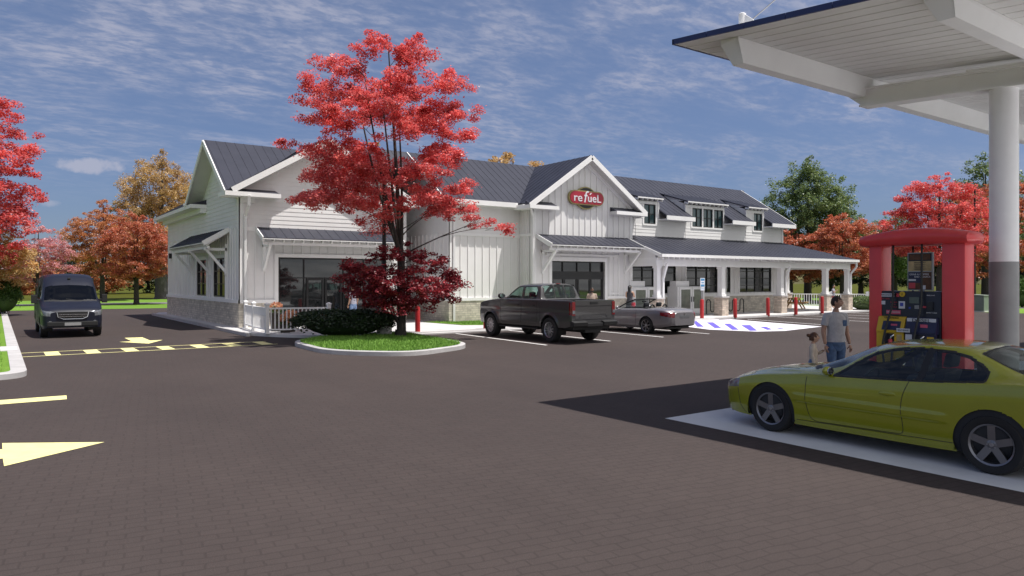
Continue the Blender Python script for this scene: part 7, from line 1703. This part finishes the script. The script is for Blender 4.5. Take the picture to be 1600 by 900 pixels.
def person(label, loc, rz, H, pose, skin, hair, shirt, trousers, headyaw=0.0, hair_style='short', headk=1.0, sleeve='short', fem=0.0, group=None, skirt=False, shoes='shoe_dark', extra=None, shorts=False, detail=True):
    s_ = H / 1.80
    t = thing('person', label, 'person', loc, rz, group=group)
    J = dict(pel=(0, 0, .99), bel=(0, .01, 1.10), che=(0, .015, 1.27), up=(0, 0, 1.42), nek=(0, 0, 1.515), hb=(0, .012, 1.60),
             sR=(.185, -.01, 1.43), eR=(.245, -.03, 1.15), wR=(.25, .06, .90), sL=(-.185, -.01, 1.43), eL=(-.245, -.03, 1.15), wL=(-.25, .06, .90),
             hR=(.098, 0, .84), kR=(.11, .02, .50), aR=(.115, -.03, .09), tR=(.13, .13, .035), hL=(-.098, 0, .84), kL=(-.11, .02, .50), aL=(-.115, -.03, .09), tL=(-.13, .13, .035))
    J.update(pose)
    f = 1 - .12 * fem
    Rd = dict(pel=(.150, .105), bel=(.135 * f, .095), che=(.145 * f, .098), up=(.105 * f, .066), nek=(.055, .055), hb=(.05, .055), sR=(.054 * f,), sL=(.054 * f,), eR=(.044 * f,), eL=(.044 * f,), wR=(.030 * f,), wL=(.030 * f,), hR=(.088,), hL=(.088,), kR=(.057,), kL=(.057,), aR=(.038,), aL=(.038,), tR=(.032, .025), tL=(.032, .025))
    E = [('pel', 'bel'), ('bel', 'che'), ('che', 'up'), ('up', 'nek'), ('nek', 'hb'), ('up', 'sR'), ('sR', 'eR'), ('eR', 'wR'), ('up', 'sL'), ('sL', 'eL'), ('eL', 'wL'), ('pel', 'hR'), ('hR', 'kR'), ('kR', 'aR'), ('aR', 'tR'), ('pel', 'hL'), ('hL', 'kL'), ('kL', 'aL'), ('aL', 'tL')]
    S = Matrix.Scale(s_, 4)
    pts = {k: (*J[k], *(Rd[k] if len(Rd[k]) == 2 else Rd[k] * 2)) for k in J}
    ms = [skin_mesh(pts, E)]
    hc = Vector(J['hb']) + Vector((0, .02, .085)); ms.append(head_mesh(hc, headk * .98, headyaw, fem))
    for sd, k in ((1, 'R'), (-1, 'L')):
        e, w = Vector(J['e' + k]), Vector(J['w' + k]); d = (w - e).normalized()
        if detail: ms += hand(w + d * .01, d, 1, (-sd, .25, 0), 1.0, .55)
        else: b = MB(); b.ball(tuple(w + d * .07), (.03, .045, .07), 8, 6); ms.append(mb_mesh(b))
    body = mesh_obj('body', ms, skin, t, S)
    # eyes and mouth
    fc = Matrix.Translation(hc) @ Matrix.Rotation(headyaw, 4, 'Z') @ Matrix.Scale(headk * .98, 4)
    if detail:
        for sd in (-1, 1):
            b = MB(); b.ball((sd * .031, .076, .012), (.011, .008, .007), 10, 6); b.ball((sd * .031, .0815, .012), (.005, .004, .006), 8, 5, 1)
            me = b.build('eye', ['eye_white', 'hair_black'], t, smooth=True, xf=S @ fc)
            b = MB(); b.bar((sd * .016, .096, .031), (sd * .048, .082, .030), .006, .007); b.build('eyebrow', hair, t, xf=S @ fc)
        b = MB(); b.ball((0, .094, -.054), (.021, .006, .006), 12, 6); b.build('mouth', 'lip', t, smooth=True, xf=S @ fc)
    # hair
    b = MB(); n, k = 30, 16; vs = []
    hl_ = {'short': .25, 'long': .1, 'bun': .3, 'beard': .25}[hair_style]
    for i in range(k + 1):
        a = (math.pi * .98) * i / k
        for j in range(n):
            tt = 2 * math.pi * j / n; sy = math.sin(a) * math.sin(tt); cz_ = math.cos(a)
            front = max(0.0, sy); lim = .44 + .10 * 0 if False else (.40 * math.pi - 0)
            amax = math.pi * (.36 if math.sin(tt) > .5 else (.50 if math.sin(tt) > -.1 else .66)); aa = min(a, amax)
            wv = 1 + .035 * math.sin(tt * 9 + i) + .03 * math.sin(tt * 5 - i * 2)
            x, y, z = math.sin(aa) * math.cos(tt) * .083 * wv, math.sin(aa) * math.sin(tt) * .104 * wv - .006, math.cos(aa) * .125 * wv
            vs.append((x, y, z))
    b.add(vs, [(i * n + j, (i + 1) * n + j, (i + 1) * n + (j + 1) % n, i * n + (j + 1) % n) for i in range(k) for j in range(n)])
    if hair_style == 'bun': b.ball((0, -.125, .055), (.042, .042, .04), 12, 8); b.ball((0, -.09, .045), (.03, .03, .03), 10, 6)
    if hair_style == 'long':
        b.tube([(0, -.06, .06), (0, -.098, -.06), (0, -.10, -.2), (0, -.09, -.34)], [.085, .085, .075, .03], 14)
    if hair_style == 'beard': b.ball((0, .045, -.078), (.062, .062, .048), 14, 8)
    b.build('hair', hair, t, smooth=True, recalc=False, xf=S @ fc)
    # shirt
    def grow(keys, g, edges, over=None, sub=2):
        q = {}
        for k_ in keys: p = pts[k_]; q[k_] = (p[0], p[1], p[2], p[3] + g, p[4] + g)
        q.update(over or {}); return skin_mesh(q, edges, sub=sub)
    lerp = lambda a, b, f_: tuple(Vector(J[a]).lerp(Vector(J[b]), f_))
    def ell(path, n=22, fold=0.0):
        q = MB(); vs = []
        for i, (c, rx, ry) in enumerate(path):
            for j in range(n):
                a_ = 2 * math.pi * j / n; w_ = 1 + fold * math.sin(a_ * 5 + i * 1.7) * .5 + fold * math.sin(a_ * 3 - i * 2.3) * .5
                vs.append((c[0] + rx * math.cos(a_) * w_, c[1] + ry * math.sin(a_) * w_, c[2]))
        k_ = len(path); q.add(vs, [(i * n + j, i * n + (j + 1) % n, (i + 1) * n + (j + 1) % n, (i + 1) * n + j) for i in range(k_ - 1) for j in range(n)]); return mb_mesh(q)
    def limb(P, rs_, n=14):
        q = MB(); q.tube(P, rs_, n, cap=False); return mb_mesh(q)
    V = lambda k: Vector(J[k])
    if shirt:
        f2 = f
        path = [(V('pel') + Vector((0, 0, .0 if skirt else -.04)), .178 * f2, .132), (V('pel') + Vector((0, .004, .05)), .174 * f2, .128), (V('bel'), .162 * f2, .122), (V('bel').lerp(V('che'), .5), .168 * f2, .126), (V('che'), .182 * f2, .130), (V('che').lerp(V('up'), .6), .190 * f2, .116), (V('up') + Vector((0, 0, .015)), .172 * f2, .098), (V('up') + Vector((0, 0, .055)), .125 * f2, .085), (V('nek') + Vector((0, .005, -.005)), .066, .064)]
        parts = [ell(path, 24, .03)]
        for k in 'RL':
            sh, el_, wr = V('s' + k), V('e' + k), V('w' + k); sdx = 1 if k == 'R' else -1
            if sleeve == 'none': continue
            st_ = V('up').lerp(sh, .55) + Vector((0, 0, .0)); m1 = sh.lerp(el_, .30); m2 = sh.lerp(el_, .62)
            if sleeve == 'short': parts.append(limb([st_, sh + Vector((sdx * .004, 0, .0)), m1, m2], [.075, .070, .068, .068]))
            else: parts.append(limb([st_, sh, sh.lerp(el_, .5), el_, el_.lerp(wr, .5), el_.lerp(wr, .95)], [.080, .076, .066, .058, .050, .044]))
        mesh_obj('dress' if skirt else 'shirt', parts, shirt, t, S)
    if skirt:
        mesh_obj('skirt', [ell([(V('pel') + Vector((0, 0, .02)), .172, .13), (V('pel') + Vector((0, 0, -.12)), .20, .155), (V('pel') + Vector((0, 0, -.36)), .20, .165), (V('pel') + Vector((0, 0, -.40)), .195, .16)], 22, .04)], shirt, t, S)
    elif trousers:
        parts = [ell([(V('pel') + Vector((0, 0, .05)), .166, .120), (V('pel') + Vector((0, -.005, -.05)), .172, .130), (V('pel') + Vector((0, -.005, -.15)), .160, .125), (V('pel') + Vector((0, 0, -.21)), .10, .09)], 22, .02)]
        for k in 'RL':
            h_, kn, an = V('h' + k), V('k' + k), V('a' + k); top_ = h_ + Vector((0, 0, .09))
            parts.append(limb([top_, h_, h_.lerp(kn, .5), kn] + ([] if shorts else [kn.lerp(an, .5), an.lerp(kn, .04)]), [.080, .096, .084, .070] + ([] if shorts else [.062, .060])))
        mesh_obj('trousers', parts, trousers, t, S)
    if detail:
        for k in 'RL':
            a, tt = Vector(J['a' + k]), Vector(J['t' + k]); b = MB(); c = (a + tt) / 2; b.ball((c.x, c.y + .0, .045), (.048, .14, .045), 12, 8); b.build('shoe', shoes, t, smooth=True, xf=S)
    if extra: extra(t, S, J)
    return t
mx, my = on_ray(1306, 13.55)
def pocket(t, S, J):
    b = MB(); b.box(-.13, .132, 1.25, -.05, .142, 1.36); b.build('pocket', 'denim', t, bevel=.004, xf=S)
person('man in a grey t-shirt and jeans holding a small girl by the hand', (mx, my, 0), R(155), 1.80,
       dict(eR=(.25, -.02, 1.15), wR=(.255, .06, .905), eL=(-.255, -.05, 1.15), wL=(-.26, .04, .90), kR=(.12, .06, .50), aR=(.12, .04, .09), kL=(-.10, -.02, .5), aL=(-.11, -.10, .10), tL=(-.12, .05, .035), tR=(.13, .19, .035)), 'skin_tan', 'hair_brown', 'shirt_grey', 'denim', headyaw=R(40), hair_style='short', extra=pocket)
gx, gy = mx - .36 - .05, my + .25 - .04
gs = 1.135 / 1.8
wl = ((-.04) / gs, .33 / gs * .92, .835 / gs)
def shirt_mark(t, S, J):
    b = MB(); b.ball((-.03, .118, 1.27), (.06, .02, .075), 10, 6); b.build('printed_motif', 'column_grey', t, smooth=True, xf=S)
person('small girl with a hair bun and cream top holding the hand of the man', (gx, gy, 0), R(210), 1.10,
       dict(eL=(-.22, .12, 1.18), wL=(-.10, .28, 1.29), eR=(.22, -.02, 1.16), wR=(.235, .04, .93)), 'skin_light', 'hair_auburn', 'shirt_cream', 'denim_pale', headyaw=R(14), hair_style='bun', headk=1.36, sleeve='long', fem=.6, extra=shirt_mark)
wx, wy = on_ray(984, 36.6)
def bag(t, S, J):
    b = MB(); b.box(.17, -.24, .66, .28, .10, .90); b.build('red_bag', 'bag_red', t, bevel=.02, xf=S)
    b = MB(); b.box(-.03, .40, 1.16, .05, .44, 1.30); b.build('held_packet', 'label_white', t, xf=S)
person('woman with long dark hair, sleeveless dark dress and red bag by the freezer', (wx, wy, FFE), R(-62), 1.76, dict(eR=(.22, .12, 1.18), wR=(.10, .34, 1.22), eL=(-.22, .10, 1.17), wL=(-.08, .34, 1.2)), 'skin_light', 'hair_black', 'dress_grey', None, hair_style='long', sleeve='none', fem=1.0, skirt=True, extra=bag)
bx, by = on_ray(925, 34.0)
person('bearded man in a beige shirt standing behind the pickup bed', (bx, by, FFE), R(150), 1.66, {}, 'skin_dark', 'hair_black', 'shirt_beige', 'denim', hair_style='beard')
jx, jy = on_ray(552, 32.8)
person('person in pale blue jeans at the shop door, half hidden by the dark maple', (jx, jy, FFE), R(20), 1.75, {}, 'skin_tan', 'hair_brown', 'shirt_pale', 'denim_pale', detail=False)
qx, qy = on_ray(1302, 52)
person('person in a pale top and shorts on the patio behind the white railing', (qx, qy, FFE), R(200), 1.68, dict(eR=(.24, .10, 1.2), wR=(.14, .25, 1.35)), 'skin_tan', 'hair_black', 'shirt_pale', 'shorts_red', shorts=True, detail=False)
